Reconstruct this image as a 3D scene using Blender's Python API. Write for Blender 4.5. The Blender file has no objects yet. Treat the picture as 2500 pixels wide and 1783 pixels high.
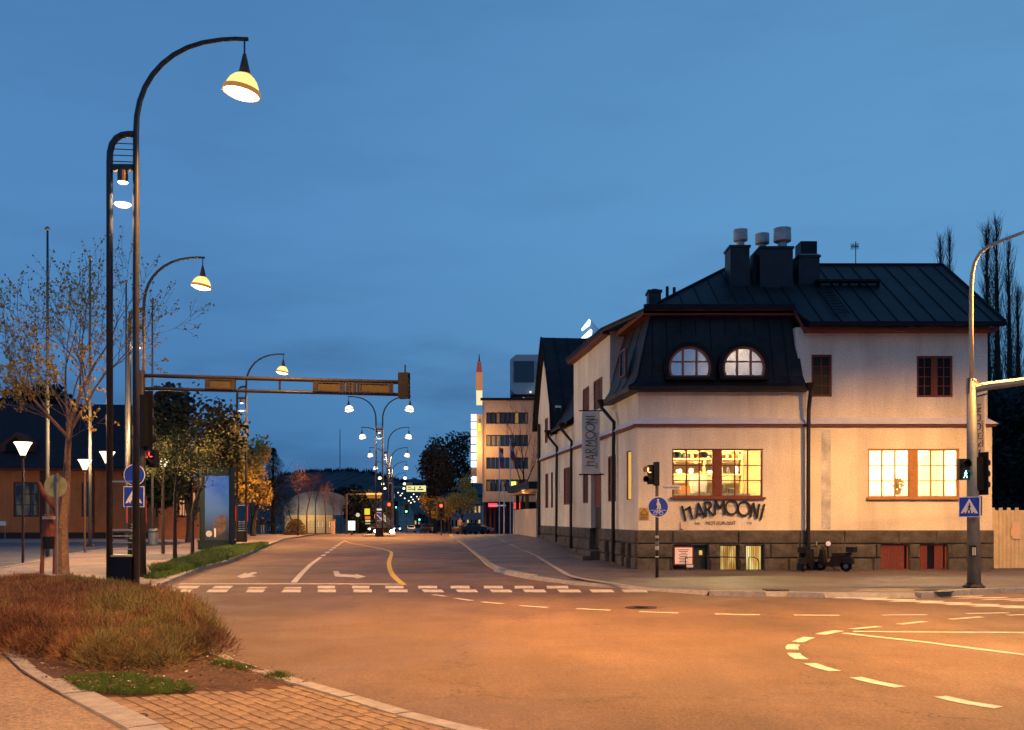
import bpy, math, random
from mathutils import Vector, Matrix
random.seed(7)
SC = bpy.context.scene
COL = SC.collection
PI = math.pi
# ---------------------------------------------------------------- camera, sky, exposure
EH, FP, CU, HV = 1.85, 2400.0, 1250.0, 1264.0      # eye height, focal length / centre / horizon in photo pixels (2500 x 1783)
cam_d = bpy.data.cameras.new('camera'); cam = bpy.data.objects.new('camera', cam_d); COL.objects.link(cam)
cam.location = (0, 0, EH); cam.rotation_euler = (PI/2, 0, 0)
cam_d.sensor_width = 36; cam_d.lens = 36*FP/2500; cam_d.shift_y = (HV-891.5)/2500
cam_d.clip_start = 0.1; cam_d.clip_end = 9000
SC.camera = cam
SC.view_settings.view_transform = 'Standard'; SC.view_settings.look = 'None'
SC.view_settings.exposure = 0; SC.view_settings.gamma = 1; SC.view_settings.use_curve_mapping = False
SC.cycles.max_bounces = 5; SC.cycles.diffuse_bounces = 2; SC.cycles.glossy_bounces = 2
SC.cycles.transmission_bounces = 3; SC.cycles.transparent_max_bounces = 12
SC.cycles.sample_clamp_indirect = 3.0; SC.cycles.sample_clamp_direct = 0
SC.cycles.caustics_reflective = False; SC.cycles.caustics_refractive = False
SC.cycles.use_denoising = True
W = bpy.data.worlds.new('World'); SC.world = W; W.use_nodes = True
SKY_STRENGTH = 0.93
SODIUM = (1.0, 0.43, 0.085)

def s2l(c):
    return tuple(((x/255)/12.92 if x/255 <= .04045 else ((x/255+.055)/1.055)**2.4) for x in c)

def build_world():
    nt = W.node_tree; N = nt.nodes; L = nt.links; N.clear()
    out = N.new('ShaderNodeOutputWorld'); bg = N.new('ShaderNodeBackground')
    tc = N.new('ShaderNodeTexCoord'); sep = N.new('ShaderNodeSeparateXYZ'); L.new(tc.outputs['Generated'], sep.inputs[0])
    rmp = N.new('ShaderNodeValToRGB'); L.new(sep.outputs['Z'], rmp.inputs[0])
    els = [(0.0, (66, 116, 168)), (0.06, (68, 120, 174)), (0.15, (78, 131, 185)), (0.28, (86, 141, 197)), (0.42, (80, 133, 188)), (0.8, (60, 110, 168))]
    cr = rmp.color_ramp
    while len(cr.elements) > 1: cr.elements.remove(cr.elements[0])
    cr.elements[0].position = els[0][0]; cr.elements[0].color = (*s2l(els[0][1]), 1)
    for p, c in els[1:]:
        e = cr.elements.new(p); e.color = (*s2l(c), 1)
    # paler towards the side where the sun went down (to the right, behind the corner house)
    dot = N.new('ShaderNodeVectorMath'); dot.operation = 'DOT_PRODUCT'; L.new(tc.outputs['Generated'], dot.inputs[0])
    dot.inputs[1].default_value = Vector((0.62, 0.76, 0.10)).normalized()
    mr = N.new('ShaderNodeMapRange'); L.new(dot.outputs['Value'], mr.inputs[0])
    mr.inputs[1].default_value = 0.55; mr.inputs[2].default_value = 1.0; mr.inputs[3].default_value = 0; mr.inputs[4].default_value = 0.52
    glow = N.new('ShaderNodeMixRGB'); L.new(mr.outputs[0], glow.inputs[0]); L.new(rmp.outputs[0], glow.inputs[1])
    glow.inputs[2].default_value = (*s2l((110, 174, 220)), 1)
    # thin cloud streaks
    mp = N.new('ShaderNodeMapping'); L.new(tc.outputs['Generated'], mp.inputs[0]); mp.inputs['Scale'].default_value = (2.2, 2.2, 9)
    mp.inputs['Rotation'].default_value = (0, math.radians(7), 0)
    nz = N.new('ShaderNodeTexNoise'); L.new(mp.outputs[0], nz.inputs[0]); nz.inputs['Scale'].default_value = 1.9; nz.inputs['Detail'].default_value = 7; nz.inputs['Roughness'].default_value = .55
    c1 = N.new('ShaderNodeMapRange'); L.new(nz.outputs[0], c1.inputs[0]); c1.inputs[1].default_value = .47; c1.inputs[2].default_value = .72
    c1.inputs[3].default_value = 0; c1.inputs[4].default_value = .5
    zf = N.new('ShaderNodeMapRange'); L.new(sep.outputs['Z'], zf.inputs[0]); zf.inputs[1].default_value = .26; zf.inputs[2].default_value = .12
    zf.inputs[3].default_value = .22; zf.inputs[4].default_value = 1
    mm = N.new('ShaderNodeMath'); mm.operation = 'MULTIPLY'; L.new(c1.outputs[0], mm.inputs[0]); L.new(zf.outputs[0], mm.inputs[1])
    cl = N.new('ShaderNodeMixRGB'); L.new(mm.outputs[0], cl.inputs[0]); L.new(glow.outputs[0], cl.inputs[1]); cl.inputs[2].default_value = (*s2l((44, 78, 124)), 1)
    L.new(cl.outputs[0], bg.inputs[0]); bg.inputs[1].default_value = SKY_STRENGTH
    L.new(bg.outputs[0], out.inputs[0])
build_world()

# ---------------------------------------------------------------- projection of photo measurements onto the place
def px(u, Y): return (u-CU)/FP*Y
def pz(v, Y): return EH-(v-HV)/FP*Y
def P(u, v, Y): return Vector((px(u, Y), Y, pz(v, Y)))
def gp(u, v, z=0.0):
    Y = FP*(EH-z)/(v-HV); return Vector((px(u, Y), Y, z))
def zg(y):
    pts = [(-1e4, 0), (102, 0), (150, -.55), (210, -1.3), (330, -1.6), (500, 2.5), (800, 11), (1400, 26), (9000, 30)]
    for (a, za), (b, zb) in zip(pts, pts[1:]):
        if a <= y <= b: return za+(zb-za)*(y-a)/(b-a)
    return 0

# ---------------------------------------------------------------- materials
MATS = {}
def mat(name, col, rough=.7, var=.15, vs=3.0, bump=0.0, bs=40.0, metal=0.0, emit=None, es=0.0, fine=0.0, fs=80.0, col2=None, spec=.4, coord='Object', sub=0.0):
    if name in MATS: return MATS[name]
    m = bpy.data.materials.new(name); m.use_nodes = True; nt = m.node_tree; N = nt.nodes; L = nt.links
    b = N['Principled BSDF']; b.inputs['Roughness'].default_value = rough; b.inputs['Metallic'].default_value = metal
    b.inputs['Specular IOR Level'].default_value = spec
    if emit:
        b.inputs['Emission Color'].default_value = (*emit, 1); b.inputs['Emission Strength'].default_value = es
    tc = N.new('ShaderNodeTexCoord')
    base = None
    if var > 0:
        nz = N.new('ShaderNodeTexNoise'); nz.inputs['Scale'].default_value = vs; nz.inputs['Detail'].default_value = 6; nz.inputs['Roughness'].default_value = .6
        L.new(tc.outputs[coord], nz.inputs[0])
        r = N.new('ShaderNodeValToRGB'); L.new(nz.outputs[0], r.inputs[0])
        c2 = col2 or tuple(c*(1-var) for c in col); c1 = col if col2 else tuple(min(1, c*(1+var)) for c in col)
        r.color_ramp.elements[0].position = .32; r.color_ramp.elements[1].position = .68
        r.color_ramp.elements[0].color = (*c2, 1); r.color_ramp.elements[1].color = (*c1, 1)
        base = r.outputs[0]
    if fine > 0:
        n2 = N.new('ShaderNodeTexNoise'); n2.inputs['Scale'].default_value = fs; n2.inputs['Detail'].default_value = 3
        L.new(tc.outputs[coord], n2.inputs[0])
        mr = N.new('ShaderNodeMapRange'); L.new(n2.outputs[0], mr.inputs[0]); mr.inputs[1].default_value = .3; mr.inputs[2].default_value = .7
        mr.inputs[3].default_value = 1-fine; mr.inputs[4].default_value = 1+fine
        mx = N.new('ShaderNodeVectorMath'); mx.operation = 'SCALE'
        if base: L.new(base, mx.inputs[0])
        else: mx.inputs[0].default_value = col
        L.new(mr.outputs[0], mx.inputs['Scale']); base = mx.outputs[0]
    if base: L.new(base, b.inputs['Base Color'])
    else: b.inputs['Base Color'].default_value = (*col, 1)
    if bump > 0:
        n3 = N.new('ShaderNodeTexNoise'); n3.inputs['Scale'].default_value = bs; n3.inputs['Detail'].default_value = 5
        L.new(tc.outputs[coord], n3.inputs[0])
        bp = N.new('ShaderNodeBump'); bp.inputs['Strength'].default_value = min(1, bump); bp.inputs['Distance'].default_value = .02*max(1, bump)
        L.new(n3.outputs[0], bp.inputs['Height']); L.new(bp.outputs[0], b.inputs['Normal'])
    MATS[name] = m; return m

def emis(name, col, s):
    if name in MATS: return MATS[name]
    m = bpy.data.materials.new(name); m.use_nodes = True; N = m.node_tree.nodes; N.clear()
    e = N.new('ShaderNodeEmission'); o = N.new('ShaderNodeOutputMaterial'); m.node_tree.links.new(e.outputs[0], o.inputs[0])
    e.inputs[0].default_value = (*col, 1); e.inputs[1].default_value = s
    m.cycles.emission_sampling = 'NONE' if s < 2.5 else 'AUTO'
    MATS[name] = m; return m

def glass_mat():
    m = bpy.data.materials.new('window_glass'); m.use_nodes = True; N = m.node_tree.nodes; L = m.node_tree.links; N.clear()
    o = N.new('ShaderNodeOutputMaterial'); t = N.new('ShaderNodeBsdfTransparent'); g = N.new('ShaderNodeBsdfGlossy'); g.inputs['Roughness'].default_value = .03
    f = N.new('ShaderNodeFresnel'); f.inputs[0].default_value = 1.5; x = N.new('ShaderNodeMixShader')
    t.inputs[0].default_value = (.93, .95, .93, 1)
    L.new(f.outputs[0], x.inputs[0]); L.new(t.outputs[0], x.inputs[1]); L.new(g.outputs[0], x.inputs[2]); L.new(x.outputs[0], o.inputs[0])
    MATS['window_glass'] = m; return m
GLASS = glass_mat()

M_asph = None
def asphalt(name, col, tracks=True):
    m = bpy.data.materials.new(name); m.use_nodes = True; nt = m.node_tree; N = nt.nodes; L = nt.links
    b = N['Principled BSDF']; b.inputs['Specular IOR Level'].default_value = .45
    tc = N.new('ShaderNodeTexCoord')
    def noise(scale, det, rough, sc=(1, 1, 1), rot=0):
        mp = N.new('ShaderNodeMapping'); mp.inputs['Scale'].default_value = sc; mp.inputs['Rotation'].default_value = (0, 0, rot)
        L.new(tc.outputs['Object'], mp.inputs[0]); n = N.new('ShaderNodeTexNoise'); n.inputs['Scale'].default_value = scale
        n.inputs['Detail'].default_value = det; n.inputs['Roughness'].default_value = rough; L.new(mp.outputs[0], n.inputs[0]); return n
    def rng(n, a, b_, lo, hi):
        r = N.new('ShaderNodeMapRange'); L.new(n.outputs[0], r.inputs[0]); r.inputs[1].default_value = a; r.inputs[2].default_value = b_
        r.inputs[3].default_value = lo; r.inputs[4].default_value = hi; return r.outputs[0]
    def mul(a, b_):
        x = N.new('ShaderNodeMath'); x.operation = 'MULTIPLY'; L.new(a, x.inputs[0]); L.new(b_, x.inputs[1]); return x.outputs[0]
    f = rng(noise(.22, 5, .6), .3, .7, .72, 1.28)
    f = mul(f, rng(noise(90, 2, .6), .25, .75, .55, 1.45))
    f = mul(f, rng(noise(14, 4, .7), .3, .7, .85, 1.15))
    if tracks:
        f = mul(f, rng(noise(.35, 5, .55, (1.3, .45, 1), .25), .35, .7, 1.15, .78))
        f = mul(f, rng(noise(.9, 4, .5, (1.2, .14, 1), .12), .4, .75, 1.06, .86))
    f = mul(f, rng(noise(30, 2, .7), .32, .68, .55, 1.45)); f = mul(f, rng(noise(8, 3, .7), .3, .7, .86, 1.14))
    if tracks:
        vo = N.new('ShaderNodeTexVoronoi'); vo.feature = 'DISTANCE_TO_EDGE'; vo.inputs['Scale'].default_value = .16
        nz = noise(.8, 5, .65); mx = N.new('ShaderNodeVectorMath'); mx.operation = 'SCALE'; mx.inputs['Scale'].default_value = 2.2; L.new(nz.outputs['Color'], mx.inputs[0])
        ad = N.new('ShaderNodeVectorMath'); ad.operation = 'ADD'; L.new(mx.outputs[0], ad.inputs[0]); L.new(tc.outputs['Object'], ad.inputs[1]); L.new(ad.outputs[0], vo.inputs['Vector'])
        f = mul(f, rng(vo, .0012, .0045, .5, 1.0))
        # worn wheel paths and oil stains
        f = mul(f, rng(noise(1.3, 3, .5, (1, .4, 1), -.5), .6, .8, 1.0, .72)); f = mul(f, rng(noise(.09, 3, .5), .4, .62, .82, 1.18))
    v = N.new('ShaderNodeVectorMath'); v.operation = 'SCALE'; v.inputs[0].default_value = col; L.new(f, v.inputs['Scale'])
    L.new(v.outputs[0], b.inputs['Base Color'])
    L.new(rng(noise(.6, 4, .6), .3, .7, .55, .8), b.inputs['Roughness'])
    bp = N.new('ShaderNodeBump'); bp.inputs['Strength'].default_value = .5; bp.inputs['Distance'].default_value = .012
    L.new(noise(120, 3, .7).outputs[0], bp.inputs['Height']); L.new(bp.outputs[0], b.inputs['Normal'])
    MATS[name] = m; return m

def wall_mat(name, col):
    """roughcast render: fine grain, faint damp streaks"""
    m = bpy.data.materials.new(name); m.use_nodes = True; nt = m.node_tree; N = nt.nodes; L = nt.links
    b = N['Principled BSDF']; b.inputs['Roughness'].default_value = .92; b.inputs['Specular IOR Level'].default_value = .2
    tc = N.new('ShaderNodeTexCoord')
    def noise(scale, det, sc=(1, 1, 1)):
        mp = N.new('ShaderNodeMapping'); mp.inputs['Scale'].default_value = sc
        L.new(tc.outputs['Object'], mp.inputs[0]); n = N.new('ShaderNodeTexNoise'); n.inputs['Scale'].default_value = scale
        n.inputs['Detail'].default_value = det; n.inputs['Roughness'].default_value = .6; L.new(mp.outputs[0], n.inputs[0]); return n
    def rng(n, a, b_, lo, hi):
        r = N.new('ShaderNodeMapRange'); L.new(n.outputs[0], r.inputs[0]); r.inputs[1].default_value = a; r.inputs[2].default_value = b_
        r.inputs[3].default_value = lo; r.inputs[4].default_value = hi; return r.outputs[0]
    def mul(a, b_):
        x = N.new('ShaderNodeMath'); x.operation = 'MULTIPLY'; L.new(a, x.inputs[0]); L.new(b_, x.inputs[1]); return x.outputs[0]
    f = mul(rng(noise(.5, 5), .3, .7, .86, 1.1), rng(noise(26, 3), .3, .7, .8, 1.2))
    f = mul(f, rng(noise(1.1, 5, (1, 1, .16)), .42, .75, 1.04, .78)); f = mul(f, rng(noise(2.6, 4, (1.4, 1.4, .08)), .55, .8, 1.0, .86))
    v = N.new('ShaderNodeVectorMath'); v.operation = 'SCALE'; v.inputs[0].default_value = col; L.new(f, v.inputs['Scale'])
    L.new(v.outputs[0], b.inputs['Base Color'])
    bp = N.new('ShaderNodeBump'); bp.inputs['Strength'].default_value = .7; bp.inputs['Distance'].default_value = .02
    L.new(noise(30, 4).outputs[0], bp.inputs['Height']); L.new(bp.outputs[0], b.inputs['Normal'])
    MATS[name] = m; return m

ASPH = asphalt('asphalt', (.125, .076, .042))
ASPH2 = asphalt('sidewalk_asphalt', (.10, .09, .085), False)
WALL = wall_mat('roughcast_render', (.82, .755, .60))
MARK = mat('road_paint', (.62, .6, .54), .8, col2=(.34, .32, .28), vs=5, fine=.2, fs=60)
MARKY = mat('yellow_paint', (.62, .47, .09), .8, col2=(.42, .31, .07), vs=5, fine=.2, fs=60)
KERB = mat('kerb_granite', (.30, .285, .26), .85, .2, 6, .4, 60, fine=.25, fs=120)
STEEL = mat('dark_painted_steel', (.035, .032, .03), .42, .2, 4, spec=.5)
GALV = mat('galvanised_steel', (.20, .22, .23), .5, .2, 5, metal=.3)
BLACK = mat('black_paint', (.008, .008, .009), .5, .2, 5, spec=.3)
ROOF = mat('dark_sheet_roof', (.019, .016, .0145), .56, .5, 1.1, .35, 5, spec=.28, fine=.4, fs=25)
ROOFS = mat('roof_seam_metal', (.008, .008, .010), .6, .2, 3, spec=.2)
REDW = mat('red_brown_paint', (.17, .04, .022), .6, .2, 8)
STONE = mat('dark_granite', (.085, .078, .068), .9, .35, 3.0, 1.4, 9, fine=.35, fs=40)
WHITEB = mat('white_band', (.62, .64, .66), .8, .08, 3)
SIGNB = mat('sign_blue', (.012, .05, .42), .5, .05)
SIGNW = mat('sign_white', (.72, .72, .7), .5, .05)
SIGNY = mat('sign_yellow', (.75, .5, .03), .5, .05)
SIGNR = mat('sign_red', (.6, .03, .03), .5, .05)
SIGNBACK = mat('sign_back', (.32, .34, .16), .6, .15, 6)
DARKG = mat('dark_window_glass', (.007, .008, .009), .3, 0, spec=.12)
REDPANE = mat('red_brown_pane', (.11, .035, .022), .7, .3, 4)  # pane colour standing in for red-brown frames and reveals seen obliquely
BARK = mat('bark', (.27, .17, .10), .9, .35, 9, .8, 30)
BARKD = mat('dark_bark', (.035, .028, .022), .9, .3, 9, .6, 30)
LEAFY = mat('bud_leaves', (.50, .38, .07), .7, .4, 2, col2=(.30, .22, .05))
LEAFG = mat('spring_leaves', (.12, .14, .035), .7, .4, 2, col2=(.06, .08, .025))
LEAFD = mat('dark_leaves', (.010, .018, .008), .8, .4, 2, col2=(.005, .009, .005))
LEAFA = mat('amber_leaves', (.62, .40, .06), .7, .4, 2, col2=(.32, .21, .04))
NEEDLE = mat('fir_needles', (.012, .02, .014), .85, .4, 2)
SODL = emis('sodium_lens', (1, .74, .40), 12)
SODD = emis('sodium_dome', (1, .76, .26), 1.35)
SODW = emis('pale_lamp_dome', (1, .90, .70), 1.9)
COOL = emis('cool_lens', (1, .93, .9), 6)
WARMW = emis('warm_white_lamp', (1, .86, .62), 7)

# ---------------------------------------------------------------- mesh building
ROOT = {}
def wloc(o): return ROOT.get(o.name, Vector((0, 0, 0)))
class MB:
    def __init__(s): s.v = []; s.f = []; s.mi = []; s.m = 0
    def add(s, vs, fs):
        n = len(s.v); s.v += [tuple(p) for p in vs]; s.f += [tuple(n+i for i in f) for f in fs]; s.mi += [s.m]*len(fs); return s
    def box(s, x0, x1, y0, y1, z0, z1, M=None):
        if x0 > x1: x0, x1 = x1, x0
        if y0 > y1: y0, y1 = y1, y0
        if z0 > z1: z0, z1 = z1, z0
        vs = [Vector(p) for p in ((x0, y0, z0), (x1, y0, z0), (x1, y1, z0), (x0, y1, z0), (x0, y0, z1), (x1, y0, z1), (x1, y1, z1), (x0, y1, z1))]
        if M: vs = [M @ p for p in vs]
        return s.add(vs, [(3, 2, 1, 0), (4, 5, 6, 7), (0, 1, 5, 4), (1, 2, 6, 5), (2, 3, 7, 6), (3, 0, 4, 7)])
    def hexa(s, b, t):
        """b, t: four corners each, counter-clockwise from above"""
        return s.add(list(b)+list(t), [(3, 2, 1, 0), (4, 5, 6, 7), (0, 1, 5, 4), (1, 2, 6, 5), (2, 3, 7, 6), (3, 0, 4, 7)])
    def prism(s, poly, d):
        """closed polygon (3-D points) pushed along vector d"""
        n = len(poly); a = [Vector(p) for p in poly]; b = [p+Vector(d) for p in a]
        fs = [tuple(range(n))[::-1], tuple(range(n, 2*n))]+[(i, (i+1) % n, n+(i+1) % n, n+i) for i in range(n)]
        return s.add(a+b, fs)
    def quad(s, *p): return s.add(p, [tuple(range(len(p)))])
    def tube(s, pts, r, n=8, cap=True, closed=False):
        pts = [Vector(p) for p in pts]; R = r if isinstance(r, (list, tuple)) else [r]*len(pts)
        vs = []; k = len(pts); up = None
        for i, p in enumerate(pts):
            if closed: d = pts[(i+1) % k]-pts[i-1]
            else: d = pts[min(i+1, k-1)]-pts[max(i-1, 0)]
            if d.length < 1e-9: d = Vector((0, 0, 1))
            d.normalize()
            if up is None:
                up = Vector((0, 0, 1)) if abs(d.z) < .9 else Vector((1, 0, 0))
            a = up-d*up.dot(d)
            if a.length < 1e-6: a = Vector((0, 1, 0)) if abs(d.y) < .9 else Vector((1, 0, 0)); a -= d*a.dot(d)
            a.normalize(); up = a; b = d.cross(a)
            for j in range(n):
                t = 2*PI*j/n+PI/n; vs.append(p+(a*math.cos(t)+b*math.sin(t))*R[i])
        fs = []
        for i in range(k if closed else k-1):
            for j in range(n):
                a0 = i*n+j; a1 = i*n+(j+1) % n; b0 = ((i+1) % k)*n+j; b1 = ((i+1) % k)*n+(j+1) % n
                fs.append((a0, a1, b1, b0))
        if cap and not closed: fs += [tuple(range(n))[::-1], tuple((k-1)*n+j for j in range(n))]
        return s.add(vs, fs)
    def lathe(s, c, prof, n=16, M=None, cap=True):
        """prof: (radius, z) pairs round the vertical axis at c"""
        c = Vector(c); vs = []
        for r, z in prof:
            for j in range(n):
                p = Vector((r*math.cos(2*PI*j/n), r*math.sin(2*PI*j/n), z))
                vs.append(c+(M @ p if M else p))
        k = len(prof); fs = [(i*n+j, i*n+(j+1) % n, (i+1)*n+(j+1) % n, (i+1)*n+j) for i in range(k-1) for j in range(n)]
        if cap: fs += [tuple(range(n))[::-1], tuple((k-1)*n+j for j in range(n))]
        return s.add(vs, fs)
    def disc(s, c, r, nrm=(0, -1, 0), n=20, th=.02):
        c = Vector(c); nv = Vector(nrm).normalized(); a = Vector((0, 0, 1)) if abs(nv.z) < .9 else Vector((1, 0, 0)); a = (a-nv*a.dot(nv)).normalized(); b = nv.cross(a)
        return s.prism([c+(a*math.cos(2*PI*i/n)+b*math.sin(2*PI*i/n))*r for i in range(n)], -nv*th)
    def build(s, name, m, parent=None, origin=None, smooth=False, **tags):
        me = bpy.data.meshes.new(name)
        if parent is not None: o0 = wloc(parent)
        elif origin is not None: o0 = Vector(origin)
        else:
            xs = [p[0] for p in s.v]; ys = [p[1] for p in s.v]; zs = [p[2] for p in s.v]
            o0 = Vector(((min(xs)+max(xs))/2, (min(ys)+max(ys))/2, min(zs)))
        me.from_pydata([(p[0]-o0.x, p[1]-o0.y, p[2]-o0.z) for p in s.v], [], s.f)
        for q in (m if isinstance(m, (list, tuple)) else [m]): me.materials.append(q)
        if isinstance(m, (list, tuple)): me.polygons.foreach_set('material_index', s.mi)
        if smooth: me.polygons.foreach_set('use_smooth', [True]*len(me.polygons))
        me.update()
        o = bpy.data.objects.new(name, me); COL.objects.link(o)
        if parent is not None: o.parent = parent; ROOT[o.name] = o0
        else: o.location = o0; ROOT[o.name] = o0
        for k, v in tags.items(): o[k] = v
        return o

def empty(name, loc, label, cat, group=None, rz=0):
    o = bpy.data.objects.new(name, None); COL.objects.link(o); o.location = loc; o.rotation_euler = (0, 0, rz); o.empty_display_size = .3
    o['label'] = label; o['category'] = cat
    if group: o['group'] = group
    ROOT[o.name] = Vector(loc); return o
def local(name, label, cat, group=None):
    """prototype built round the origin, moved to its place afterwards"""
    return empty(name, (0, 0, 0), label, cat, group)
def kids(o): return [c for c in bpy.data.objects if c.parent == o]
def copy_tree(o, parent=None):
    c = o.copy(); COL.objects.link(c)
    if parent is not None: c.parent = parent
    for k in KIDS.get(o.name) or kids(o): copy_tree(k, c)
    return c
KIDS = {}
def freeze(o):
    ch = kids(o); KIDS[o.name] = ch
    for k in ch: freeze(k)
def place(proto, loc, rz, label, first, group=None):
    o = proto if first else copy_tree(proto)
    o.location = loc; o.rotation_euler = (0, 0, rz); o['label'] = label
    if group: o['group'] = group
    return o
def text_mb(txt, size, align='CENTER', extrude=0.0, font_sx=1.0):
    cu = bpy.data.curves.new('t', 'FONT'); cu.body = txt; cu.size = size; cu.align_x = align; cu.align_y = 'CENTER'; cu.extrude = extrude; cu.resolution_u = 2
    ob = bpy.data.objects.new('t', cu); COL.objects.link(ob)
    me = bpy.data.meshes.new_from_object(ob)
    vs = [Vector((v.co.x*font_sx, v.co.y, v.co.z)) for v in me.vertices]; fs = [tuple(p.vertices) for p in me.polygons]
    bpy.data.objects.remove(ob); bpy.data.curves.remove(cu); bpy.data.meshes.remove(me)
    return vs, fs
def put_text(mb, txt, size, c, ex, ey, extrude=0.004, sx=1.0, align='CENTER'):
    """text in the plane spanned by ex (reading direction) and ey (up)"""
    vs, fs = text_mb(txt, size, align, extrude, sx); ex = Vector(ex).normalized(); ey = Vector(ey).normalized(); n = ex.cross(ey); c = Vector(c)
    mb.add([c+ex*p.x+ey*p.y+n*p.z for p in vs], fs)
def light(name, kind, loc, power, col, parent=None, size=.25, spot=None, blend=.5, rot=(0, 0, 0)):
    d = bpy.data.lights.new(name, kind); d.energy = power; d.color = col
    if kind == 'AREA': d.size = size
    else: d.shadow_soft_size = size
    if spot: d.spot_size = math.radians(spot); d.spot_blend = blend
    o = bpy.data.objects.new(name, d); COL.objects.link(o); o.location = loc; o.rotation_euler = rot
    if parent is not None: o.parent = parent
    return o
# ================================================================ GROUND, ROAD, PAVEMENTS
def struct(o): o['kind'] = 'structure'; return o
def sheet(name, m, pts, z=None, **k):
    mb = MB(); mb.add([(p[0], p[1], p[2] if z is None else z) for p in pts], [tuple(range(len(pts)))])
    o = mb.build(name, m, origin=(0, 0, 0)); o['kind'] = 'structure'; return o
GROUND = mat('distant_ground', (.035, .038, .03), .95, .3, .05)
g = MB(); ys = [-60, -20, 60, 102, 125, 150, 180, 210, 270, 330, 420, 500, 650, 800, 1100, 1400, 2500, 6000]; xs = [-3000, -600, -150, -60, 60, 150, 600, 3000]
vs = [(x, y, zg(y)-.02) for y in ys for x in xs]; nx = len(xs)
g.add(vs, [(j*nx+i, j*nx+i+1, (j+1)*nx+i+1, (j+1)*nx+i) for j in range(len(ys)-1) for i in range(nx-1)])
struct(g.build('ground', GROUND, origin=(0, 0, 0)))
# road: the junction, then the street running away over the crest (heads for photo column ~975)
DX = (975-CU)/FP
r = MB(); vs = [(-60, -14, 0), (60, -14, 0), (60, 60, 0), (-60, 60, 0), (60, 102, 0), (-60, 102, 0)]
r.add(vs, [(0, 1, 2, 3), (3, 2, 4, 5)])
ry = [102, 125, 150, 180, 210, 270, 330, 420, 500, 650, 800]
def axis_x(y): return px(965, 100)+DX*(y-100)
rv = []
for y in ry: rv += [(axis_x(y)-9, y, zg(y)), (axis_x(y)+9, y, zg(y))]
r.add(rv, [(2*i, 2*i+1, 2*i+3, 2*i+2) for i in range(len(ry)-1)])
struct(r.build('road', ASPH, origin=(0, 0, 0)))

# --- helper for raised slabs bounded by photo points (top at z)
TOPZ = .12
def G(u, v, z=TOPZ): return gp(u, v, z)
PLAZA = mat('plaza_paving', (.24, .19, .165), .85, .22, .5, .5, 30, fine=.3, fs=9)
# the kerb of the street on the left side
kl = [G(345, 1455), G(400, 1424), G(499, 1384), G(558, 1370), G(637, 1338), G(696, 1315), G(770, 1303.5)]
# the kerb of the near island (behind the shrubs) and the paved corner
ki = [G(345, 1455), G(420, 1500), G(480, 1560), G(545, 1602), G(700, 1651), G(850, 1693), G(1000, 1738), G(1240, 1796), G(1560, 1880)]
# kerb between shrub bed and cycle path at the lower left
kc = [G(-120, 1510), G(0, 1592), G(53, 1642), G(123, 1684), G(193, 1722), G(316, 1790), G(450, 1880)]
plz = [kl[0]]+kl[1:]+[Vector((px(770, 103), 103, .12)), Vector((-75, 103, .12)), Vector((-75, -10, .12)), Vector((-7, -10, .12))]
sheet('plaza', PLAZA, [Vector((p.x, p.y, .12)) for p in [kl[0]]+kl[1:]+[Vector((px(770, 103), 103, .12)), Vector((-75, 103, .12)), Vector((-75, 8, .12)), Vector((-14, 12, .12)), G(200, 1462)]])
# cycle path (asphalt, lower left)
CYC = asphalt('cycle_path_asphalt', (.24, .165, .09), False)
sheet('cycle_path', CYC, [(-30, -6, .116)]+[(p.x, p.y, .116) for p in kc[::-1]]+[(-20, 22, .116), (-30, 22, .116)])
# blue-grey side road across the station square
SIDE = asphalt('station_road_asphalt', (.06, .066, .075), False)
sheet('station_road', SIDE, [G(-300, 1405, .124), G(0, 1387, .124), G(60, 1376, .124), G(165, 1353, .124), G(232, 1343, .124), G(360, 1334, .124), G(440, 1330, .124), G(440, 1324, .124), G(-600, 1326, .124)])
sheet('dark_strip', SIDE, [G(355, 1369, .124), G(470, 1363, .124), G(520, 1352, .124), G(360, 1353, .124)])  # flat strip on the plaza in the same dark blue-grey
# planting bed soil
SOIL = mat('bed_soil', (.075, .04, .022), .95, .4, 2.2, 1.3, 14, fine=.4, fs=30)
bed_edge = [G(316, 1790), G(400, 1800)]
bed = [G(193, 1722), G(250, 1708), G(330, 1704), G(420, 1702), G(520, 1694), G(620, 1690), G(700, 1681), G(790, 1679)]
bedpoly = [G(-120, 1510), G(0, 1592), G(53, 1642), G(123, 1684)]+bed+[G(700, 1651), G(545, 1602), G(480, 1560), G(420, 1500), G(345, 1455), G(200, 1440), G(60, 1420), G(-60, 1420), G(-200, 1460)]
mb = MB()
cx = sum(p.x for p in bedpoly)/len(bedpoly); cy = sum(p.y for p in bedpoly)/len(bedpoly)
mb.add([(p.x, p.y, .104 if p in bed else .128) for p in bedpoly]+[(cx, cy, .2)], [(i, (i+1) % len(bedpoly), len(bedpoly)) for i in range(len(bedpoly))])
o = mb.build('planting_bed', SOIL, origin=(0, 0, 0)); o['kind'] = 'structure'
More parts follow.
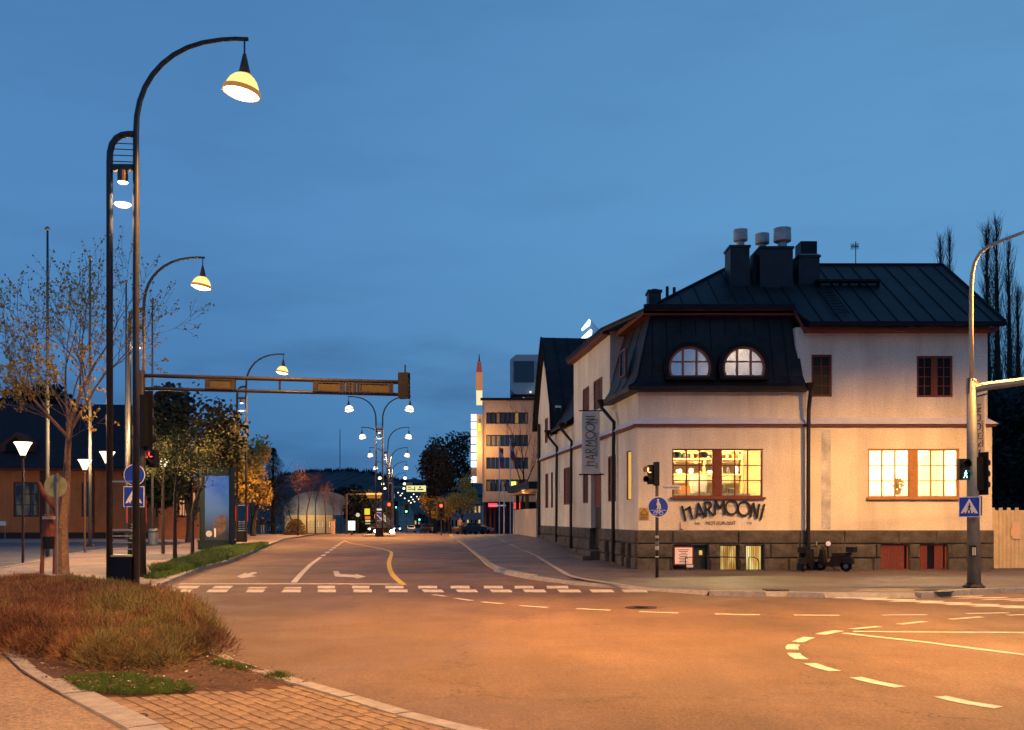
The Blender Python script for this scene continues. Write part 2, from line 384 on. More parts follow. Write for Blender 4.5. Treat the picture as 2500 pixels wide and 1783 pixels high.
# base sand under the pavers
SAND = mat('joint_sand', (.03, .022, .015), .95, .2, 20)
mb = MB(); q = bed+ki[5:8]+[G(1560, 1880), G(450, 1880), G(316, 1790)]
mb.add([(p.x, p.y, .07) for p in q], [tuple(range(len(q)))])
pav = mb.build('pavement', SAND, origin=(0, 0, 0)); pav['kind'] = 'structure'
def inside(x, y, poly):
    c = False; n = len(poly)
    for i in range(n):
        a, b = poly[i], poly[i-1]
        if (a.y > y) != (b.y > y) and x < (b.x-a.x)*(y-a.y)/(b.y-a.y)+a.x: c = not c
    return c
BR = [mat('paver_%s' % n, c, .85, .25, 8, .5, 60, fine=.25, fs=90) for n, c in (('tan', (.27, .19, .115)), ('ochre', (.30, .21, .12)), ('dun', (.24, .165, .10)))]
bd = Vector((.62, -.785)).normalized(); bn = Vector((bd.y, -bd.x))  # along / across the courses
BL, BW = .222, .128
protos = []
for k, m in enumerate(BR):
    mb = MB(); a, b, c = BL/2-.003, BW/2-.006, .05
    mb.hexa([(-a, -b, 0), (a, -b, 0), (a, b, 0), (-a, b, 0)], [(-a+.006, -b+.006, c), (a-.006, -b+.006, c), (a-.006, b-.006, c), (-a+.006, b-.006, c)])
    me = bpy.data.meshes.new('brick'); me.from_pydata(mb.v, [], mb.f); me.materials.append(m); protos.append(me)
qx = [G(CU+FP*p.x/p.y, HV+FP*1.73/p.y-6) for p in bed]+q[len(bed):]
cand = []; o0 = Vector((-2, 9))
for i in range(-40, 60):
    for j in range(-60, 60):
        c = o0+bd*(BL*(i+(.5 if j % 2 else 0)))+bn*(BW*j)
        if inside(c.x, c.y, qx):
            u = CU+FP*c.x/c.y; v = HV+FP*1.73/c.y
            if v < 1800 and -30 < u < 2530: cand.append((c.y, c))
cand.sort(key=lambda t: t[0])
print('pavers', len(cand))
ang = math.atan2(bd.y, bd.x); rest = MB()
for k, (yy, c) in enumerate(cand):
    z = .07+random.uniform(-.003, .003); rz = ang+random.uniform(-.012, .012)
    if k < 300:
        o = bpy.data.objects.new('brick', protos[random.randrange(3)]); COL.objects.link(o); o.parent = pav
        o.location = (c.x, c.y, z); o.rotation_euler = (random.uniform(-.01, .01), random.uniform(-.01, .01), rz)
    else:
        rest.m = random.randrange(3); M = Matrix.Translation((c.x, c.y, z)) @ Matrix.Rotation(rz, 4, 'Z'); a, b, h = BL/2-.006, BW/2-.006, .05
        rest.hexa([M @ Vector(p) for p in ((-a, -b, 0), (a, -b, 0), (a, b, 0), (-a, b, 0))], [M @ Vector(p) for p in ((-a+.006, -b+.006, h), (a-.006, -b+.006, h), (a-.006, b-.006, h), (-a+.006, b-.006, h))])
if rest.v: rest.build('brick', BR, pav)['kind'] = 'stuff'

def resample(line, step):
    out = [line[0]]; acc = 0
    for a, b in zip(line, line[1:]):
        L = (b-a).length; t = step-acc
        while t <= L: out.append(a+(b-a)*(t/L)); t += step
        acc = (acc+L) % step if L+acc >= step else acc+L
    out.append(line[-1]); return out
def kerb(name, line, w, h, side, step=1.0, minl=.2, far=60):
    """kerb stones one by one along a line of ground points; side=+1 puts the stone to the left of the line"""
    root = MB(); pts = resample([Vector((p.x, p.y, 0)) for p in line], step)
    base = None
    strip = MB(); n0 = 0
    segs = []
    for a, b in zip(pts, pts[1:]):
        if (b-a).length < minl: continue
        segs.append((a, b))
    # bedding under the stones
    lv = []; 
    for a in pts: lv.append(a)
    bm_ = MB()
    for a, b in segs:
        d = (b-a).normalized(); n = Vector((-d.y, d.x, 0))*side
        bm_.hexa([a+Vector((0, 0, -.05)), b+Vector((0, 0, -.05)), b+n*w*.9+Vector((0, 0, -.05)), a+n*w*.9+Vector((0, 0, -.05))][::side], [Vector((p.x, p.y, h*.72)) for p in [a+n*.012, b+n*.012, b+n*w*.9, a+n*w*.9][::side]])
    base = bm_.build(name, KERB, origin=(0, 0, 0)); base['kind'] = 'structure'
    left = MB(); cnt = 0
    for a, b in segs:
        d = (b-a).normalized(); n = Vector((-d.y, d.x, 0))*side; g_ = d*.008; dz = random.uniform(-.004, .004); jit = n*random.uniform(-.006, .006)
        A = [a+g_+jit, b-g_+jit, b-g_+n*w+jit, a+g_+n*w+jit][::side]
        t = [a+g_*1.6+n*.02+jit, b-g_*1.6+n*.02+jit, b-g_*1.6+n*(w-.01)+jit, a+g_*1.6+n*(w-.01)+jit][::side]
        B = [Vector((p.x, p.y, .001)) for p in A]; T = [Vector((p.x, p.y, h+dz)) for p in t]
        if min(a.y, b.y) < far and cnt < 120:
            MB().hexa(B, T).build('kerb_stone', KERB, base); cnt += 1
        else: left.hexa(B, T)
    if left.v: left.build('kerb_stone', KERB, base)['kind'] = 'stuff'
    return base
kerb('kerb', kl, .22, .14, 1, 1.0)
kerb('kerb', ki, .20, .135, -1, 1.0)
kerb('kerb', kc, .30, .135, 1, 1.0)
kerb('kerb', [G(-60, 1397), G(0, 1387), G(60, 1376), G(165, 1353), G(232, 1343), G(300, 1338), G(360, 1334)], .18, .15, -1, 1.2)

# --- right-hand pavement in front of the corner house; it climbs along the side facade
kr = [Vector((px(1096, 101), 101, .12)), G(1131, 1327), G(1163, 1352), G(1187, 1374), G(1212, 1387), G(1250, 1396), G(1300, 1405), G(1405, 1420, .09), G(1563, 1434, .06), G(1732, 1442, .11), G(2011, 1446, .12), G(2248, 1447, .12), G(2380, 1438, .12), G(2500, 1434), G(2900, 1434), Vector((45, 25.0, .12))]
FACX = lambda Y: 4.19-.1275*(Y-32.65)
def zfac(Y):
    pts = [(0, .12), (34.5, .12), (43.6, .36), (47.6, .58), (53.6, .78), (62.5, .82), (80, .5), (101, .12), (500, .12)]
    for (a, za), (b, zb) in zip(pts, pts[1:]):
        if a <= Y <= b: return za+(zb-za)*(Y-a)/(b-a)
def kerbx(Y):
    for a, b in zip(kr, kr[1:]):
        lo, hi = min(a.y, b.y), max(a.y, b.y)
        if lo <= Y <= hi and a.y >= b.y: return a.x+(b.x-a.x)*(a.y-Y)/max(1e-6, (a.y-b.y))
    return 0
def zside(x, y):
    if y < 29.5: return .12
    kx = kerbx(min(y, 100.9)); fx = FACX(y); w = max(0, min(1, (x-kx)/(fx-kx)))
    return .12+(zfac(y)-.12)*w
# near part: flat, in front of the house
nb = MB(); near = kr[5:]
fr = [Vector((45, 34, .12)), Vector((FACX(31.5), 31.5, .12))]
nb.add([tuple(p) for p in near]+[(45, 34, .12), (px(1250, 31.4), 31.4, .12)], [tuple(range(len(near)+2))])
# climbing part, strips in Y
Ys = [31.4, 33, 35, 37, 39, 41, 43.6, 47.6, 50.5, 53.6, 58, 62.5, 70, 80, 90, 100.9]; Xn = 5; vs = []
for Y in Ys:
    a = kerbx(Y); b = FACX(Y) if Y < 62.5 else FACX(62.5)+(Y-62.5)*.02
    b += .0
    for i in range(Xn+1):
        x = a+(b-a)*i/Xn; vs.append((x, Y, .12+(zfac(Y)-.12)*i/Xn))
nb.add(vs, [(j*(Xn+1)+i, j*(Xn+1)+i+1, (j+1)*(Xn+1)+i+1, (j+1)*(Xn+1)+i) for j in range(len(Ys)-1) for i in range(Xn)])
for a_, b_ in zip(kr[4:], kr[5:]):
    d_ = (b_-a_); d_.z = 0; d_.normalize(); n_ = Vector((d_.y, -d_.x, 0))
    if n_.y > 0: n_ = -n_
    nb.m = 1; nb.quad(a_, b_, Vector((b_.x, b_.y, 0))+n_*.12+Vector((0, 0, .002)), Vector((a_.x, a_.y, 0))+n_*.12+Vector((0, 0, .002)))
struct(nb.build('sidewalk', [ASPH2, KERB], origin=(0, 0, 0)))
sheet('sidewalk_extension', ASPH2, [(px(1250, 31.4), 31.4, .118), (45, 31.4, .118), (45, 60, .118), (4.2, 60, .118), (4.2, 32.6, .118)])
kerb('kerb', kr[:7], .18, .13, 1, 1.1, far=70)
kerb('kerb', [G(1732, 1443.5), G(1870, 1445.5)], .18, .125, 1, 1.0)
kerb('kerb', [G(1925, 1446.5), G(2011, 1447.5)], .18, .125, 1, 1.0)
kerb('kerb', [G(2250, 1448.5), G(2380, 1439.5, .12), G(2500, 1436), G(2900, 1436)], .18, .13, 1, 1.0)
# lowered kerb apron and the yellowish tactile plate
APR = mat('pale_paving', (.20, .17, .14), .85, .2, 2, .4, 40, fine=.2, fs=20)
sheet('apron', APR, [G(2075, 1444.6, .124), G(2248, 1445.5, .124), G(2300, 1441.5, .124), G(2250, 1437, .124), G(2180, 1435.5, .124), G(2110, 1438, .124)])
# storm drain in the kerb
d = empty('storm_drain', gp(1897, 1451), 'dark storm drain opening in the kerb below the restaurant windows', 'drain')
a, b = gp(1876, 1454), gp(1922, 1454)
MB().box(a.x, b.x, a.y, a.y+.06, .004, .1).build('opening', BLACK, d)
MB().box(a.x-.05, b.x+.05, a.y+.0, a.y+.35, .1, .135).build('lid', mat('cast_iron', (.05, .04, .034), .5, .2, 8, metal=.6), d)

# ---------------------------------------------------------------- road markings (thermoplastic, a few mm thick)
def mark(name, pts, m=MARK, z=.0045, label=None, onside=False):
    mb = MB(); q = [Vector((p.x, p.y, z+p.z)) for p in pts]; n = len(q)
    mb.prism(q, (0, 0, .003)); o = mb.build(name, m); o['kind'] = 'structure'; return o
def R0(u, v): return gp(u, v, 0)
row1 = [(436, 486), (523, 567), (608, 651), (696, 736), (776, 818), (860, 902), (941, 985), (1021, 1067), (1100, 1146), (1181, 1227), (1256, 1302), (1334, 1386)]
row2 = [(412, 467), (507, 556), (603, 645), (690, 734), (776, 820), (863, 908), (949, 995), (1033, 1082), (1116, 1165), (1199, 1249), (1280, 1332), (1364, 1417), (1443, 1497), (1521, 1579)]
def shear(u): return (1000-u)*.0175   # a block's sides lean with the street
for i, (a, b) in enumerate(row1):
    thin = 3 if i in (2, 3) else 0
    v0, v1 = 1431.2+thin, 1437.6; k = (480-a)*.006
    mark('crossing_mark', [R0(a-shear(a)*.3-4*(a < 700), v1), R0(b-shear(b)*.3-4*(b < 700), v1), R0(b+shear(b)*.0+3*(b < 700), v0), R0(a+3*(a < 700), v0)])
for a, b in row2:
    mark('crossing_mark', [R0(a-4*(a < 700)+3*(a > 1000), 1447), R0(b-4*(b < 700)+3*(b > 1000), 1447), R0(b+3*(b < 700)-4*(b > 1000), 1440.2), R0(a+3*(a < 700)-4*(a > 1000), 1440.2)])
def band(name, line, w, m=MARK, z0=0.0045):
    """painted line of width w (m) through ground points"""
    pts = [Vector((p.x, p.y, p.z)) for p in line]; L_, R_ = [], []
    for i, p in enumerate(pts):
        d = (pts[min(i+1, len(pts)-1)]-pts[max(i-1, 0)]); d.z = 0; d.normalize(); n = Vector((-d.y, d.x, 0))
        wi = w[i] if isinstance(w, list) else w
        L_.append(p+n*wi/2+Vector((0, 0, z0))); R_.append(p-n*wi/2+Vector((0, 0, z0)))
    mb = MB()
    for i in range(len(pts)-1):
        a, b, c, d = R_[i], R_[i+1], L_[i+1], L_[i]; up = Vector((0, 0, .003))
        mb.add([a, b, c, d, a+up, b+up, c+up, d+up], [(4, 5, 6, 7), (0, 1, 5, 4), (2, 3, 7, 6)]+([(3, 0, 4, 7)] if i == 0 else [])+([(1, 2, 6, 5)] if i == len(pts)-2 else []))
    o = mb.build(name, m); o['kind'] = 'structure'; return o
band('stop_line', [R0(438, 1426.5), R0(700, 1426), R0(980, 1427)], .32)
band('lane_line', [R0(717, 1423), R0(735, 1402), R0(757, 1380), R0(783, 1361)], .17)
# dashes up to the crest
t = 0
lane = [(787, 1358), (797, 1351), (806, 1344.5), (814, 1339), (820.5, 1334), (826.5, 1330), (832, 1326.3), (836.5, 1323), (840, 1320.5)]
for a, b in zip(lane, lane[1:]):
    m_ = ((a[0]*.45+b[0]*.55), (a[1]*.45+b[1]*.55)); band('lane_dash', [R0(*a), R0(*m_)], .2)
def curve(pts, n=8):
    out = []
    for i in range(len(pts)-1):
        p0 = Vector(pts[max(i-1, 0)]); p1 = Vector(pts[i]); p2 = Vector(pts[i+1]); p3 = Vector(pts[min(i+2, len(pts)-1)])
        for k in range(n):
            t = k/n; out.append(.5*((2*p1)+(p2-p0)*t+(2*p0-5*p1+4*p2-p3)*t*t+(-p0+3*p1-3*p2+p3)*t*t*t))
    out.append(Vector(pts[-1])); return out
yl = curve([(840, 1320), (858, 1327), (890, 1332.5), (925, 1339), (948, 1345), (956, 1352), (950, 1372), (952, 1390), (962, 1408), (986, 1429)], 4)
band('yellow_line', [R0(p.x, p.y) for p in yl], .17, MARKY)
# arrows
mark('lane_arrow', [R0(578, 1408), R0(602, 1398.5), R0(600, 1402.5), R0(618, 1397.5), R0(626, 1397.5), R0(627, 1400), R0(611, 1405), R0(626, 1407.5), R0(590, 1412.5)])
mark('lane_arrow', [R0(813, 1395), R0(826, 1394.5), R0(830, 1402.5), R0(868, 1404.5), R0(868, 1402), R0(892, 1408.5), R0(872, 1413.5), R0(866, 1410.5), R0(818, 1408)])
# guiding dashes through the junction
dash = [((1058, 1452.5), (1088, 1457)), ((1112, 1461.5), (1151, 1467)), ((1177, 1470.5), (1228, 1475)), ((1270, 1479.5), (1336, 1484)), ((1408, 1487), (1491, 1491)), ((1561, 1494), (1656, 1498)), ((1745, 1500), (1855, 1502)), ((1938, 1503), (2049, 1503)), ((2154, 1503), (2262, 1501.5)), ((2360, 1499), (2462, 1497)), ((2195, 1525), (2259, 1518)), ((2320, 1513), (2396, 1507)), ((2460, 1503), (2560, 1500)), ((2080, 1537), (2146, 1530.5))]
for a, b in dash: band('guide_dash', [R0(*a), R0(*b)], .13)
for pts in ([(2003, 1550), (2026, 1545), (2051, 1541)], [(1948, 1569), (1960, 1563), (1976, 1557)], [(1935, 1587), (1933, 1581), (1938, 1575)], [(1937, 1596), (1944, 1603), (1958, 1611)], [(1978, 1621), (2005, 1631), (2038, 1640)], [(2088, 1655), (2140, 1668), (2197, 1679)], [(2295, 1702), (2360, 1717), (2438, 1729)]):
    band('guide_dash', [R0(*p) for p in pts], .17)
band('lane_line', [R0(2083, 1543), R0(2300, 1544.5), R0(2560, 1546)], .12)
band('lane_line', [R0(2060, 1547), R0(2250, 1568), R0(2400, 1587), R0(2600, 1612)], .14)
# zebra at the right edge, in two rows
for k in range(8):
    u0 = 2030+k*68; v0 = 1459.5+k*4.0
    mark('zebra_stripe', [R0(u0, v0+2), R0(u0+128, v0+3.6-1.5*0), R0(u0+140, v0+.6), R0(u0+30, v0-1)])
for k in range(6):
    u0 = 2272+k*60; v0 = 1457.2+k*3.4
    mark('zebra_stripe', [R0(u0, v0+1.6), R0(u0+120, v0+.2), R0(u0+130, v0-2), R0(u0+20, v0-.4)])
# pale kerb-side line on the climbing pavement
def onside(u, v):
    z = .12
    for _ in range(30):
        p = gp(u, v, z); z = .5*z+.5*zside(p.x, p.y)
    p = gp(u, v, z); return p
cl = [onside(u, v) for u, v in ((1203, 1310), (1225, 1319), (1250, 1331), (1282, 1345), (1310, 1358), (1345, 1380), (1385, 1404), (1410, 1412), (1470, 1421), (1580, 1437))]
band('cycle_lane_line', cl, [.16]*6+[.2, .2, .14, .08], mat('worn_paint', (.3, .28, .25), .85, .3, 6), .008)
# manhole covers
IRON = mat('cast_iron', (.05, .04, .034), .5, .2, 8, metal=.6)
for (u, v, z, lab) in ((1565, 1484, 0, 'dark round manhole cover in the road below the entrance steps'), (2280, 1443, .12, 'yellowish round manhole cover on the pavement by the grey mast'), (335, 1749, .12, 'small manhole cover set in the brick paving')):
    c = gp(u, v, z); mb = MB(); rr = .33 if z == 0 else (.45 if u > 1000 else .09)
    mb.lathe((c.x, c.y, z), [(rr, .0), (rr, .011), (rr*.93, .011), (rr*.9, .007)], 24)
    mb.lathe((c.x, c.y, z), [(rr*.5, .008), (rr*.5, .012), (rr*.4, .012), (rr*.4, .008)], 24)
    o = mb.build('manhole_cover', IRON); o['label'] = lab; o['category'] = 'manhole cover'

# ================================================================ SHRUBS, GRASS, LITTER
DRY = mat('dry_twigs', (.32, .165, .07), .8, .45, 1.3, col2=(.15, .07, .03))
DRYG = mat('olive_twigs', (.24, .20, .06), .8, .4, 1.5, col2=(.12, .10, .03))
GRASS = mat('grass_blades', (.11, .19, .03), .8, .4, 2, col2=(.06, .11, .02))
shp = [G(-160, 1500), G(0, 1588), G(60, 1600), G(160, 1618), G(300, 1640), G(400, 1636), G(470, 1610), G(540, 1604), G(500, 1568), G(430, 1505), G(380, 1480), G(345, 1458), G(200, 1432), G(60, 1425), G(-60, 1430)]
rx0 = min(p.x for p in shp); rx1 = max(p.x for p in shp); ry0 = min(p.y for p in shp); ry1 = max(p.y for p in shp)
def tuft(mb, c, n, h, spread, w, tilt=.5):
    for _ in range(n):
        a = random.uniform(0, 2*PI); rr = abs(random.gauss(0, spread)); b = Vector((c[0]+math.cos(a)*rr, c[1]+math.sin(a)*rr, c[2]))
        a2 = a+random.gauss(0, .6); hh = h*random.uniform(.45, 1.1)*(1-.4*min(1, rr/(3*spread+1e-6))); k = tilt*random.uniform(.1, 1.1)
        tip = b+Vector((math.cos(a2)*hh*k, math.sin(a2)*hh*k, hh)); mid = b+(tip-b)*.55+Vector((0, 0, hh*.09))
        s_ = Vector((-math.sin(a2+1), math.cos(a2+1), 0))*w
        mb.add([b-s_, b+s_, mid+s_*.8, mid-s_*.8, tip], [(0, 1, 2, 3), (3, 2, 4)])
        if h > .3:
            for q in range(2):   # side sprig
                t = random.uniform(.35, .9); p0 = b+(tip-b)*t; e = p0+Vector((random.uniform(-.09, .09), random.uniform(-.09, .09), random.uniform(.02, .1)))
                mb.add([p0-s_*.8, p0+s_*.8, e], [(0, 1, 2)])
sh = MB(); n = 0
def heath(mb, c, R_, H_, cnt, w):
    """one twiggy cushion: short sprigs pointing out of a low dome"""
    for _ in range(cnt):
        a = random.uniform(0, 2*PI); e = math.asin(random.random()**.8); k = random.uniform(.55, 1.0)**.5
        o = Vector((math.cos(a)*math.cos(e), math.sin(a)*math.cos(e), math.sin(e))); p = Vector(c)+Vector((o.x*R_, o.y*R_, o.z*H_))*k
        d = (o+Vector((random.gauss(0, .55), random.gauss(0, .55), random.uniform(-.1, .9)))).normalized()*random.uniform(.05, .15)
        s_ = d.orthogonal().normalized()*w
        mb.add([p-s_, p+s_, p+d], [(0, 1, 2)])
        if random.random() < .35:
            p2 = p+d*.6; d2 = (d.normalized()+Vector((random.gauss(0, .7), random.gauss(0, .7), .3))).normalized()*random.uniform(.03, .08); mb.add([p2-s_, p2+s_, p2+d2], [(0, 1, 2)])
while n < 640:
    x = random.uniform(rx0, rx1); y = ry0+(ry1-ry0)*random.random()**1.3
    if not inside(x, y, shp): continue
    u = CU+FP*x/y; v = HV+FP*1.73/y
    if u < -120: continue
    n += 1; edge = .6 if v > 1600 else (.85 if v > 1560 else 1.0)
    sh.m = 1 if (math.sin(x*1.3+y*.9)+random.gauss(0, .5) > 1.0) or (230 < u < 520 and v > 1540 and random.random() < .55) else (2 if random.random() < .3 else 0)
    H_ = random.uniform(.38, .66)*edge*(.42 if v < 1475 else (.68 if v < 1525 else 1))*(1.12 if sh.m == 1 else 1)
    heath(sh, (x, y, .12), random.uniform(.28, .42), H_, 420 if y < 14 else 260, .0035 if y < 13 else .005)
    tuft(sh, (x, y, .12), 14, H_*1.15, .16, .0035, .5)
print('shrub faces', len(sh.f))
o = sh.build('shrubs', [DRY, DRYG, mat('maroon_twigs', (.13, .045, .025), .8, .4, 1.3)]); o['kind'] = 'stuff'; o['label'] = 'brown and olive dry shrubs filling the planting bed'; o['category'] = 'shrubs'
gr = MB()
gpoly = [G(155, 1660), G(250, 1652), G(350, 1660), G(450, 1672), G(478, 1690), G(400, 1697), G(300, 1700), G(200, 1690)]
for k in range(5200):
    p = None
    while p is None:
        x = random.uniform(min(a.x for a in gpoly), max(a.x for a in gpoly)); y = random.uniform(min(a.y for a in gpoly), max(a.y for a in gpoly))
        if inside(x, y, gpoly): p = (x, y, .135)
    tuft(gr, p, 2, .06, .02, .003, .9)
for (u, v) in ((545, 1625), (560, 1628), (530, 1622), (575, 1632), (680, 1655), (690, 1656), (672, 1652), (330, 1655), (600, 1636)):
    c = G(u, v); 
    for k in range(14): tuft(gr, (c.x+random.gauss(0, .06), c.y+random.gauss(0, .06), .13), 12, .07, .04, .003, .9)
o = gr.build('grass', GRASS); o['kind'] = 'stuff'; o['label'] = 'green grass patch growing between the shrubs and the brick paving'; o['category'] = 'grass'
# dead leaves, stones and litter on the soil
lf = MB()
for k in range(5200):
    x = random.uniform(-7, -1.0); y = random.uniform(9.6, 14.5)
    if not inside(x, y, bedpoly): continue
    s = random.uniform(.008, .03); a = random.uniform(0, PI); lf.m = random.choice((0, 0, 0, 1, 1, 2))
    if lf.m == 2 and random.random() < .7: lf.m = 0
    c = Vector((x, y, .17+random.uniform(0, .015))); e1 = Vector((math.cos(a), math.sin(a), random.uniform(-.4, .4)))*s; e2 = Vector((-math.sin(a), math.cos(a), random.uniform(-.4, .4)))*s*.6
    lf.add([c-e1, c-e2, c+e1, c+e2], [(0, 1, 2, 3)])
o = lf.build('fallen_leaves', [mat('dead_leaf', (.10, .045, .02), .8, .3, 5), mat('tan_leaf', (.2, .11, .05), .8, .3, 5), mat('pale_chip', (.5, .45, .4), .8, .1, 5)]); o['kind'] = 'stuff'; o['label'] = 'dead leaves and pale chips scattered on the bed soil'; o['category'] = 'leaves'
# verge by the kerb: grass and a low green ground cover
vg = [G(357, 1412), G(378, 1398), G(440, 1380), G(520, 1352), G(575, 1341), G(640, 1334), G(655, 1331), G(630, 1338), G(556, 1366), G(498, 1381), G(430, 1402), G(385, 1414)]
mb = MB(); mb.add([(p.x, p.y, .127) for p in vg], [tuple(range(len(vg)))]); o = mb.build('verge', mat('verge_soil', (.05, .045, .02), .95, .4, 3), origin=(0, 0, 0)); o['kind'] = 'structure'
vb = MB(); n = 0; vx0 = min(p.x for p in vg); vx1 = max(p.x for p in vg); vy0 = min(p.y for p in vg); vy1 = max(p.y for p in vg)
while n < 900:
    x = random.uniform(vx0, vx1); y = random.uniform(vy0, vy1)
    if inside(x, y, vg):
        n += 1; v = HV+FP*1.73/y; u = CU+FP*x/y; vb.m = 0
        tall = .32 if (u-357)*.0+random.random() < .7 and v < 1400 else .12
        tuft(vb, (x, y, .13), 26, tall, .16, .014, .8)
o = vb.build('ground_cover', GRASS); o['kind'] = 'stuff'; o['label'] = 'low dark green ground cover on the verge beside the kerb'; o['category'] = 'ground cover'
# ================================================================ CORNER HOUSE
YF = 32.65
def Su(u): return 8.353/((u-1250)/FP+.1275)
NS = Vector((-1, -.1275, 0)).normalized(); DS = Vector((-.1275, 1, 0)).normalized()
def S(Y, z, o=0): return Vector((FACX(Y), Y, z))+NS*o
def fx(u, Y=YF): return px(u, Y)
def fz(v, Y=YF): return pz(v, Y)
def fmap(Y0): return lambda a, z, d: Vector((a, Y0+d, z))            # front walls: a = x, d = depth into the wall
def smap(off=0): return lambda a, z, d: S(a, z, off-d)               # side walls: a = Y along the facade
def wall_holes(mb, mp, a0, a1, z0, z1, holes, depth=.35, back=True):
    xs = sorted({a0, a1, *[h[0] for h in holes], *[h[1] for h in holes]}); zs = sorted({z0, z1, *[h[2] for h in holes], *[h[3] for h in holes]})
    xs = [x for x in xs if a0 <= x <= a1]; zs = [z for z in zs if z0 <= z <= z1]
    for i in range(len(xs)-1):
        for j in range(len(zs)-1):
            cx_, cz_ = (xs[i]+xs[i+1])/2, (zs[j]+zs[j+1])/2
            if any(h[0] < cx_ < h[1] and h[2] < cz_ < h[3] for h in holes): continue
            mb.quad(mp(xs[i], zs[j], 0), mp(xs[i+1], zs[j], 0), mp(xs[i+1], zs[j+1], 0), mp(xs[i], zs[j+1], 0))
            if back: mb.quad(mp(xs[i], zs[j], depth), mp(xs[i], zs[j+1], depth), mp(xs[i+1], zs[j+1], depth), mp(xs[i+1], zs[j], depth))
    for (a, b, c, d) in holes:
        for p, q in (((a, c), (b, c)), ((b, c), (b, d)), ((b, d), (a, d)), ((a, d), (a, c))):
            mb.quad(mp(p[0], p[1], 0), mp(q[0], q[1], 0), mp(q[0], q[1], depth), mp(p[0], p[1], depth))
def mbox(mb, mp, a0, a1, z0, z1, d0, d1):
    """box in wall coordinates, d0 nearer the viewer than d1"""
    c = [mp(a0, z0, d0), mp(a1, z0, d0), mp(a1, z0, d1), mp(a0, z0, d1)]; t = [mp(a0, z1, d0), mp(a1, z1, d0), mp(a1, z1, d1), mp(a0, z1, d1)]
    return mb.hexa(c, t)
def window(mp, a0, a1, z0, z1, cols, rows, parent, fm=REDW, gm=GLASS, d=.09, fw=.06, bw=.03, groups=1, gap=.12, sill=None, label=None, panes=True):
    """frame mesh (part) with its panes (sub-parts); groups = casements side by side with a post between"""
    fr = MB(); gl = []
    w = (a1-a0-gap*(groups-1))/groups
    mbox(fr, mp, a0, a1, z0, z0+fw, d-.03, d+.05); mbox(fr, mp, a0, a1, z1-fw, z1, d-.03, d+.05)
    for k in range(groups):
        s = a0+k*(w+gap); e = s+w
        mbox(fr, mp, s, s+fw, z0+fw, z1-fw, d-.03, d+.05); mbox(fr, mp, e-fw, e, z0+fw, z1-fw, d-.03, d+.05)
        if k < groups-1: mbox(fr, mp, e, e+gap, z0+fw, z1-fw, d-.045, d+.05)
        cw = (w-2*fw)/cols; ch = (z1-z0-2*fw)/rows
        for i in range(1, cols): x = s+fw+i*cw; mbox(fr, mp, x-bw/2, x+bw/2, z0+fw, z1-fw, d-.01, d+.035)
        for j in range(1, rows):
            z = z0+fw+j*ch
            for i in range(cols): mbox(fr, mp, s+fw+i*cw+bw/2*(i > 0), s+fw+(i+1)*cw-bw/2*(i < cols-1), z-bw*.4, z+bw*.4, d-.005, d+.03)
        for i in range(cols):
            for j in range(rows):
                b = bw/2; gl.append((s+fw+i*cw+b*(i > 0), s+fw+(i+1)*cw-b*(i < cols-1), z0+fw+j*ch+b*.8*(j > 0), z0+fw+(j+1)*ch-b*.8*(j < rows-1)))
    o = fr.build('window', fm, parent)
    if label: o['label'] = label
    if panes:
        for g_ in gl: mbox(MB(), mp, g_[0], g_[1], g_[2], g_[3], d+.01, d+.016).build('pane', gm, o)
    else:
        mm = MB()
        for g_ in gl: mbox(mm, mp, g_[0], g_[1], g_[2], g_[3], d+.01, d+.016)
        mm.build('pane', gm, o)
    if sill is not None:
        mbox(MB(), mp, a0-.06, a1+.08, z0-.07, z0-.003, -.11, .06).build('sill', fm, o)
    return o

H = empty('corner_house', (FACX(YF), YF, .12), 'two-storey plastered corner restaurant house with black mansard roof and lit windows', 'building')
z_pl, z_s0, z_s1, z_mans = 1.428, 4.92, 5.11, 6.03
xR = fx(2422); xRu = fx(2411, 32.8); xP = fx(1968)
WL = (fx(1641), fx(1862), fz(1214), fz(1096)); WR = (fx(2119), fx(2342), fz(1215), fz(1096))
# walls, front
mb = MB(); wall_holes(mb, fmap(YF), 4.19, xR, z_pl, z_s0, [WL, WR]); mb.quad((xR, YF, z_pl), (xR, YF+9, z_pl), (xR, YF+9, z_s0), (xR, YF, z_s0))
mb.build('wall', WALL, H)
mb = MB(); mb.box(4.19, xP-.02, YF+.04, YF+.4, z_s1-.02, z_mans+.1).build('wall', WALL, H)
UA = (fx(1981, 32.8), fx(2031, 32.8), fz(969, 32.8), fz(866, 32.8)); UB = (fx(2238, 32.8), fx(2326, 32.8), fz(970, 32.8), fz(869, 32.8))
mb = MB(); wall_holes(mb, fmap(32.8), xP+.03, xRu, z_s1-.02, 8.2, [UA, UB]); mb.quad((xRu, 32.8, z_s1-.02), (xRu, 41.4, z_s1-.02), (xRu, 41.4, 8.2), (xRu, 36.8, 11.1), (xRu, 32.8, 8.2))
mb.prism([(xP+.03, 32.8, 6.2), (xP+.03, 32.8, 8.2), (xP-.32, 32.8, 8.2), (xP-.3, 32.8, 7.6), (xP-.16, 32.8, 6.8)], (0, .3, 0))
mb.build('wall', WALL, H)
MB().box(fx(2005), fx(2028), YF-.004, YF+.001, fz(1293), fz(1050)).build('painted_strip', mat('bluish_repaint', (.60, .61, .55), .92, .35, 1.6, .6, 30, fine=.2, fs=26), H)
mat('damp_patch', (.40, .38, .35), .92, .1, 4, .5, 60)
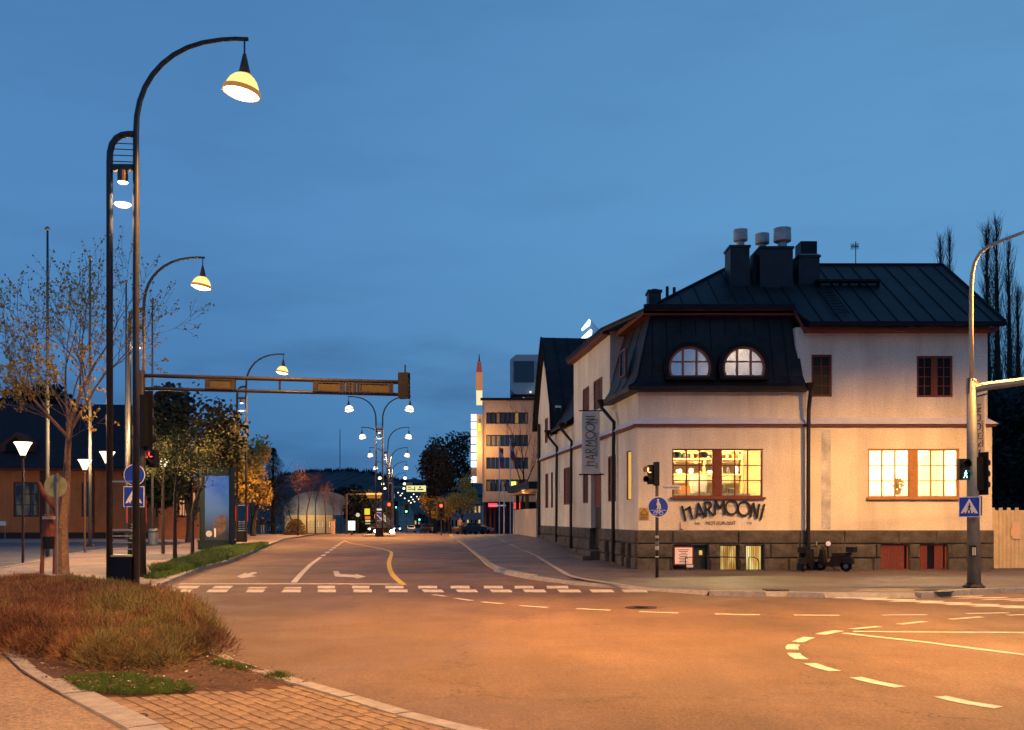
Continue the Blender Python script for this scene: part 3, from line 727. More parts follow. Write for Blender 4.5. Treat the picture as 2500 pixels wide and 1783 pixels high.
# walls, side
LW = {'w1': (Su(1338.5), Su(1331), 2.35, 4.15), 'w1b': (Su(1350), Su(1345), 2.35, 4.15), 'w1c': (Su(1361.5), Su(1357), 2.35, 4.15), 'w2': (Su(1398), Su(1376), 2.45, 4.17), 'w3': (Su(1436), Su(1423), 2.45, 4.15),
      'door': (Su(1468), Su(1443), .55, 3.6), 'w4': (Su(1504), Su(1484), 2.45, 4.15), 'w5': (Su(1541), Su(1529), 2.46, 4.15)}
mb = MB(); hol = [v for k, v in LW.items() if k != 'door']+[(LW['door'][0], LW['door'][1], z_pl, LW['door'][3])]
wall_holes(mb, smap(), YF, 54.0, z_pl, z_s0, hol, .3); mb.build('wall', WALL, H)
UW = [(Su(1437), Su(1420.5), 6.3, 7.32), (Su(1469), Su(1447), 6.15, 7.36), (Su(1498), Su(1487), 6.2, 7.36)]
mb = MB(); wall_holes(mb, smap(-.03), 36.9, 44.05, z_s1-.02, 8.85, [w for w in UW if w[0] > 36.9], .3)
mb.quad(S(36.9, z_mans, -.03), S(36.9, 8.85, -.03), S(36.9, 8.85, -4), S(36.9, z_mans, -4)); mb.quad(S(44.05, z_s1, -.03), S(44.05, z_s1, -6), S(44.05, 8.85, -6), S(44.05, 8.85, -.03)); mb.build('wall', WALL, H)
mb = MB(); wall_holes(mb, smap(-.03), YF+.1, 36.9, z_s1-.02, z_mans+.05, [], .3); mb.build('wall', WALL, H); mb = MB(); wall_holes(mb, smap(-.03), 44.05, 48.7, z_s1-.02, z_mans+.05, [], .3); mb.build('wall', WALL, H)
GB = [(Su(1337.5), Su(1330), 5.75, 7.05), (Su(1354), Su(1341.5), 5.95, 7.15)]
GY0, GY1, GYM = 48.7, 54.2, 51.6
mb = MB(); wall_holes(mb, smap(0), GY0, GY1, z_s1-.02, 7.3, GB, .3)
gable = [S(GY0, 7.3, 0), S(GY0+.15, 7.5, 0), S(50.0, 9.2, 0), S(GYM, 11.1, 0), S(53.1, 9.2, 0), S(GY1-.1, 7.5, 0), S(GY1, 7.3, 0)]
mb.prism(gable, -NS*.3); mb.build('gable_wall', WALL, H)
# string course: pale sloping weathering with a red-brown moulding under it
mb = MB(); mb.hexa([(4.05, YF-.16, z_s0+.03), (xR+.16, YF-.16, z_s0+.03), (xR+.16, YF+.2, z_s0+.03), (4.05, YF+.2, z_s0+.03)], [(4.15, YF+.02, z_s1+.06), (xR-.1, YF+.12, z_s1+.06), (xR-.1, YF+.3, z_s1+.06), (4.15, YF+.3, z_s1+.06)])
mb.hexa([S(54.1, z_s0+.03, .16), S(YF+.0, z_s0+.03, .16), S(YF+.3, z_s0+.03, -.2), S(54.1, z_s0+.03, -.2)], [S(54.1, z_s1+.06, .0), S(YF+.05, z_s1+.06, -.0), S(YF+.3, z_s1+.06, -.2), S(54.1, z_s1+.06, -.2)])
mb.build('string_course', WHITEB, H)
mb = MB(); mb.box(4.02, xR+.1, YF-.1, YF+.1, z_s0-.05, z_s0+.027); mb.hexa([S(54.1, z_s0-.05, .1), S(YF, z_s0-.05, .1), S(YF, z_s0-.05, -.1), S(54.1, z_s0-.05, -.1)], [S(54.1, z_s0+.027, .1), S(YF, z_s0+.027, .1), S(YF, z_s0+.027, -.1), S(54.1, z_s0+.027, -.1)])
mb.build('moulding', REDW, H)
# plinth: core wall with openings, then single stones
c0, c1, c2 = z_pl, fz(1328), fz(1363)
bw = {'door': (fx(1643), fx(1728), 0.1, fz(1330)), 'l1': (fx(1758), fx(1802), fz(1396), fz(1331)), 'l2': (fx(1821), fx(1863), fz(1396), fz(1331)), 'r1': (fx(2150), fx(2219), fz(1393), fz(1329)), 'r2': (fx(2245), fx(2313), fz(1393), fz(1329))}
mb = MB(); wall_holes(mb, fmap(YF-.02), 4.15, xR+.02, 0, c0, list(bw.values()), .45); mb.quad((xR+.04, YF-.02, 0), (xR+.04, 41, 0), (xR+.04, 41, c0), (xR+.04, YF-.02, c0)); 
wall_holes(mb, smap(.02), YF, 54.1, 0, c0, [(LW['door'][0], LW['door'][1], .55, c0), (Su(1546), Su(1536), .1, .95), (Su(1530), Su(1522), .1, .95), (Su(1493), Su(1484), .15, .95)], .45)
pl = mb.build('plinth', STONE, H)
def stones(mp, a0, a1, courses, holes, w0, w1, pr=(.05, .10)):
    for ci, (zb, zt) in enumerate(courses):
        a = a0-random.random()*.3 if ci else a0
        while a < a1-.05:
            b = min(a1, a+random.uniform(w0, w1)); 
            if a1-b < .3: b = a1
            s, e = max(a, a0), b
            cut = [h for h in holes if h[0] < e and h[1] > s and h[2] < zt-.05 and h[3] > zb+.05]
            segs = [(s, e)]
            for h in cut:
                ns = []
                for (p, q) in segs:
                    if h[0] > p: ns.append((p, min(q, h[0])))
                    if h[1] < q: ns.append((max(p, h[1]), q))
                segs = ns
            for (p, q) in segs:
                if q-p < .08: continue
                j = .012; o1 = random.uniform(*pr); k = .03; mm = MB()
                A = [mp(p+j, zb+j, 0), mp(q-j, zb+j, 0), mp(q-j, zt-j, 0), mp(p+j, zt-j, 0)]
                B = [mp(p+j, zb+j, -o1*.5), mp(q-j, zb+j, -o1*.5), mp(q-j, zt-j, -o1*.5), mp(p+j, zt-j, -o1*.5)]
                D = [mp(p+j+k, zb+j+k, -o1), mp(q-j-k, zb+j+k, -o1*random.uniform(.8, 1.1)), mp(q-j-k, zt-j-k, -o1*random.uniform(.8, 1.1)), mp(p+j+k, zt-j-k, -o1*random.uniform(.8, 1.1))]
                cc = (mp((p+q)/2, (zb+zt)/2, -o1*1.35),)
                mm.add(A+B+D+list(cc), [(0, 1, 5, 4), (1, 2, 6, 5), (2, 3, 7, 6), (3, 0, 4, 7), (4, 5, 9, 8), (5, 6, 10, 9), (6, 7, 11, 10), (7, 4, 8, 11), (8, 9, 12), (9, 10, 12), (10, 11, 12), (11, 8, 12)])
                mm.build('stone', STONE, pl)
            a = b
stones(fmap(YF-.02), 4.12, xR+.05, [(c1, c0)], [], 1.2, 2.2, (.05, .06))
stones(fmap(YF-.02), 4.12, xR+.05, [(c2, c1), (0.0, c2)], list(bw.values()), .9, 1.7)
sh_ = [(LW['door'][0], LW['door'][1], .3, c0), (Su(1546), Su(1536), .1, .95), (Su(1530), Su(1522), .1, .95), (Su(1493), Su(1484), .15, .95)]
stones(smap(.02), YF+.05, 54.1, [(c1, c0), (c2, c1), (0, c2)], sh_, 1.0, 1.8)
for a in ((Su(1546), Su(1536)), (Su(1530), Su(1522)), (Su(1493), Su(1484))):
    mbox(MB(), smap(.02), a[0], a[1], .1, .95, .12, .16).build('cellar_hatch', mat('old_door', (.05, .03, .02), .7, .3, 8), H)
# windows
window(fmap(YF), *WL, 3, 3, H, d=.06, fw=.055, bw=.045, groups=2, gap=.21, sill=1, label='double kitchen window with red-brown frame and lit yellow interior')
LITF = mat('lamplit_window_frame', (.42, .20, .06), .6, .15, 8)  # orange lamplight put into the frame's base colour
window(fmap(YF), *WR, 3, 3, H, fm=LITF, d=.06, fw=.055, bw=.04, groups=2, gap=.21, sill=1, label='double window with orange-lit frame and bright cream interior')
window(fmap(32.8), *UA, 2, 4, H, d=.06, fw=.07, bw=.028, gm=DARKG, label='narrow dark upper window')
window(fmap(32.8), *UB, 2, 4, H, d=.06, fw=.07, bw=.028, groups=2, gap=.08, gm=DARKG, label='wide dark upper window with two casements')
for k in ('w1', 'w2', 'w3', 'w4'): window(smap(), *LW[k], 2, 3, H, d=.05, fw=.06, bw=.03, gm=REDPANE, panes=False)
for k in ('w1b', 'w1c'): window(smap(), *LW[k], 1, 2, H, d=.05, fw=.04, gm=REDPANE, panes=False)
window(smap(), *LW['w5'], 1, 1, H, d=.06, fw=.03, gm=emis('amber_lit_pane', (1, .55, .12), .85), panes=False, label='narrow amber-lit window near the corner')
for w in UW[:2]: window(smap(-.03), *w, 2, 3, H, d=.05, fw=.07, gm=REDPANE, panes=False)
for w in GB: window(smap(0), *w, 2, 3, H, d=.05, fw=.07, gm=REDPANE, panes=False)
# street door on the side with steps
D0, D1 = LW['door'][0], LW['door'][1]
mbox(MB(), smap(), D0+.02, D1-.02, 2.3, 3.58, .15, .22).build('door_transom', REDW, H)
dr = mbox(MB(), smap(), D0+.06, D1-.06, .6, 2.28, .17, .24).build('door', mat('dark_door', (.02, .022, .018), .5, .2, 6), H)
MB().tube([S(D0+.25, 1.5, -.1), S(D0+.25, 1.7, -.1)], .02, 6).build('handle', GALV, dr)
mbox(MB(), smap(), D0-.1, D1+.1, .1, .55, -.45, .0).build('step', STONE, H); mbox(MB(), smap(), D0-.3, D1+.3, .05, .36, -.8, -.45).build('step', STONE, H)
# rooms behind the lit windows
def room(x0, x1, z0, z1, dep, wm, fm_, name):
    mb = MB(); y0 = YF+.352; y1 = y0+dep
    mb.quad((x0, y1, z0), (x1, y1, z0), (x1, y1, z1), (x0, y1, z1)); mb.quad((x0, y0, z0), (x0, y1, z0), (x0, y1, z1), (x0, y0, z1)); mb.quad((x1, y0, z0), (x1, y0, z1), (x1, y1, z1), (x1, y1, z0))
    mb.quad((x0, y0, z1), (x0, y1, z1), (x1, y1, z1), (x1, y0, z1)); mb.quad((x0, y0, z0), (x1, y0, z0), (x1, y1, z0), (x0, y1, z0))
    return mb.build(name, wm, H)
CREAM = mat('cream_interior', (.78, .62, .34), .9, .1, 2); CREAM2 = mat('pale_interior', (.86, .8, .55), .9, .12, 2)
room(fx(1600), fx(1905), 1.9, 4.7, 2.6, CREAM, None, 'kitchen_interior'); room(fx(2085), fx(2380), 1.9, 4.7, 2.6, CREAM2, None, 'dining_interior')
WLIT = (1, .72, .30)
light('kitchen_light', 'AREA', (fx(1700), YF+1.3, 4.55), 620, WLIT, size=.8); light('kitchen_light', 'AREA', (fx(1820), YF+1.6, 4.55), 480, WLIT, size=.8)
light('dining_light', 'AREA', (fx(2165), YF+1.3, 4.55), 330, (1, .86, .56), size=.9); light('dining_light', 'AREA', (fx(2300), YF+1.5, 4.55), 290, (1, .8, .45), size=.9)
# kitchen furniture seen through the panes
WH = mat('white_enamel', (.85, .85, .82), .4, 0); DKS = mat('dark_steel_pan', (.05, .045, .04), .4, 0, metal=.5); ORG = mat('orange_box', (.62, .2, .03), .7, .1, 5); WOODI = mat('shelf_wood', (.45, .24, .08), .6, .25, 6)
ks = empty('kitchen_shelf', (fx(1720), YF+2.4, 1.93), 'long wooden shelf with dishes behind the kitchen window', 'shelf')
for z in (3.35, 3.9, 4.2): MB().box(fx(1648), fx(1850), YF+2.2, YF+2.65, z, z+.05).build('board', WOODI, ks)
for x in (1650, 1750, 1848): MB().box(fx(x), fx(x)+.05, YF+2.22, YF+2.6, 1.95, 4.35).build('upright', WOODI, ks)
cu = empty('kitchen_counter', (fx(1720), YF+1.6, 1.93), 'kitchen counter with white equipment behind the window', 'counter')
MB().box(fx(1645), fx(1850), YF+1.3, YF+2.0, 1.93, 2.62).build('cabinet', WOODI, cu); MB().box(fx(1640), fx(1855), YF+1.25, YF+2.05, 2.62, 2.68).build('worktop', GALV, cu)
items = [('storage_box', 'orange box on the kitchen counter', 'box', lambda m, x: m.box(x, x+.34, YF+1.35, YF+1.75, 2.68, 2.95), 1677, 2.68, ORG), ('white_oven', 'white oven on the kitchen counter', 'oven', lambda m, x: (m.box(x, x+.5, YF+1.3, YF+1.9, 2.68, 3.3), m.box(x+.05, x+.45, YF+1.27, YF+1.3, 2.75, 3.1)), 1708, 0, WH),
         ('stock_pot', 'steel stock pot on the kitchen counter', 'pot', lambda m, x: m.lathe((x, YF+1.6, 2.68), [(.16, 0), (.17, .3), (.15, .31), (.14, .05)], 14), 1785, 0, DKS), ('stock_pot', 'dark saucepan on the counter end', 'pot', lambda m, x: m.lathe((x, YF+1.6, 2.68), [(.12, 0), (.13, .18), (.11, .19)], 14), 1812, 0, DKS)]
for nm, lb, ct, fn, u_, _, mt in items:
    m_ = MB(); fn(m_, fx(u_)); o = m_.build(nm, mt); o['label'] = lb; o['category'] = ct
k = 0; jn = 0; jz = None
for z in (3.4, 3.95, 4.25):
    x = fx(1655)
    while x < fx(1845):
        m_ = MB(); r_ = random.uniform(.05, .11); h_ = random.uniform(.08, .28)
        if z > 4.2: h_ *= .5
        m_.lathe((x+r_, YF+2.4, z), [(r_*.7, 0), (r_, h_*.4), (r_*.9, h_*.9), (r_*.5, h_)], 10); k += 1
        ji = random.randrange(5); jn = jn+1 if z == jz else 1; jz = z
        o = m_.build('kitchen_jar', (WH, DKS, ORG, WOODI, GALV)[ji]); o['label'] = '%s jar, %s from the left on the %s kitchen shelf' % (('white', 'dark', 'orange', 'brown', 'grey')[ji], ('first', 'second', 'third', 'fourth', 'fifth', 'sixth', 'seventh', 'eighth', 'ninth', 'tenth', 'eleventh', 'twelfth', 'thirteenth')[min(jn-1, 12)], {3.4: 'lowest', 3.95: 'middle', 4.25: 'top'}[z]); o['category'] = 'jar'; o['group'] = 'jars on the kitchen shelf'
        x += 2*r_+random.uniform(.03, .28)
# hanging pans
for i, u_ in enumerate((1662, 1668, 1728, 1735)):
    m_ = MB(); m_.tube([(fx(u_), YF+1.0, 4.69), (fx(u_), YF+1.0, 4.1)], .008, 4); m_.disc((fx(u_), YF+1.0, 4.0), .11, (0, -1, 0), 14, .05); o = m_.build('hanging_pan', DKS); o['label'] = ['dark frying pan hanging at the far left of the kitchen window', 'dark frying pan hanging second from the left in the kitchen window', 'left pan of the pair hanging before the middle kitchen panes', 'right pan of the pair hanging before the middle kitchen panes'][i]; o['category'] = 'pan'; o['group'] = 'pans hanging in the kitchen'
# dining room: lamp shades, plant, chair back
for i, u_ in enumerate((2150, 2260, 2310)):
    lp = empty('ceiling_lamp', (fx(u_), YF+1.9, 4.3), ['round white lamp hanging on the far left inside the right window', 'round white lamp hanging in the middle inside the right window', 'round white lamp hanging at the right side inside the right window'][i], 'lamp')
    MB().tube([(fx(u_), YF+1.9, 4.69), (fx(u_), YF+1.9, 4.3)], .01, 5).build('cord', BLACK, lp); MB().lathe((fx(u_), YF+1.9, 4.02), [(.03, 0), (.14, .05), (.19, .16), (.14, .27), (.03, .3)], 14).build('shade', emis('room_lamp', (1, .9, .7), 3), lp)
pt = empty('potted_plant', (fx(2208), YF+.7, 2.62), 'leafy plant on the sill inside the right lit window', 'plant')
MB().lathe((fx(2208), YF+.55, 2.62), [(.08, 0), (.11, .16), (.09, .16)], 12).build('pot', WOODI, pt); m_ = MB()
for i in range(70):
    a = random.uniform(0, 2*PI); t = random.uniform(.1, .45); c = Vector((fx(2208)+math.cos(a)*t*.4, YF+.55+math.sin(a)*t*.3, 2.75+random.random()*.35)); m_.add([c, c+Vector((.04, .01, .03)), c+Vector((.01, 0, .1)), c+Vector((-.03, .01, .04))], [(0, 1, 2, 3)])
m_.build('leaves', mat('ochre_leaf', (.30, .2, .03), .7, .2, 5), pt)
# basement windows and door
def lit(name, c1_, c2_, s, vs=2.0):
    m = bpy.data.materials.new(name); m.use_nodes = True; N = m.node_tree.nodes; L = m.node_tree.links; N.clear()
    o = N.new('ShaderNodeOutputMaterial'); e = N.new('ShaderNodeEmission'); t = N.new('ShaderNodeTexCoord'); n = N.new('ShaderNodeTexNoise'); mp_ = N.new('ShaderNodeMapping'); r = N.new('ShaderNodeValToRGB')
    mp_.inputs['Scale'].default_value = (3, 1, .7); L.new(t.outputs['Object'], mp_.inputs[0]); L.new(mp_.outputs[0], n.inputs[0]); n.inputs['Scale'].default_value = vs; n.inputs['Detail'].default_value = 5
    L.new(n.outputs[0], r.inputs[0]); r.color_ramp.elements[0].position = .38; r.color_ramp.elements[1].position = .62; r.color_ramp.elements[0].color = (*c1_, 1); r.color_ramp.elements[1].color = (*c2_, 1)
    L.new(r.outputs[0], e.inputs[0]); e.inputs[1].default_value = s; L.new(e.outputs[0], o.inputs[0]); m.cycles.emission_sampling = 'NONE'; return m
BL1 = lit('curtain_lit_warm', (.42, .16, .03), (.9, .66, .2), 1.15, 1.6); BL2 = lit('curtain_lit_yellow', (.55, .25, .05), (1, .82, .32), 1.4, 1.2)
for k, m_, lb in (('l1', BL1, 'small lit basement window with amber curtain, left one'), ('l2', BL2, 'small lit basement window with bright yellow curtain')):
    o = window(fmap(YF), *bw[k], 1, 1, H, fm=mat('dark_frame', (.05, .018, .012), .6, .1), d=.12, fw=.035, label=lb)
    mbox(MB(), fmap(YF), bw[k][0]+.03, bw[k][1]-.03, bw[k][2]+.03, bw[k][3]-.03, .19, .2).build('curtain', m_, o)
    m3 = MB(); n_ = 9
    for i in range(1, n_):
        x = bw[k][0]+(bw[k][1]-bw[k][0])*i/n_; m3.tube([(x, YF+.05, bw[k][2]), (x, YF+.05, bw[k][3]*.99)], .007, 4, False)
    m3.build('bars', BLACK, o)
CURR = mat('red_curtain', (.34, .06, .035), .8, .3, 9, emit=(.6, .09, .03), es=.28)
for k, lb in (('r1', 'basement window with drawn red curtain'), ('r2', 'basement window with red curtains parted over darkness')):
    o = window(fmap(YF), *bw[k], 1, 1, H, d=.10, fw=.05, label=lb)
    a, b, c, d = bw[k]; w_ = b-a
    m4 = MB(); mbox(m4, fmap(YF), a, b, c, d, .3, .31); m4.build('backing', BLACK, o)
    def cur(s, e):
        m5 = MB(); n_ = 12
        for i in range(n_):
            x0_, x1_ = s+(e-s)*i/n_, s+(e-s)*(i+1)/n_; y_ = .2+.03*(i % 2); y2 = .2+.03*((i+1) % 2)
            m5.quad((x0_, YF+y_, c), (x1_, YF+y2, c), (x1_, YF+y2, d), (x0_, YF+y_, d))
        m5.build('curtain', CURR, o)
    if k == 'r1': cur(a+.04, b-.08)
    else: cur(a+.04, a+w_*.36); cur(a+w_*.62, b-.06)
a, b, c, d = bw['door']
MB().box(a+.66, b-.03, YF+.2, YF+.25, .14, d-.02).build('door', mat('dark_door', (.02, .022, .018), .5, .2, 6), H)
MB().box(a+.9, b-.15, YF+.17, YF+.199, .6, d-.2).build('door_glass', BL1, H)
MB().box(a, a+.64, YF+.18, YF+.24, .14, d).build('panel', REDW, H)
mn = empty('menu_board', (fx(1667), YF+.02, .75), 'white menu poster in a red frame beside the basement door', 'menu board')
MB().box(fx(1643), fx(1691), YF-.14, YF-.09, fz(1380), fz(1334)).build('frame', REDW, mn)
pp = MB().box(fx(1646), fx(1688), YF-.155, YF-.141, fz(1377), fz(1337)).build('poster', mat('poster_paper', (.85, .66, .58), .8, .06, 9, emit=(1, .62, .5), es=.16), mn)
m_ = MB(); 
for i, (uu, wd) in enumerate(((1652, 28), (1655, 22), (1660, 14), (1655, 22), (1657, 18), (1654, 24), (1658, 15), (1656, 20))): m_.box(fx(uu), fx(uu+wd), YF-.159, YF-.156, fz(1343+i*4.1), fz(1341.6+i*4.1))
m_.build('lettering', mat('ink', (.05, .03, .03), .8, 0), mn)
MB().box(fx(1671), fx(1687), YF-.40, YF-.37, fz(1384), fz(1378)).build('price_card', SIGNW, mn)
MB().tube([(fx(1679), YF-.385, .12), (fx(1679), YF-.385, fz(1384))], .012, 6).build('stand', BLACK, mn)
# thin hand rails in front of the basement windows
def rail(name, pts, lb):
    o = MB().tube(pts, .018, 6).build(name, BLACK); o['label'] = lb; o['category'] = 'railing'
rail('hand_rail', [(fx(1669), YF-.35, .12), (fx(1669), YF-.35, fz(1360)), (fx(1700), YF-.35, fz(1359.5)), (fx(1760), YF-.35, fz(1359)), (fx(1790), YF-.35, fz(1360)), (fx(1798), YF-.35, fz(1364)), (fx(1801), YF-.35, fz(1372)), (fx(1801), YF-.35, .12)], 'thin black handrail from the menu board past the left lit basement window')
rail('hand_rail', [(fx(1822), YF-.35, .12), (fx(1822), YF-.35, fz(1359)), (fx(1835), YF-.35, fz(1360)), (fx(1843), YF-.35, fz(1364)), (fx(1846), YF-.35, fz(1372)), (fx(1846), YF-.35, .12)], 'thin black curved handrail before the yellow basement window')

# ---- mansard
def corner(f, s): Y = YF-f; return (FACX(Y)-s, Y)
lev = [(6.03, .38, .38, 0.02), (6.16, .40, .40, 0.02), (6.3, .16, .16, .06), (6.55, .0, .0, .1), (7.2, -.16, -.16, .16), (8.0, -.38, -.38, .26), (8.8, -.62, -.62, .38)]
mb = MB(); vs = []
for z, f, s, rr in lev:
    c = corner(f, s); bk = S(36.95, z, s)
    vs += [(bk.x, bk.y, z), (c[0], c[1], z), (xP-rr, YF-f, z), (xP-rr, YF+1.5, z)]
n = 4
mb.add(vs, [(j*n+i, j*n+i+1, (j+1)*n+i+1, (j+1)*n+i) for j in range(len(lev)-1) for i in range(3)]+[(3, 2, 1, 0)])
mans = mb.build('mansard_roof', ROOF, H)
def ridge_line(p, q, name, parent, r=.022): return MB().tube(p if q is None else [p, q], r, 5).build(name, ROOFS, parent)
for u_ in (1592, 1628, 1665, 1702, 1740, 1778, 1815, 1853, 1890, 1925):
    x = fx(u_); pts = []
    for z, f, s, rr in lev[2:]:
        lim = corner(f, s)[0]; t = (z-6.3)/2.5; xx = x+(6.9-x)*.04*t; pts.append((xx, YF-f-.008, z))
    if 1630 < u_ < 1740 or 1760 < u_ < 1870: pts = pts[3:] if len(pts) > 3 else pts
    ridge_line(pts, None, 'seam', mans, .016)
ridge_line([(corner(f, s)[0], corner(f, s)[1]-.005, z) for z, f, s, rr in lev], None, 'hip_ridge', mans, .04)
for Yk in (34.2, 35.3):
    ridge_line([tuple(S(Yk, z, s+.006)) for z, f, s, rr in lev[2:]], None, 'seam', mans, .02)
# side dormer window strip seen edge-on
window(smap(.05), 33.9, 34.7, 6.75, 7.7, 1, 2, H, d=-.05, gm=DARKG, panes=False)
# horseshoe dormers
GLS = mat('dormer_glass', (.5, .56, .62), .18, .08, 3, metal=.75, spec=.6)
for ci, u0 in enumerate((1683, 1815)):
    cx_, zc, R_ = fx(u0, 32.5), fz(899, 32.5), .70; z0_ = fz(921, 32.5)
    a0_ = math.asin((z0_-zc)/R_)
    arc = lambda r, n=22: [(cx_+r*math.cos(a0_+(PI-2*a0_)*i/n), zc+r*math.sin(a0_+(PI-2*a0_)*i/n)) for i in range(n+1)]
    yf = 32.42
    hood = MB(); o_, i_ = arc(R_+.15), arc(R_)
    for k in range(len(o_)-1):
        A = [(i_[k][0], yf-.06, i_[k][1]), (o_[k][0], yf-.06, o_[k][1]), (o_[k+1][0], yf-.06, o_[k+1][1]), (i_[k+1][0], yf-.06, i_[k+1][1])]
        hood.prism(A, (0, .9, 0))
    dm = hood.build('dormer', ROOFS, H)
    body = MB(); body.prism([(x, yf+.03, z) for x, z in arc(R_-.001)], (0, .8, 0)); body.build('dormer_body', ROOF, dm)
    MB().box(cx_-R_-.12, cx_+R_+.12, yf-.1, yf+.2, z0_-.1, z0_-.002).build('sill', ROOFS, dm)
    o2, i2 = arc(R_-.002), arc(R_-.075); fr = MB()
    for k in range(len(o2)-1):
        fr.prism([(i2[k][0], yf-.02, i2[k][1]), (o2[k][0], yf-.02, o2[k][1]), (o2[k+1][0], yf-.02, o2[k+1][1]), (i2[k+1][0], yf-.02, i2[k+1][1])], (0, .045, 0))
    zt = zc+.2; RD = mat('dormer_frame_paint', (.36, .12, .06), .6, .15, 8)
    for dx_ in (-.225, .225): fr.box(cx_+dx_-.032, cx_+dx_+.032, yf-.015, yf+.02, z0_, zc+math.sqrt(R_**2-dx_**2)-.03)
    fr.box(cx_-R_*.94, cx_+R_*.94, yf-.018, yf+.021, zt-.022, zt+.022); fr.box(cx_-R_*.96, cx_+R_*.96, yf-.018, yf+.021, z0_, z0_+.05)
    fr.build('window_frame', RD, dm)
    MB().prism([(x, yf+.024, z) for x, z in arc(R_-.06)], (0, .003, 0)).build('pane', GLS, dm)
# fascia at the top of the mansard, red-brown under a black edge
c = corner(-.38, -.30)
f1 = MB(); f1.box(c[0]-.05, xP-.33, YF+.30, YF+.62, 8.66, 8.84); f1.hexa([S(36.95, 8.66, -.3), S(36.95, 8.66, -.7), S(33.3, 8.66, -.7), (c[0]-.05, YF+.36, 8.66)][::-1], [S(36.95, 8.84, -.3), S(36.95, 8.84, -.7), S(33.3, 8.84, -.7), (c[0]-.05, YF+.36, 8.84)][::-1])
f1.box(xP-.05, 16.02, 32.36, 32.82, 8.0, 8.12)
f1.prism([(xP-.33, 32.85, 8.66), (xP-.33, 32.85, 8.82), (xP-.05, 32.6, 8.12), (xP-.05, 32.6, 8.0)], (.0, .14, 0))
f1.hexa([S(36.95, 8.72, .25), S(44.1, 8.72, .25), S(44.1, 8.72, -.2), S(36.95, 8.72, -.2)], [S(36.95, 8.84, .25), S(44.1, 8.84, .25), S(44.1, 8.84, -.2), S(36.95, 8.84, -.2)])
f1.build('fascia', REDW, H)
# main roof
RZ, RY = 11.3, 36.8
A1 = Vector((4.42, 32.95, 8.86)); A2 = Vector((xP-.28, 32.95, 8.86)); A3 = Vector((xP-.02, 32.15, 8.27)); A4 = Vector((16.12, 32.15, 8.27)); R1 = Vector((8.28, RY, RZ)); R2 = Vector((16.12, RY, RZ))
sl = (RZ-8.27)/(RY-32.15)
A2.z = A1.z = 8.27+sl*(.8)
B1 = S(36.95, 8.9, .3); B2 = S(44.2, 8.9, .3); R3 = R1+DS*7.6
up = Vector((0, 0, .09))
mb = MB()
mb.prism([A1, A2, A3, A4, R2, R1], up*-1)
mb.prism([A1, R1, R3, B2, B1], up*-1)
mb.prism([R2, R1, (8.28, 41.5, 8.27), (16.12, 41.5, 8.27)], up*-1); mb.prism([R1, R3, R3+Vector((4.5, 0, -3)), R1+Vector((4.5, 0, -3))], up*-1)
roof = mb.build('roof', ROOF, H)
def rp(x, y): return Vector((x, y, 8.27+sl*(y-32.15)+.012))
x = 5.2
while x < 16.1:
    lo = 32.97 if x < xP-.05 else 32.17
    hi = RY-.02 if x > 8.3 else 32.95+(x-A1.x)/(R1.x-A1.x)*(RY-32.95)
    if hi-lo > .3: MB().tube([rp(x, lo), rp(x, hi)], .026, 4).build('seam', ROOFS, roof)
    x += .62
for p, q in ((A1, R1), (R1, R2), (R2, A4)): MB().tube([p+up*.3, q+up*.3], .05, 6).build('ridge_cap', ROOFS, roof)
MB().tube([B2+up*.3, B1+up*.3, A1+up*.3], .05, 6).build('eave_edge', ROOFS, roof)
# gutter board
MB().box(xP-.04, 16.15, 32.08, 32.3, 8.13, 8.26).box(A1.x, xP-.3, 32.86, 33.05, 8.83, 8.99).build('gutter', ROOFS, roof)
# walkway and ladder on the roof
wk = MB(); wk.box(fx(1992, 34.9), fx(2147, 34.9), 34.75, 35.05, 10.2, 10.28)
for u_ in (2000, 2050, 2098, 2142): wk.box(fx(u_, 34.9), fx(u_, 34.9)+.05, 34.8, 35.0, 9.9, 10.2)
wk.build('roof_walkway', ROOFS, H)
ld = MB(); xa, xb = fx(2020, 33.4), fx(2052, 33.4)
for x in (xa, xb): ld.tube([rp(x, 32.45)+Vector((0, 0, .09)), rp(x, 34.5)+Vector((0, 0, .09))], .022, 4)
for i in range(9):
    y = 32.6+i*.22; ld.tube([rp(xa, y)+Vector((0, 0, .09)), rp(xb, y)+Vector((0, 0, .09))], .014, 4)
ld.build('roof_ladder', ROOFS, H)
# chimneys and vents
CH = mat('chimney_sheet', (.02, .021, .024), .55, .25, 3); VENT = mat('vent_metal', (.42, .42, .40), .5, .25, 5, metal=.2)
def chim(u0_, u1_, vt, vb, Y, dep):
    return MB().box(fx(u0_, Y), fx(u1_, Y), Y, Y+dep, pz(vb, Y)-.5, pz(vt, Y)).box(fx(u0_, Y)-.04, fx(u1_, Y)+.04, Y-.04, Y+dep+.04, pz(vt, Y)-.06, pz(vt, Y)+.02).build('chimney', CH, roof)
def vent(u_, vt, vb, w_, Y, par):
    c = Vector((fx(u_, Y), Y, 0)); r_ = w_/2/FP*Y; z1_, z0_ = pz(vt, Y), pz(vb, Y)
    h_ = z1_-z0_; MB().lathe(c, [(r_*.55, z0_-.02), (r_*.55, z0_+h_*.22), (r_, z0_+h_*.3), (r_*1.04, z0_+h_*.36), (r_*1.0, z1_-.04), (r_*1.03, z1_)], 18).build('vent', VENT, par)
c1_ = chim(1783, 1830, 600, 690, 34.9, .9); vent(1808, 562, 600, 33, 35.3, c1_)
c2_ = chim(1856, 1936, 603, 692, 34.8, 1.3); vent(1861, 572, 606, 33, 35.9, c2_); vent(1910, 559, 604, 41, 35.2, c2_)
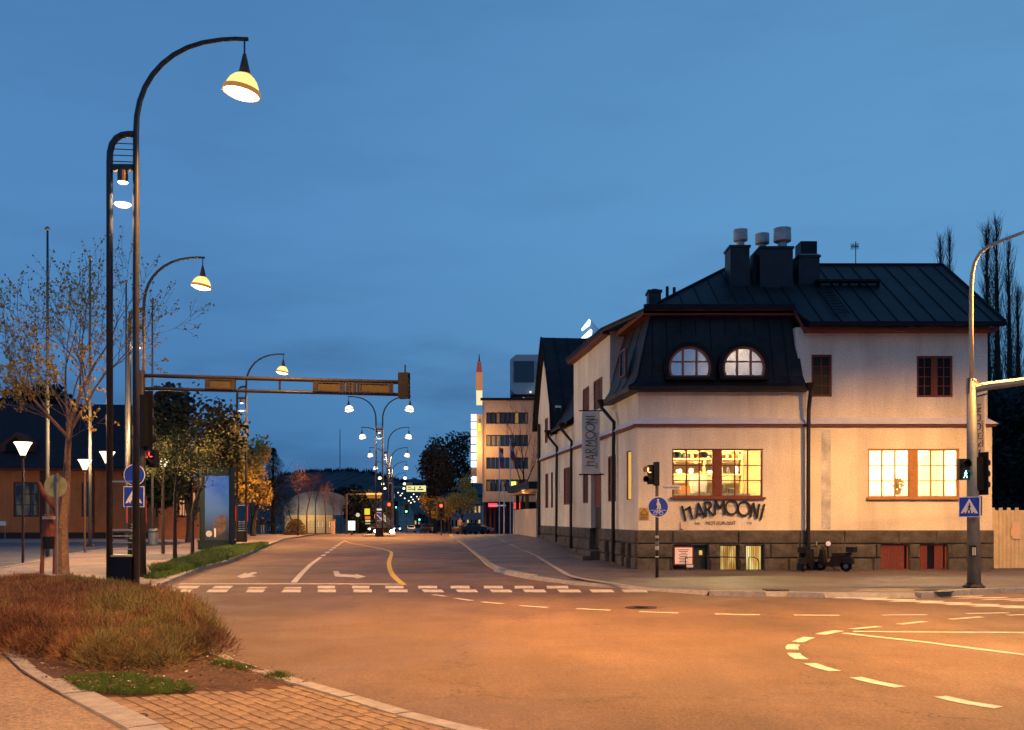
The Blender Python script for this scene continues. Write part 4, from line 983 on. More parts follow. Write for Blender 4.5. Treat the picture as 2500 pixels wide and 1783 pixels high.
MB().box(fx(1838, 35.3), fx(1856, 35.3), 35.3, 36.2, 9.9, pz(622, 35.3)).build('chimney_cheek', CH, c2_)
c3_ = chim(1950, 2001, 624, 690, 35.1, .9)
MB().box(fx(1957, 35.1), fx(1997, 35.1), 35.2, 35.9, pz(620, 35.1), pz(587, 35.1)).build('cowl', BLACK, c3_); MB().box(fx(1956, 35.1)-.03, fx(1998, 35.1)+.03, 35.15, 35.95, pz(622.5, 35.1)+.02, pz(620.5, 35.1)+.02).build('cowl_rim', VENT, c3_)
chim(1584, 1614, 709, 752, 34.3, .6); MB().lathe((fx(1599, 34.5), 34.6, pz(709, 34.3)), [(.25, .0), (.25, .03), (.12, .1)], 10).build('cap', BLACK, roof)
for u_, vt in ((1629, 700), (1646, 702)): MB().tube([(fx(u_, 34.6), 34.6, 9.3), (fx(u_, 34.6), 34.6, pz(vt, 34.6))], .055, 8).build('flue_pipe', BLACK, roof)
# aerial
an = MB(); Y = 36.8; c = (fx(2089, Y), Y); an.tube([(c[0], Y, 11.2), (c[0], Y, pz(590, Y))], .018, 5); zt = pz(602, Y)
an.tube([(c[0]-.18, Y, zt), (c[0]+.12, Y, zt)], .02, 4)
for i in range(5): an.tube([(c[0]-.16+i*.06, Y-.12, zt-.13), (c[0]-.16+i*.06, Y+.1, zt+.13)], .009, 4); an.tube([(c[0]-.16+i*.06, Y-.1, zt+.1), (c[0]-.16+i*.06, Y+.1, zt-.1)], .009, 4)
an.build('aerial', GALV, roof)
# cross gable and the low mansard between
DW = Vector((1, .1275, 0)).normalized()*5
prof = [S(GY0-.35, 5.95, .25), S(GY0-.1, 6.6, .25), S(GY0+.1, 7.45, .25), S(50.0, 9.35, .25), S(GYM, 11.3, .25), S(53.15, 9.35, .25), S(GY1, 7.45, .25), S(GY1+.25, 6.6, .25)]
mb = MB(); vs = [tuple(p) for p in prof]+[tuple(p+Vector((5.4, .6, 0))) for p in prof]; n = len(prof)
mb.add(vs, [(i, i+1, n+i+1, n+i) for i in range(n-1)]); gro = mb.build('cross_gable_roof', ROOF, H)
MB().tube(prof, .05, 5).build('verge', ROOFS, gro)
for k in range(1, 8):
    o_ = Vector((5.4, .6, 0))*k/8; MB().tube([p+o_ for p in prof[:5]], .03, 4).build('seam', ROOFS, gro)
mb = MB(); lv = [(6.0, .3), (6.12, .32), (6.3, .08), (7.2, -.5), (8.6, -1.3), (8.9, -1.8)]
vs = []
for z, s in lv: vs += [tuple(S(44.0, z, s)), tuple(S(GY0+.2, z, s))]
mb.add(vs, [(2*i, 2*i+1, 2*i+3, 2*i+2) for i in range(len(lv)-1)]); mb.build('low_mansard_roof', ROOF, H)
# downpipes with hopper heads
def pipe(pts, r=.06, hop=True):
    o = MB().tube(pts, r, 8).build('downpipe', BLACK, H)
    p = Vector(pts[0])
    if hop: MB().lathe((p.x, p.y, p.z-.12), [(.07, 0), (.09, .08), (.17, .2), (.19, .26)], 10).build('hopper', BLACK, o)
    return o
pipe([(xP+.02, YF-.42, 6.12), (xP+.02, YF-.42, 5.95), (xP+.0, YF-.28, 5.4), (xP+.0, YF-.26, 4.7), (xP, YF-.24, 1.9), (xP, YF-.24, .35), (xP+.02, YF-.34, .2)], .065)
def spipe(u_, zt, hop_u=None, zb=None):
    Y = Su(u_); Yh = Su(hop_u) if hop_u else Y
    zb = zfac(Y)+.1 if zb is None else zb
    pipe([S(Yh, zt, .42), S(Yh, zt-.15, .42), S(Y, zt-.75, .12), S(Y, 4.5, .14), S(Y, zb, .16)], .065)
spipe(1507, 6.05, 1496); spipe(1402, 6.0, 1393); spipe(1366, 6.0, 1358)
pipe([S(Su(1321), 6.9, .12), S(Su(1321), .9, .12)], .09, False)
# small things on the wall
ws = empty('warning_sign', (fx(1572), YF-.02, fz(1268)), 'small faded yellow warning sign with triangle on the corner wall', 'sign')
MB().box(fx(1561), fx(1584), YF-.03, YF-.003, fz(1269), fz(1240)).build('plate', mat('faded_yellow', (.55, .36, .08), .7, .1, 8), ws)
tri = MB()
for a, b in (((1563, 1256), (1572.5, 1243)), ((1572.5, 1243), (1582, 1256)), ((1582, 1256), (1563, 1256))): tri.tube([(fx(a[0]), YF-.035, fz(a[1])), (fx(b[0]), YF-.035, fz(b[1]))], .012, 4)
for v_ in (1260, 1263.5, 1267): tri.box(fx(1564), fx(1581), YF-.036, YF-.031, fz(v_+.7), fz(v_-.7))
tri.build('pictogram', mat('ink', (.05, .03, .03), .8, 0), ws)
o = MB().box(fx(1661), fx(1669.5), YF-.06, YF-.003, fz(1292), fz(1275)).build('wall_box', mat('pinkish_box', (.75, .55, .48), .6, .05)); o['label'] = 'small pale pinkish box on the wall left of the restaurant lettering'; o['category'] = 'box'

# ---- lettering
LET = {'H': ([((0, 0), (0, 1)), ((.42, 0), (.42, .86)), ((0, .66), (.42, .78))], .5), 'A': ([((0, 0), (.27, 1)), ((.27, 1), (.52, 0)), ((.08, .27), (.5, .22))], .58),
       'R': ([((0, 0), (0, 1)), ((0, 1), (.3, .97)), ((.3, .97), (.4, .8)), ((.4, .8), (.3, .58)), ((.3, .58), (0, .48)), ((.14, .52), (.46, 0))], .55), 'M': ([((0, 0), (.06, 1)), ((.06, 1), (.33, .42)), ((.33, .42), (.58, 1)), ((.58, 1), (.64, 0))], .7),
       'N': ([((0, 0), (0, 1)), ((0, 1), (.4, 0)), ((.4, 0), (.4, 1))], .47), 'I': ([((0, 0), (0, 1))], .1)}
LET['O'] = ([((.38+.38*math.cos(2*PI*i/16), .5+.48*math.sin(2*PI*i/16)), (.38+.38*math.cos(2*PI*(i+1)/16), .5+.48*math.sin(2*PI*(i+1)/16))) for i in range(16)], .72)
def letter(mb, ch, c, ex, ey, h, r, squash=1.0):
    st, w = LET[ch]; c = Vector(c); ex = Vector(ex); ey = Vector(ey)
    for a, b in st: mb.tube([c+ex*(a[0]-w/2)*h*squash+ey*(a[1]-.5)*h, c+ex*(b[0]-w/2)*h*squash+ey*(b[1]-.5)*h], r, 4)
LT = mat('black_letter_metal', (.02, .014, .012), .45, .1, 5)
hs = empty('restaurant_lettering', (fx(1766), YF-.1, fz(1270)), 'black arched metal letters HARMOONI under the left lit window', 'sign')
for ch, u_, v_, hh, ang in (('H', 1679, 1251, 38, 14), ('A', 1708, 1246, 36, 9), ('R', 1733, 1243, 36, 6), ('M', 1758, 1240, 35, 1), ('O', 1785, 1239, 36, 0), ('O', 1815, 1242, 36, -3), ('N', 1844, 1247, 36, -10), ('I', 1863, 1250, 38, -14)):
    a = math.radians(ang); m_ = MB(); letter(m_, ch, (fx(u_), YF-.055, fz(v_)), (math.cos(a), 0, math.sin(a)), (-math.sin(a), 0, math.cos(a)), hh*.0136, .038, 1.08); m_.build('letter', LT, hs)
rl = MB()
for k in (-1, 1):
    pts = []
    for i in range(13):
        t = i/12; u_ = 1672+t*196; pts.append((fx(u_), YF-.05, fz(1244+k*9+10*(2*t-1)**2)))
    rl.tube([(p[0], YF-.02, p[2]) for p in pts], .006, 4)
rl.build('support_rail', GALV, hs)
st = MB(); put_text(st, 'RESTAURANT', .165, (fx(1759), YF-.03, fz(1277)), (1, 0, 0), (0, 0, 1), .006); put_text(st, 'BAR', .1, (fx(1702), YF-.03, fz(1278)), (1, 0, 0), (0, 0, 1), .006); put_text(st, 'PUB', .1, (fx(1829), YF-.03, fz(1277)), (1, 0, 0), (0, 0, 1), .006)
st.build('sub_lettering', mat('faded_letter', (.2, .17, .14), .7, .2, 6), hs)
# banners
def banner(name, x0, x1, Y0, Y1, z0, z1, lb, flip=1):
    """cloth between two rods, standing out from a wall; x/Y run from the wall outwards"""
    b = empty(name, ((x0+x1)/2, (Y0+Y1)/2, z0), lb, 'banner')
    ex = Vector((x1-x0, Y1-Y0, 0)); W_ = ex.length; ex.normalize(); nrm = ex.cross(Vector((0, 0, 1)))
    o_ = Vector((x0, Y0, 0)); th = nrm*.012
    mb = MB(); n_ = 10
    for i in range(n_):
        a_, b_ = z0+(z1-z0)*i/n_, z0+(z1-z0)*(i+1)/n_
        mb.hexa([o_+Vector((0, 0, a_))-th, o_+ex*W_+Vector((0, 0, a_))-th, o_+ex*W_+Vector((0, 0, a_))+th, o_+Vector((0, 0, a_))+th], [o_+Vector((0, 0, b_))-th, o_+ex*W_+Vector((0, 0, b_))-th, o_+ex*W_+Vector((0, 0, b_))+th, o_+Vector((0, 0, b_))+th])
    mb.build('cloth', mat('banner_cloth', (.90, .80, .62), .85, .06, 3), b)
    for z in (z0-.03, z1+.03): MB().tube([o_-ex*.12+Vector((0, 0, z)), o_+ex*(W_+.16)+Vector((0, 0, z))], .025, 6).build('rod', BLACK, b)
    return b, o_, ex, W_, nrm
Yb = 37.8; b, o_, ex, W_, nr = banner('restaurant_banner', px(1421, Yb), px(1464, Yb), Yb, Yb, pz(1157, Yb), pz(1005, Yb), 'vertical cream banner reading HARMOONI hung out from the side wall')
# text reads upwards
m_ = MB(); zz = pz(1147, Yb)+.12; tot = 1.95; xs_ = px(1441, Yb); y_ = Yb-.03
hts = {'H': .5, 'A': .5, 'R': .5, 'M': .5, 'O': .5, 'N': .5, 'I': .5}; cur_ = zz
adv = {'H': .24, 'A': .26, 'R': .25, 'M': .31, 'O': .29, 'N': .24, 'I': .12}
for ch in 'HARMOONI':
    a = adv[ch]; letter(m_, ch, (xs_, y_, cur_+a/2), (0, 0, 1), (-1, 0, 0), .36, .016, .95); cur_ += a
m_.build('letters', LT, b)
m_ = MB(); put_text(m_, 'BAR', .11, (px(1457, Yb), Yb-.015, pz(1137, Yb)), (0, 0, 1), (-1, 0, 0)); put_text(m_, 'RESTAURANT', .15, (px(1456, Yb), Yb-.015, pz(1085, Yb)), (0, 0, 1), (-1, 0, 0)); put_text(m_, 'PUB', .11, (px(1457, Yb), Yb-.015, pz(1030, Yb)), (0, 0, 1), (-1, 0, 0)); m_.build('sub_letters', LT, b)
xb_ = 15.40; b, o_, ex, W_, nr = banner('restaurant_banner', xb_, xb_, 32.0, 32.58, pz(1142, 32.3), pz(968, 32.3), 'narrow pinkish banner standing out from the front wall behind the grey mast')
m_ = MB(); cur_ = pz(1142, 32.3)+.15
for ch in 'HARMOONI':
    a = adv[ch]; letter(m_, ch, (xb_-.03, 32.38, cur_+a/2), (0, 0, 1), (0, 1, 0), .3, .014, .95); cur_ += a
m_.build('letters', LT, b)
m_ = MB(); put_text(m_, 'RESTAURANT', .14, (xb_-.02, 32.13, 4.6), (0, 0, 1), (0, 1, 0)); m_.build('sub_letters', LT, b)
# ================================================================ STREET LAMPS
sL = 23.9/2400.0
def LX(u): return (u-332)*sL
def LZ(v): return (1449.8-v)*sL
def lamp_head(parent, hx, hz, tilt=10, dome=None):
    """hanging lamp: rod, cone, translucent dome, tilted rim and glowing lens; hx,hz = hook"""
    k = sL
    MB().tube([(hx, 0, hz), (hx, 0, hz-.37)], .022, 6).build('hanger', STEEL, parent)
    M = Matrix.Rotation(math.radians(tilt), 3, 'Y')
    MB().lathe((hx, 0, hz), [(.04, -.35), (.055, -.42), (.15, -.84), (.17, -.86)], 14).build('cone', mat('bronze_cone', (.13, .07, .03), .5, .2, 5, metal=.3), parent, smooth=False)
    c = (hx, 0, hz-.86)
    MB().lathe(c, [(.415, -.35), (.385, -.25), (.33, -.14), (.25, -.05), (.17, .0)][::-1], 20, M, False).build('dome', dome or SODD, parent, smooth=True)
    MB().lathe(c, [(.415, -.345), (.455, -.36), (.462, -.44), (.455, -.47), (.43, -.47), (.42, -.37)], 24, M, False).build('rim', mat('amber_rim', (.45, .2, .05), .4, .1, 5, emit=(1, .42, .08), es=.35), parent)
    MB().lathe(c, [(.03, -.57), (.2, -.555), (.33, -.51), (.425, -.45)], 20, M, False).build('lens', SODL, parent, smooth=True)
def lamp_body(t, double=False, mirror=1, red=True):
    w = .64; r = .078
    arc = [(332, 1457), (332, 900), (332, 330), (334, 285), (341, 248), (354, 213), (372, 183), (396, 156), (424, 134), (458, 116), (496, 104), (540, 97), (575, 95), (606, 96)]
    rad = [.085, .08, .072]+[.068-.002*i for i in range(11)]
    pts = [(LX(u), 0, LZ(v)) for u, v in arc]
    MB().tube(pts, rad, 10).build('post', STEEL, t, smooth=True)
    if double:
        MB().tube([(-w-p[0], 0, p[2]) for p in pts], rad, 10).build('post', STEEL, t, smooth=True)
    else:
        MB().tube([(-w, 0, 0), (-w, 0, LZ(395)), (-w+.01, 0, LZ(372)), (-w+.06, 0, LZ(352)), (-w+.16, 0, LZ(338)), (-w+.3, 0, LZ(330)), (-w+.45, 0, LZ(328)), (-.05, 0, LZ(328))], .078, 10).build('post', STEEL, t, smooth=True)
    for v in (350, 364, 379, 394): MB().tube([(-w+(.12 if v < 360 else .06), 0, LZ(v)), (-.06, 0, LZ(v+2))], .012, 5).build('rung', STEEL, t)
    MB().box(-w+.06, -.06, -.07, .07, LZ(417), LZ(403)).build('crossbar', STEEL, t)
    MB().lathe((-w/2, 0, 0), [(.12, LZ(446)), (.125, LZ(428)), (.11, LZ(417))], 14).build('spotlight', mat('bronze_cone', (.13, .07, .03), .5), t)
    MB().lathe((-w/2, 0, 0), [(.01, LZ(449)), (.10, LZ(448)), (.125, LZ(445.5))], 14).build('spot_lens', COOL, t)
    MB().lathe((-w/2, 0, 0), [(.01, LZ(506)), (.14, LZ(505)), (.2, LZ(500)), (.2, LZ(498)), (.01, LZ(499))], 18, cap=False).build('reflector', emis('reflector_glow', (1, .9, .84), 2.2), t)
    BARM = mat('cream_bar', (.75, .7, .5), .5, .08, 5)
    for v, th in ((1176, .02), (1294, .02), (1309, .012), (1325, .012), (1341, .012)): MB().box(-w+.07, -.07, -.02, .02, LZ(v)-th, LZ(v)+th).build('rail', BARM, t)
    MB().box(-w+.07, -.07, -.13, .13, LZ(1359), LZ(1355)).build('plate', mat('yellowish_plate', (.75, .7, .3), .5, .08, 5), t)
    MB().box(-w+.075, -.075, -.16, .16, LZ(1460), LZ(1359.5)).build('base_box', BLACK, t)
    if red:
        RL = emis('red_light_strip', (1, .05, .06), .75)
        for x in (-w-.09, .09): MB().box(x-.02, x+.02, -.03, .03, 1.6, 2.7).build('light_strip', RL, t)
    lamp_head(t, LX(597), LZ(97), 10, SODW if double else None)
    if double: lamp_head(t, -w-LX(597), LZ(97), -10, SODW)
LIT = 9500
def lamp_lights(t, double=False, full=True, rz=0, scale=1.0, single=None):
    """the lamp's own lamps"""
    for sx in ([1, -1] if double else [1]):
        hx = LX(597) if sx == 1 else -.64-LX(597)
        light('bulb', 'SPOT', (hx, 0, LZ(97)-1.55), LIT*scale, SODIUM, t, .18, 138, .8)
    if full:
        light('spot_bulb', 'SPOT', (-.32, 0, LZ(450)-.03), 420*scale, (1, .80, .55), t, .08, 100, .6)
        light('reflected_glow', 'SPOT', (-.32, 0, LZ(506)-.05), 260*scale, (1, .72, .42), t, .1, 120, .8)
GL = 'street lamps with hanging bell heads along the road'
def arched_lamp(u, Y, label, rz=0, red=True, lights=1, x=None, scale=1.0, full=True):
    t = local('street_lamp', label, 'street lamp', GL)
    lamp_body(t, red=red)
    if lights: lamp_lights(t, full=full, scale=scale)
    t.location = ((px(u, Y) if x is None else x), Y, 0.0); t.rotation_euler = (0, 0, rz); return t
l1 = arched_lamp(332, 23.9, 'tallest twin-post arched street lamp standing behind the dry shrubs', red=False)
k2 = arched_lamp(351, 44.0, 'second arched street lamp, right behind the traffic gantry mast')
k3 = arched_lamp(601, 70.0, 'slim arched street lamp on the verge right of the advertising pillar', scale=1.8)
# unseen: one lamp inferred behind the viewpoint, two added to light road and house
arched_lamp(0, 1.5, 'arched street lamp beside the cycle path behind the viewpoint', red=False, x=-8.6, scale=1.35, full=False)
sw = empty('added_span_lamp', (14, 15.5, 0), 'unseen street lamp added on a span wire to light the junction', 'street lamp')  # added out of view to make the bright pool on the road
for x_ in (-15, 14): MB().tube([(x_, 15.5, 0), (x_, 15.5, 12.6)], [.13, .08], 8).build('post', GALV, sw)
MB().tube([(-15, 15.5, 12.5), (2.6, 15.5, 12.0), (14, 15.5, 12.5)], .012, 4).build('wire', STEEL, sw)
MB().box(2.2, 3.0, 15.3, 15.7, 11.7, 11.95).build('housing', GALV, sw); MB().box(2.25, 2.95, 15.33, 15.67, 11.66, 11.699).build('lens', SODL, sw)
light('bulb', 'SPOT', (2.6-14, 0, 11.5), LIT*2.0, SODIUM, sw, .2, 90, 1.0)
t = arched_lamp(0, 8.5, 'unseen arched lamp added by the crossing road to light the house', red=False, x=15.5, rz=PI, lights=0)  # added out of view to brighten the house front
light('bulb', 'SPOT', (LX(597), 0, LZ(97)-1.55), LIT*.95, (1, .60, .27), t, .18, 164, .5)
# double lamps on the central island
proto = local('double_street_lamp', 'double', 'street lamp', 'double-armed street lamps along the central reservation')
lamp_body(proto, True, red=False); freeze(proto)
dbl = [(926, 94.6), (941, 124), (949, 155), (954, 187), (958, 226), (961, 262), (963, 300)]
names = ['nearest and tallest', 'second nearest', 'third nearest', 'fourth nearest', 'fifth nearest', 'sixth nearest', 'farthest']
for i, (u, Y) in enumerate(dbl):
    t = place(proto, (px(u, Y)+.32, Y, zg(Y)), 0, names[i]+' double-armed street lamp in the row down the road', i == 0)
    if i < 2: lamp_lights(t, True, i == 0, scale=1.7)
    elif i < 4: light('bulb', 'SPOT', (-.32, 0, LZ(97)-1.4), LIT*1.2, SODIUM, t, .3, 140, .7)

# ================================================================ SIGNAL GANTRY (left)
YG = 28.8
gt = empty('signal_gantry', (px(347, YG), YG, .12), 'dark signal gantry with mast and long double arm reaching over the road', 'traffic gantry')
MB().tube([(px(347, YG), YG, .12), (px(347, YG), YG, pz(905, YG))], [.115, .085], 10).build('mast', STEEL, gt, smooth=True)
GARM = mat('gantry_paint', (.05, .043, .035), .5, .2, 3)
ax = [(355, 917.5), (995, 934)]; bx = [(355, 949), (995, 964)]
MB().tube([P(355, 917.5, YG), P(995, 934, YG)], .062, 8).build('upper_tube', GARM, gt, smooth=True)
MB().tube([P(355, 949, YG), P(995, 964, YG)], .052, 8).build('lower_tube', STEEL, gt, smooth=True)
for u in (683,): MB().tube([P(u, 926, YG), P(u, 956, YG)], .035, 6).build('strut', STEEL, gt)
SGB = mat('dull_sign_back', (.075, .06, .028), .7, .2, 3)
def sboard(u0, u1, label):
    v0 = 921.5+(u0-355)*.0258; v1 = 947.5+(u0-355)*.0234
    o = MB(); dd = .06; a0, a1 = px(u0, YG), px(u1, YG); sl0 = -(u1-u0)*.0242/FP*YG
    o.hexa([(a0, YG-dd, pz(v1, YG)), (a1, YG-dd, pz(v1, YG)+sl0), (a1, YG+dd, pz(v1, YG)+sl0), (a0, YG+dd, pz(v1, YG))], [(a0, YG-dd, pz(v0, YG)), (a1, YG-dd, pz(v0, YG)+sl0), (a1, YG+dd, pz(v0, YG)+sl0), (a0, YG+dd, pz(v0, YG))])
    q = o.build('gantry_sign', SGB); q['label'] = label; q['category'] = 'sign'
    e = MB()
    for u in ((u0+1.5, u0+8, u1-8, u1-1.5) if u1-u0 > 60 else (u0+2, u0+9, u1-3)):
        f = (u-u0)*.0242; e.box(px(u, YG)-.03, px(u, YG)+.03, YG-.085, YG-.062, pz(v1+f, YG), pz(v0+f, YG))
    for vv in (v0+2, v1-2): 
        e.hexa([(a0+.1, YG-.08, pz(vv, YG)-.018), (a1-.1, YG-.08, pz(vv, YG)-.018+sl0), (a1-.1, YG-.062, pz(vv, YG)-.018+sl0), (a0+.1, YG-.062, pz(vv, YG)-.018)], [(a0+.1, YG-.08, pz(vv, YG)+.018), (a1-.1, YG-.08, pz(vv, YG)+.018+sl0), (a1-.1, YG-.062, pz(vv, YG)+.018+sl0), (a0+.1, YG-.062, pz(vv, YG)+.018)])
    e.build('bracket', STEEL, q); return q
sboard(503, 575, 'short sign box seen from behind between the gantry tubes'); sboard(766, 841, 'sign box seen from behind, left of the three far gantry ones'); sboard(845, 868, 'narrow sign box seen from behind on the gantry arm'); sboard(872, 960, 'longest sign box seen from behind near the end of the gantry arm')
def signal(name, c, n, label, face=None, w=.3, hh=.33, lit=None, col=None, rz=0, back=True):
    """signal head: casing, visors, lenses; faces -Y before rotation"""
    t = empty(name, c, label, 'traffic light', None, rz); H_ = n*hh
    ROOT[t.name] = Vector((0, 0, 0))
    MB().box(-w/2, w/2, -.02, .2, -H_/2, H_/2).build('casing', BLACK, t)
    if back: MB().box(-w/2-.12, w/2+.12, -.0, .02, -H_/2-.12, H_/2+.12).build('backboard', BLACK, t)
    for i in range(n):
        z = H_/2-hh*(i+.5); rr = hh*.36
        v = MB(); nn = 12
        for k in range(nn-3):
            a0 = PI*1.25-k*PI*1.5/(nn-3); a1 = PI*1.25-(k+1)*PI*1.5/(nn-3)
            v.quad((rr*math.cos(a0), -.02, z+rr*math.sin(a0)), (rr*math.cos(a1), -.02, z+rr*math.sin(a1)), (rr*1.02*math.cos(a1), -.22, z+rr*1.02*math.sin(a1)), (rr*1.02*math.cos(a0), -.22, z+rr*1.02*math.sin(a0)))
        v.build('visor', BLACK, t)
        MB().disc((0, -.03, z), rr*.9, (0, -1, 0), 16, .02).build('lens', (emis('lens_'+col, {'red': (1, .05, .03), 'green': (.1, 1, .6), 'amber': (1, .33, .08)}[col], 6) if lit == i else DARKG), t)
    return t
# signal at the arm's end, seen from behind
s = signal('traffic_light', P(989, 943, YG-.1), 3, 'signal head at the far end of the gantry arm, seen from behind', rz=PI*.93, w=.3, hh=.25, back=False); 
MB().tube([(0, 0, .4), (0, 0, .62)], .025, 5).build('spike', STEEL, s)
s = signal('traffic_light', P(357, 1028, YG-.05)+Vector((0, 0, 0)), 3, 'tall dark signal head on the gantry mast, seen from behind', rz=PI*.9, w=.22, hh=.5)
s = signal('traffic_light', P(370, 1120, YG+.4), 2, 'pedestrian signal head showing red beside the gantry mast', rz=-.3, w=.22, hh=.26, lit=0, col='red', back=False)
MB().box(-.02, .55, -.02, .02, -.02, .02).build('arm', STEEL, s) if False else None
MB().box(-.36, -.1, .05, .1, -.03, .03).build('arm', STEEL, s)

# ---- road signs
def ped_picto(mb, c, s, y):
    """walking figure for the crossing sign, s = height"""
    x, z = c
    mb.disc((x+.02*s, y, z+.43*s), .07*s, (0, -1, 0), 12, .004)
    def lim(a, b, r): mb.tube([(x+a[0]*s, y, z+a[1]*s), (x+b[0]*s, y, z+b[1]*s)], r*s, 6)
    lim((.02, .34), (-.01, .02), .065); lim((-.01, .04), (-.13, -.2), .05); lim((-.13, -.2), (-.24, -.42), .045); lim((-.01, .04), (.1, -.18), .05); lim((.1, -.18), (.14, -.42), .045)
    lim((.02, .3), (-.14, .1), .035); lim((.02, .3), (.16, .1), .035)
def crossing_sign(c, size, label, rz=0):
    t = empty('crossing_sign', c, label, 'road sign', None, rz); ROOT[t.name] = Vector((0, 0, 0)); h = size/2
    MB().box(-h, h, -.01, .02, -h, h).build('border', SIGNW, t)
    MB().box(-h*.93, h*.93, -.014, -.0105, -h*.93, h*.93).build('plate', SIGNB, t)
    MB().prism([(-h*.82, -.018, -h*.62), (h*.82, -.018, -h*.62), (0, -.018, h*.82)], (0, .003, 0)).build('triangle', SIGNW, t)
    m_ = MB(); ped_picto(m_, (0, -h*.16), size*.52, -.022)
    for k in range(4): m_.box(-h*.55+k*h*.3, -h*.42+k*h*.3, -.0215, -.0185, -h*.6, -h*.5)
    m_.build('pictogram', mat('sign_black', (.015, .015, .018), .6, 0), t); return t
def round_sign(c, r, label, kind, rz=0):
    t = empty('round_sign', c, label, 'road sign', None, rz); ROOT[t.name] = Vector((0, 0, 0))
    MB().disc((0, -.005, 0), r, (0, -1, 0), 28, .02).build('border', SIGNW, t); MB().disc((0, -.009, 0), r*.93, (0, -1, 0), 28, .0035).build('plate', SIGNB, t)
    m_ = MB()
    if kind == 'both':
        y = -.014
        m_.disc((-.02*r, y, .68*r), .1*r, (0, -1, 0), 12, .003)
        for a, b, q in (((-.02, .55), (0, .1), .12), ((-.03, .1), (-.1, -.25), .06), ((.04, .1), (.1, -.25), .06), ((-.05, .5), (-.2, .15), .045), ((.05, .5), (.16, .15), .045), ((.16, .3), (.22, -.2), .05)): m_.tube([(a[0]*r, y, a[1]*r), (b[0]*r, y, b[1]*r)], q*r, 5)
        for x in (-.28, .28): m_.tube([(x*r+.17*r*math.cos(k*PI/7), y, -.6*r+.17*r*math.sin(k*PI/7)) for k in range(14)], .03*r, 4, closed=True)
        for a, b in (((-.28, -.6), (-.08, -.38)), ((-.08, -.38), (.2, -.38)), ((.2, -.38), (.28, -.6)), ((-.08, -.38), (.0, -.6)), ((.0, -.6), (.2, -.38))): m_.tube([(a[0]*r, y, a[1]*r), (b[0]*r, y, b[1]*r)], .025*r, 4)
        m_.box(-.75*r, .75*r, y, y+.003, -.34*r, -.3*r)
    elif kind == 'arrow':
        y = -.014; m_.tube([(-.5*r, y, .5*r), (.45*r, y, -.45*r)], .09*r, 4); m_.prism([(.65*r, y, -.65*r), (.12*r, y, -.5*r), (.5*r, y, -.12*r)], (0, .004, 0))
    else:
        y = -.014; m_.disc((0, y, .4*r), .13*r, (0, -1, 0), 10, .003); m_.tube([(0, y, .25*r), (0, y, -.15*r)], .14*r, 5); m_.tube([(-.05*r, y, -.1*r), (-.12*r, y, -.6*r)], .07*r, 5); m_.tube([(.05*r, y, -.1*r), (.12*r, y, -.6*r)], .07*r, 5)
    m_.build('pictogram', SIGNW, t); return t
YS = YG-.35
t = round_sign(P(328, 1160, YS), .31, 'round blue pedestrian path sign above the crossing sign on the gantry mast', 'ped'); MB().box(.05, .3, .02, .3, -.02, .02).build('bracket', STEEL, t)
t = crossing_sign(P(327, 1213, YS), .60, 'square blue pedestrian crossing sign on the gantry mast behind the tall lamp'); MB().box(.05, .3, .025, .3, -.02, .02).build('bracket', STEEL, t)
# back of a round yellowish sign by the near tree
c = P(133, 1187, 29.3); t = empty('round_sign', (px(139, 29.3), 29.3, .12), 'round olive-yellow sign seen from behind on a thin grey post by the tree', 'road sign')
MB().tube([(px(139, 29.3), 29.3, .12), (px(139, 29.3), 29.3, pz(1155, 29.3))], .035, 8).build('post', GALV, t)
MB().disc((c.x, 29.36, c.z), .34, (0, -1, 0), 24, .02).build('plate', SIGNBACK, t)
# signal and sign pole in front of the house
YP = gp(1604, 1410, .12).y
t = empty('sign_pole', (px(1604, YP), YP, .12), 'thin dark pole with stickers in front of the restaurant corner', 'pole')
MB().tube([(px(1604, YP), YP, .12), (px(1604, YP), YP, pz(1128, YP))], .05, 8).build('post', mat('dark_grey_pole', (.05, .052, .05), .5, .2, 5), t, smooth=True)
for i, (v0, v1, m_) in enumerate(((1308, 1314, mat('sticker_pale', (.4, .42, .42), .6, .2, 9)), (1321, 1331, mat('sticker_dark', (.1, .12, .14), .6, .2)), (1333, 1343, mat('sticker_pale', (.4, .42, .42), .6, .2, 9)), (1358, 1361, mat('sticker_pale', (.4, .42, .42), .6, .2, 9)))):
    MB().lathe((px(1604, YP), YP, 0), [(.053, pz(v1, YP)), (.053, pz(v0, YP))], 10, cap=False).build('sticker', m_, t)
MB().box(px(1596, YP), px(1609, YP), YP-.09, YP+.09, pz(1186, YP), pz(1129, YP)).build('junction_box', BLACK, t)
s = signal('traffic_light', P(1588, 1159, YP), 2, 'small pedestrian signal with orange-red light, facing left before the restaurant', rz=-.75, w=.2, hh=.28, lit=0, col='amber', back=False)
MB().box(.1, .2, .05, .1, -.03, .03).build('arm', BLACK, s)
round_sign(P(1607, 1238, YP-.08), .30, 'round blue shared foot and cycle path sign on the restaurant corner pole', 'both')
nm = empty('street_name_sign', P(1636, 1190, YP), 'long narrow white street name sign on the restaurant corner pole', 'sign'); ROOT[nm.name] = Vector(nm.location)
MB().box(px(1609, YP), px(1662, YP), YP-.012, YP+.012, pz(1195.5, YP), pz(1184.5, YP)).build('plate', SIGNW, nm)
m_ = MB(); put_text(m_, 'Vapaudenkatu', .105, (px(1638, YP), YP-.014, pz(1190, YP)), (1, 0, 0), (0, 0, 1), .003, .8); m_.build('lettering', mat('ink', (.05, .03, .03), .8, 0), nm)

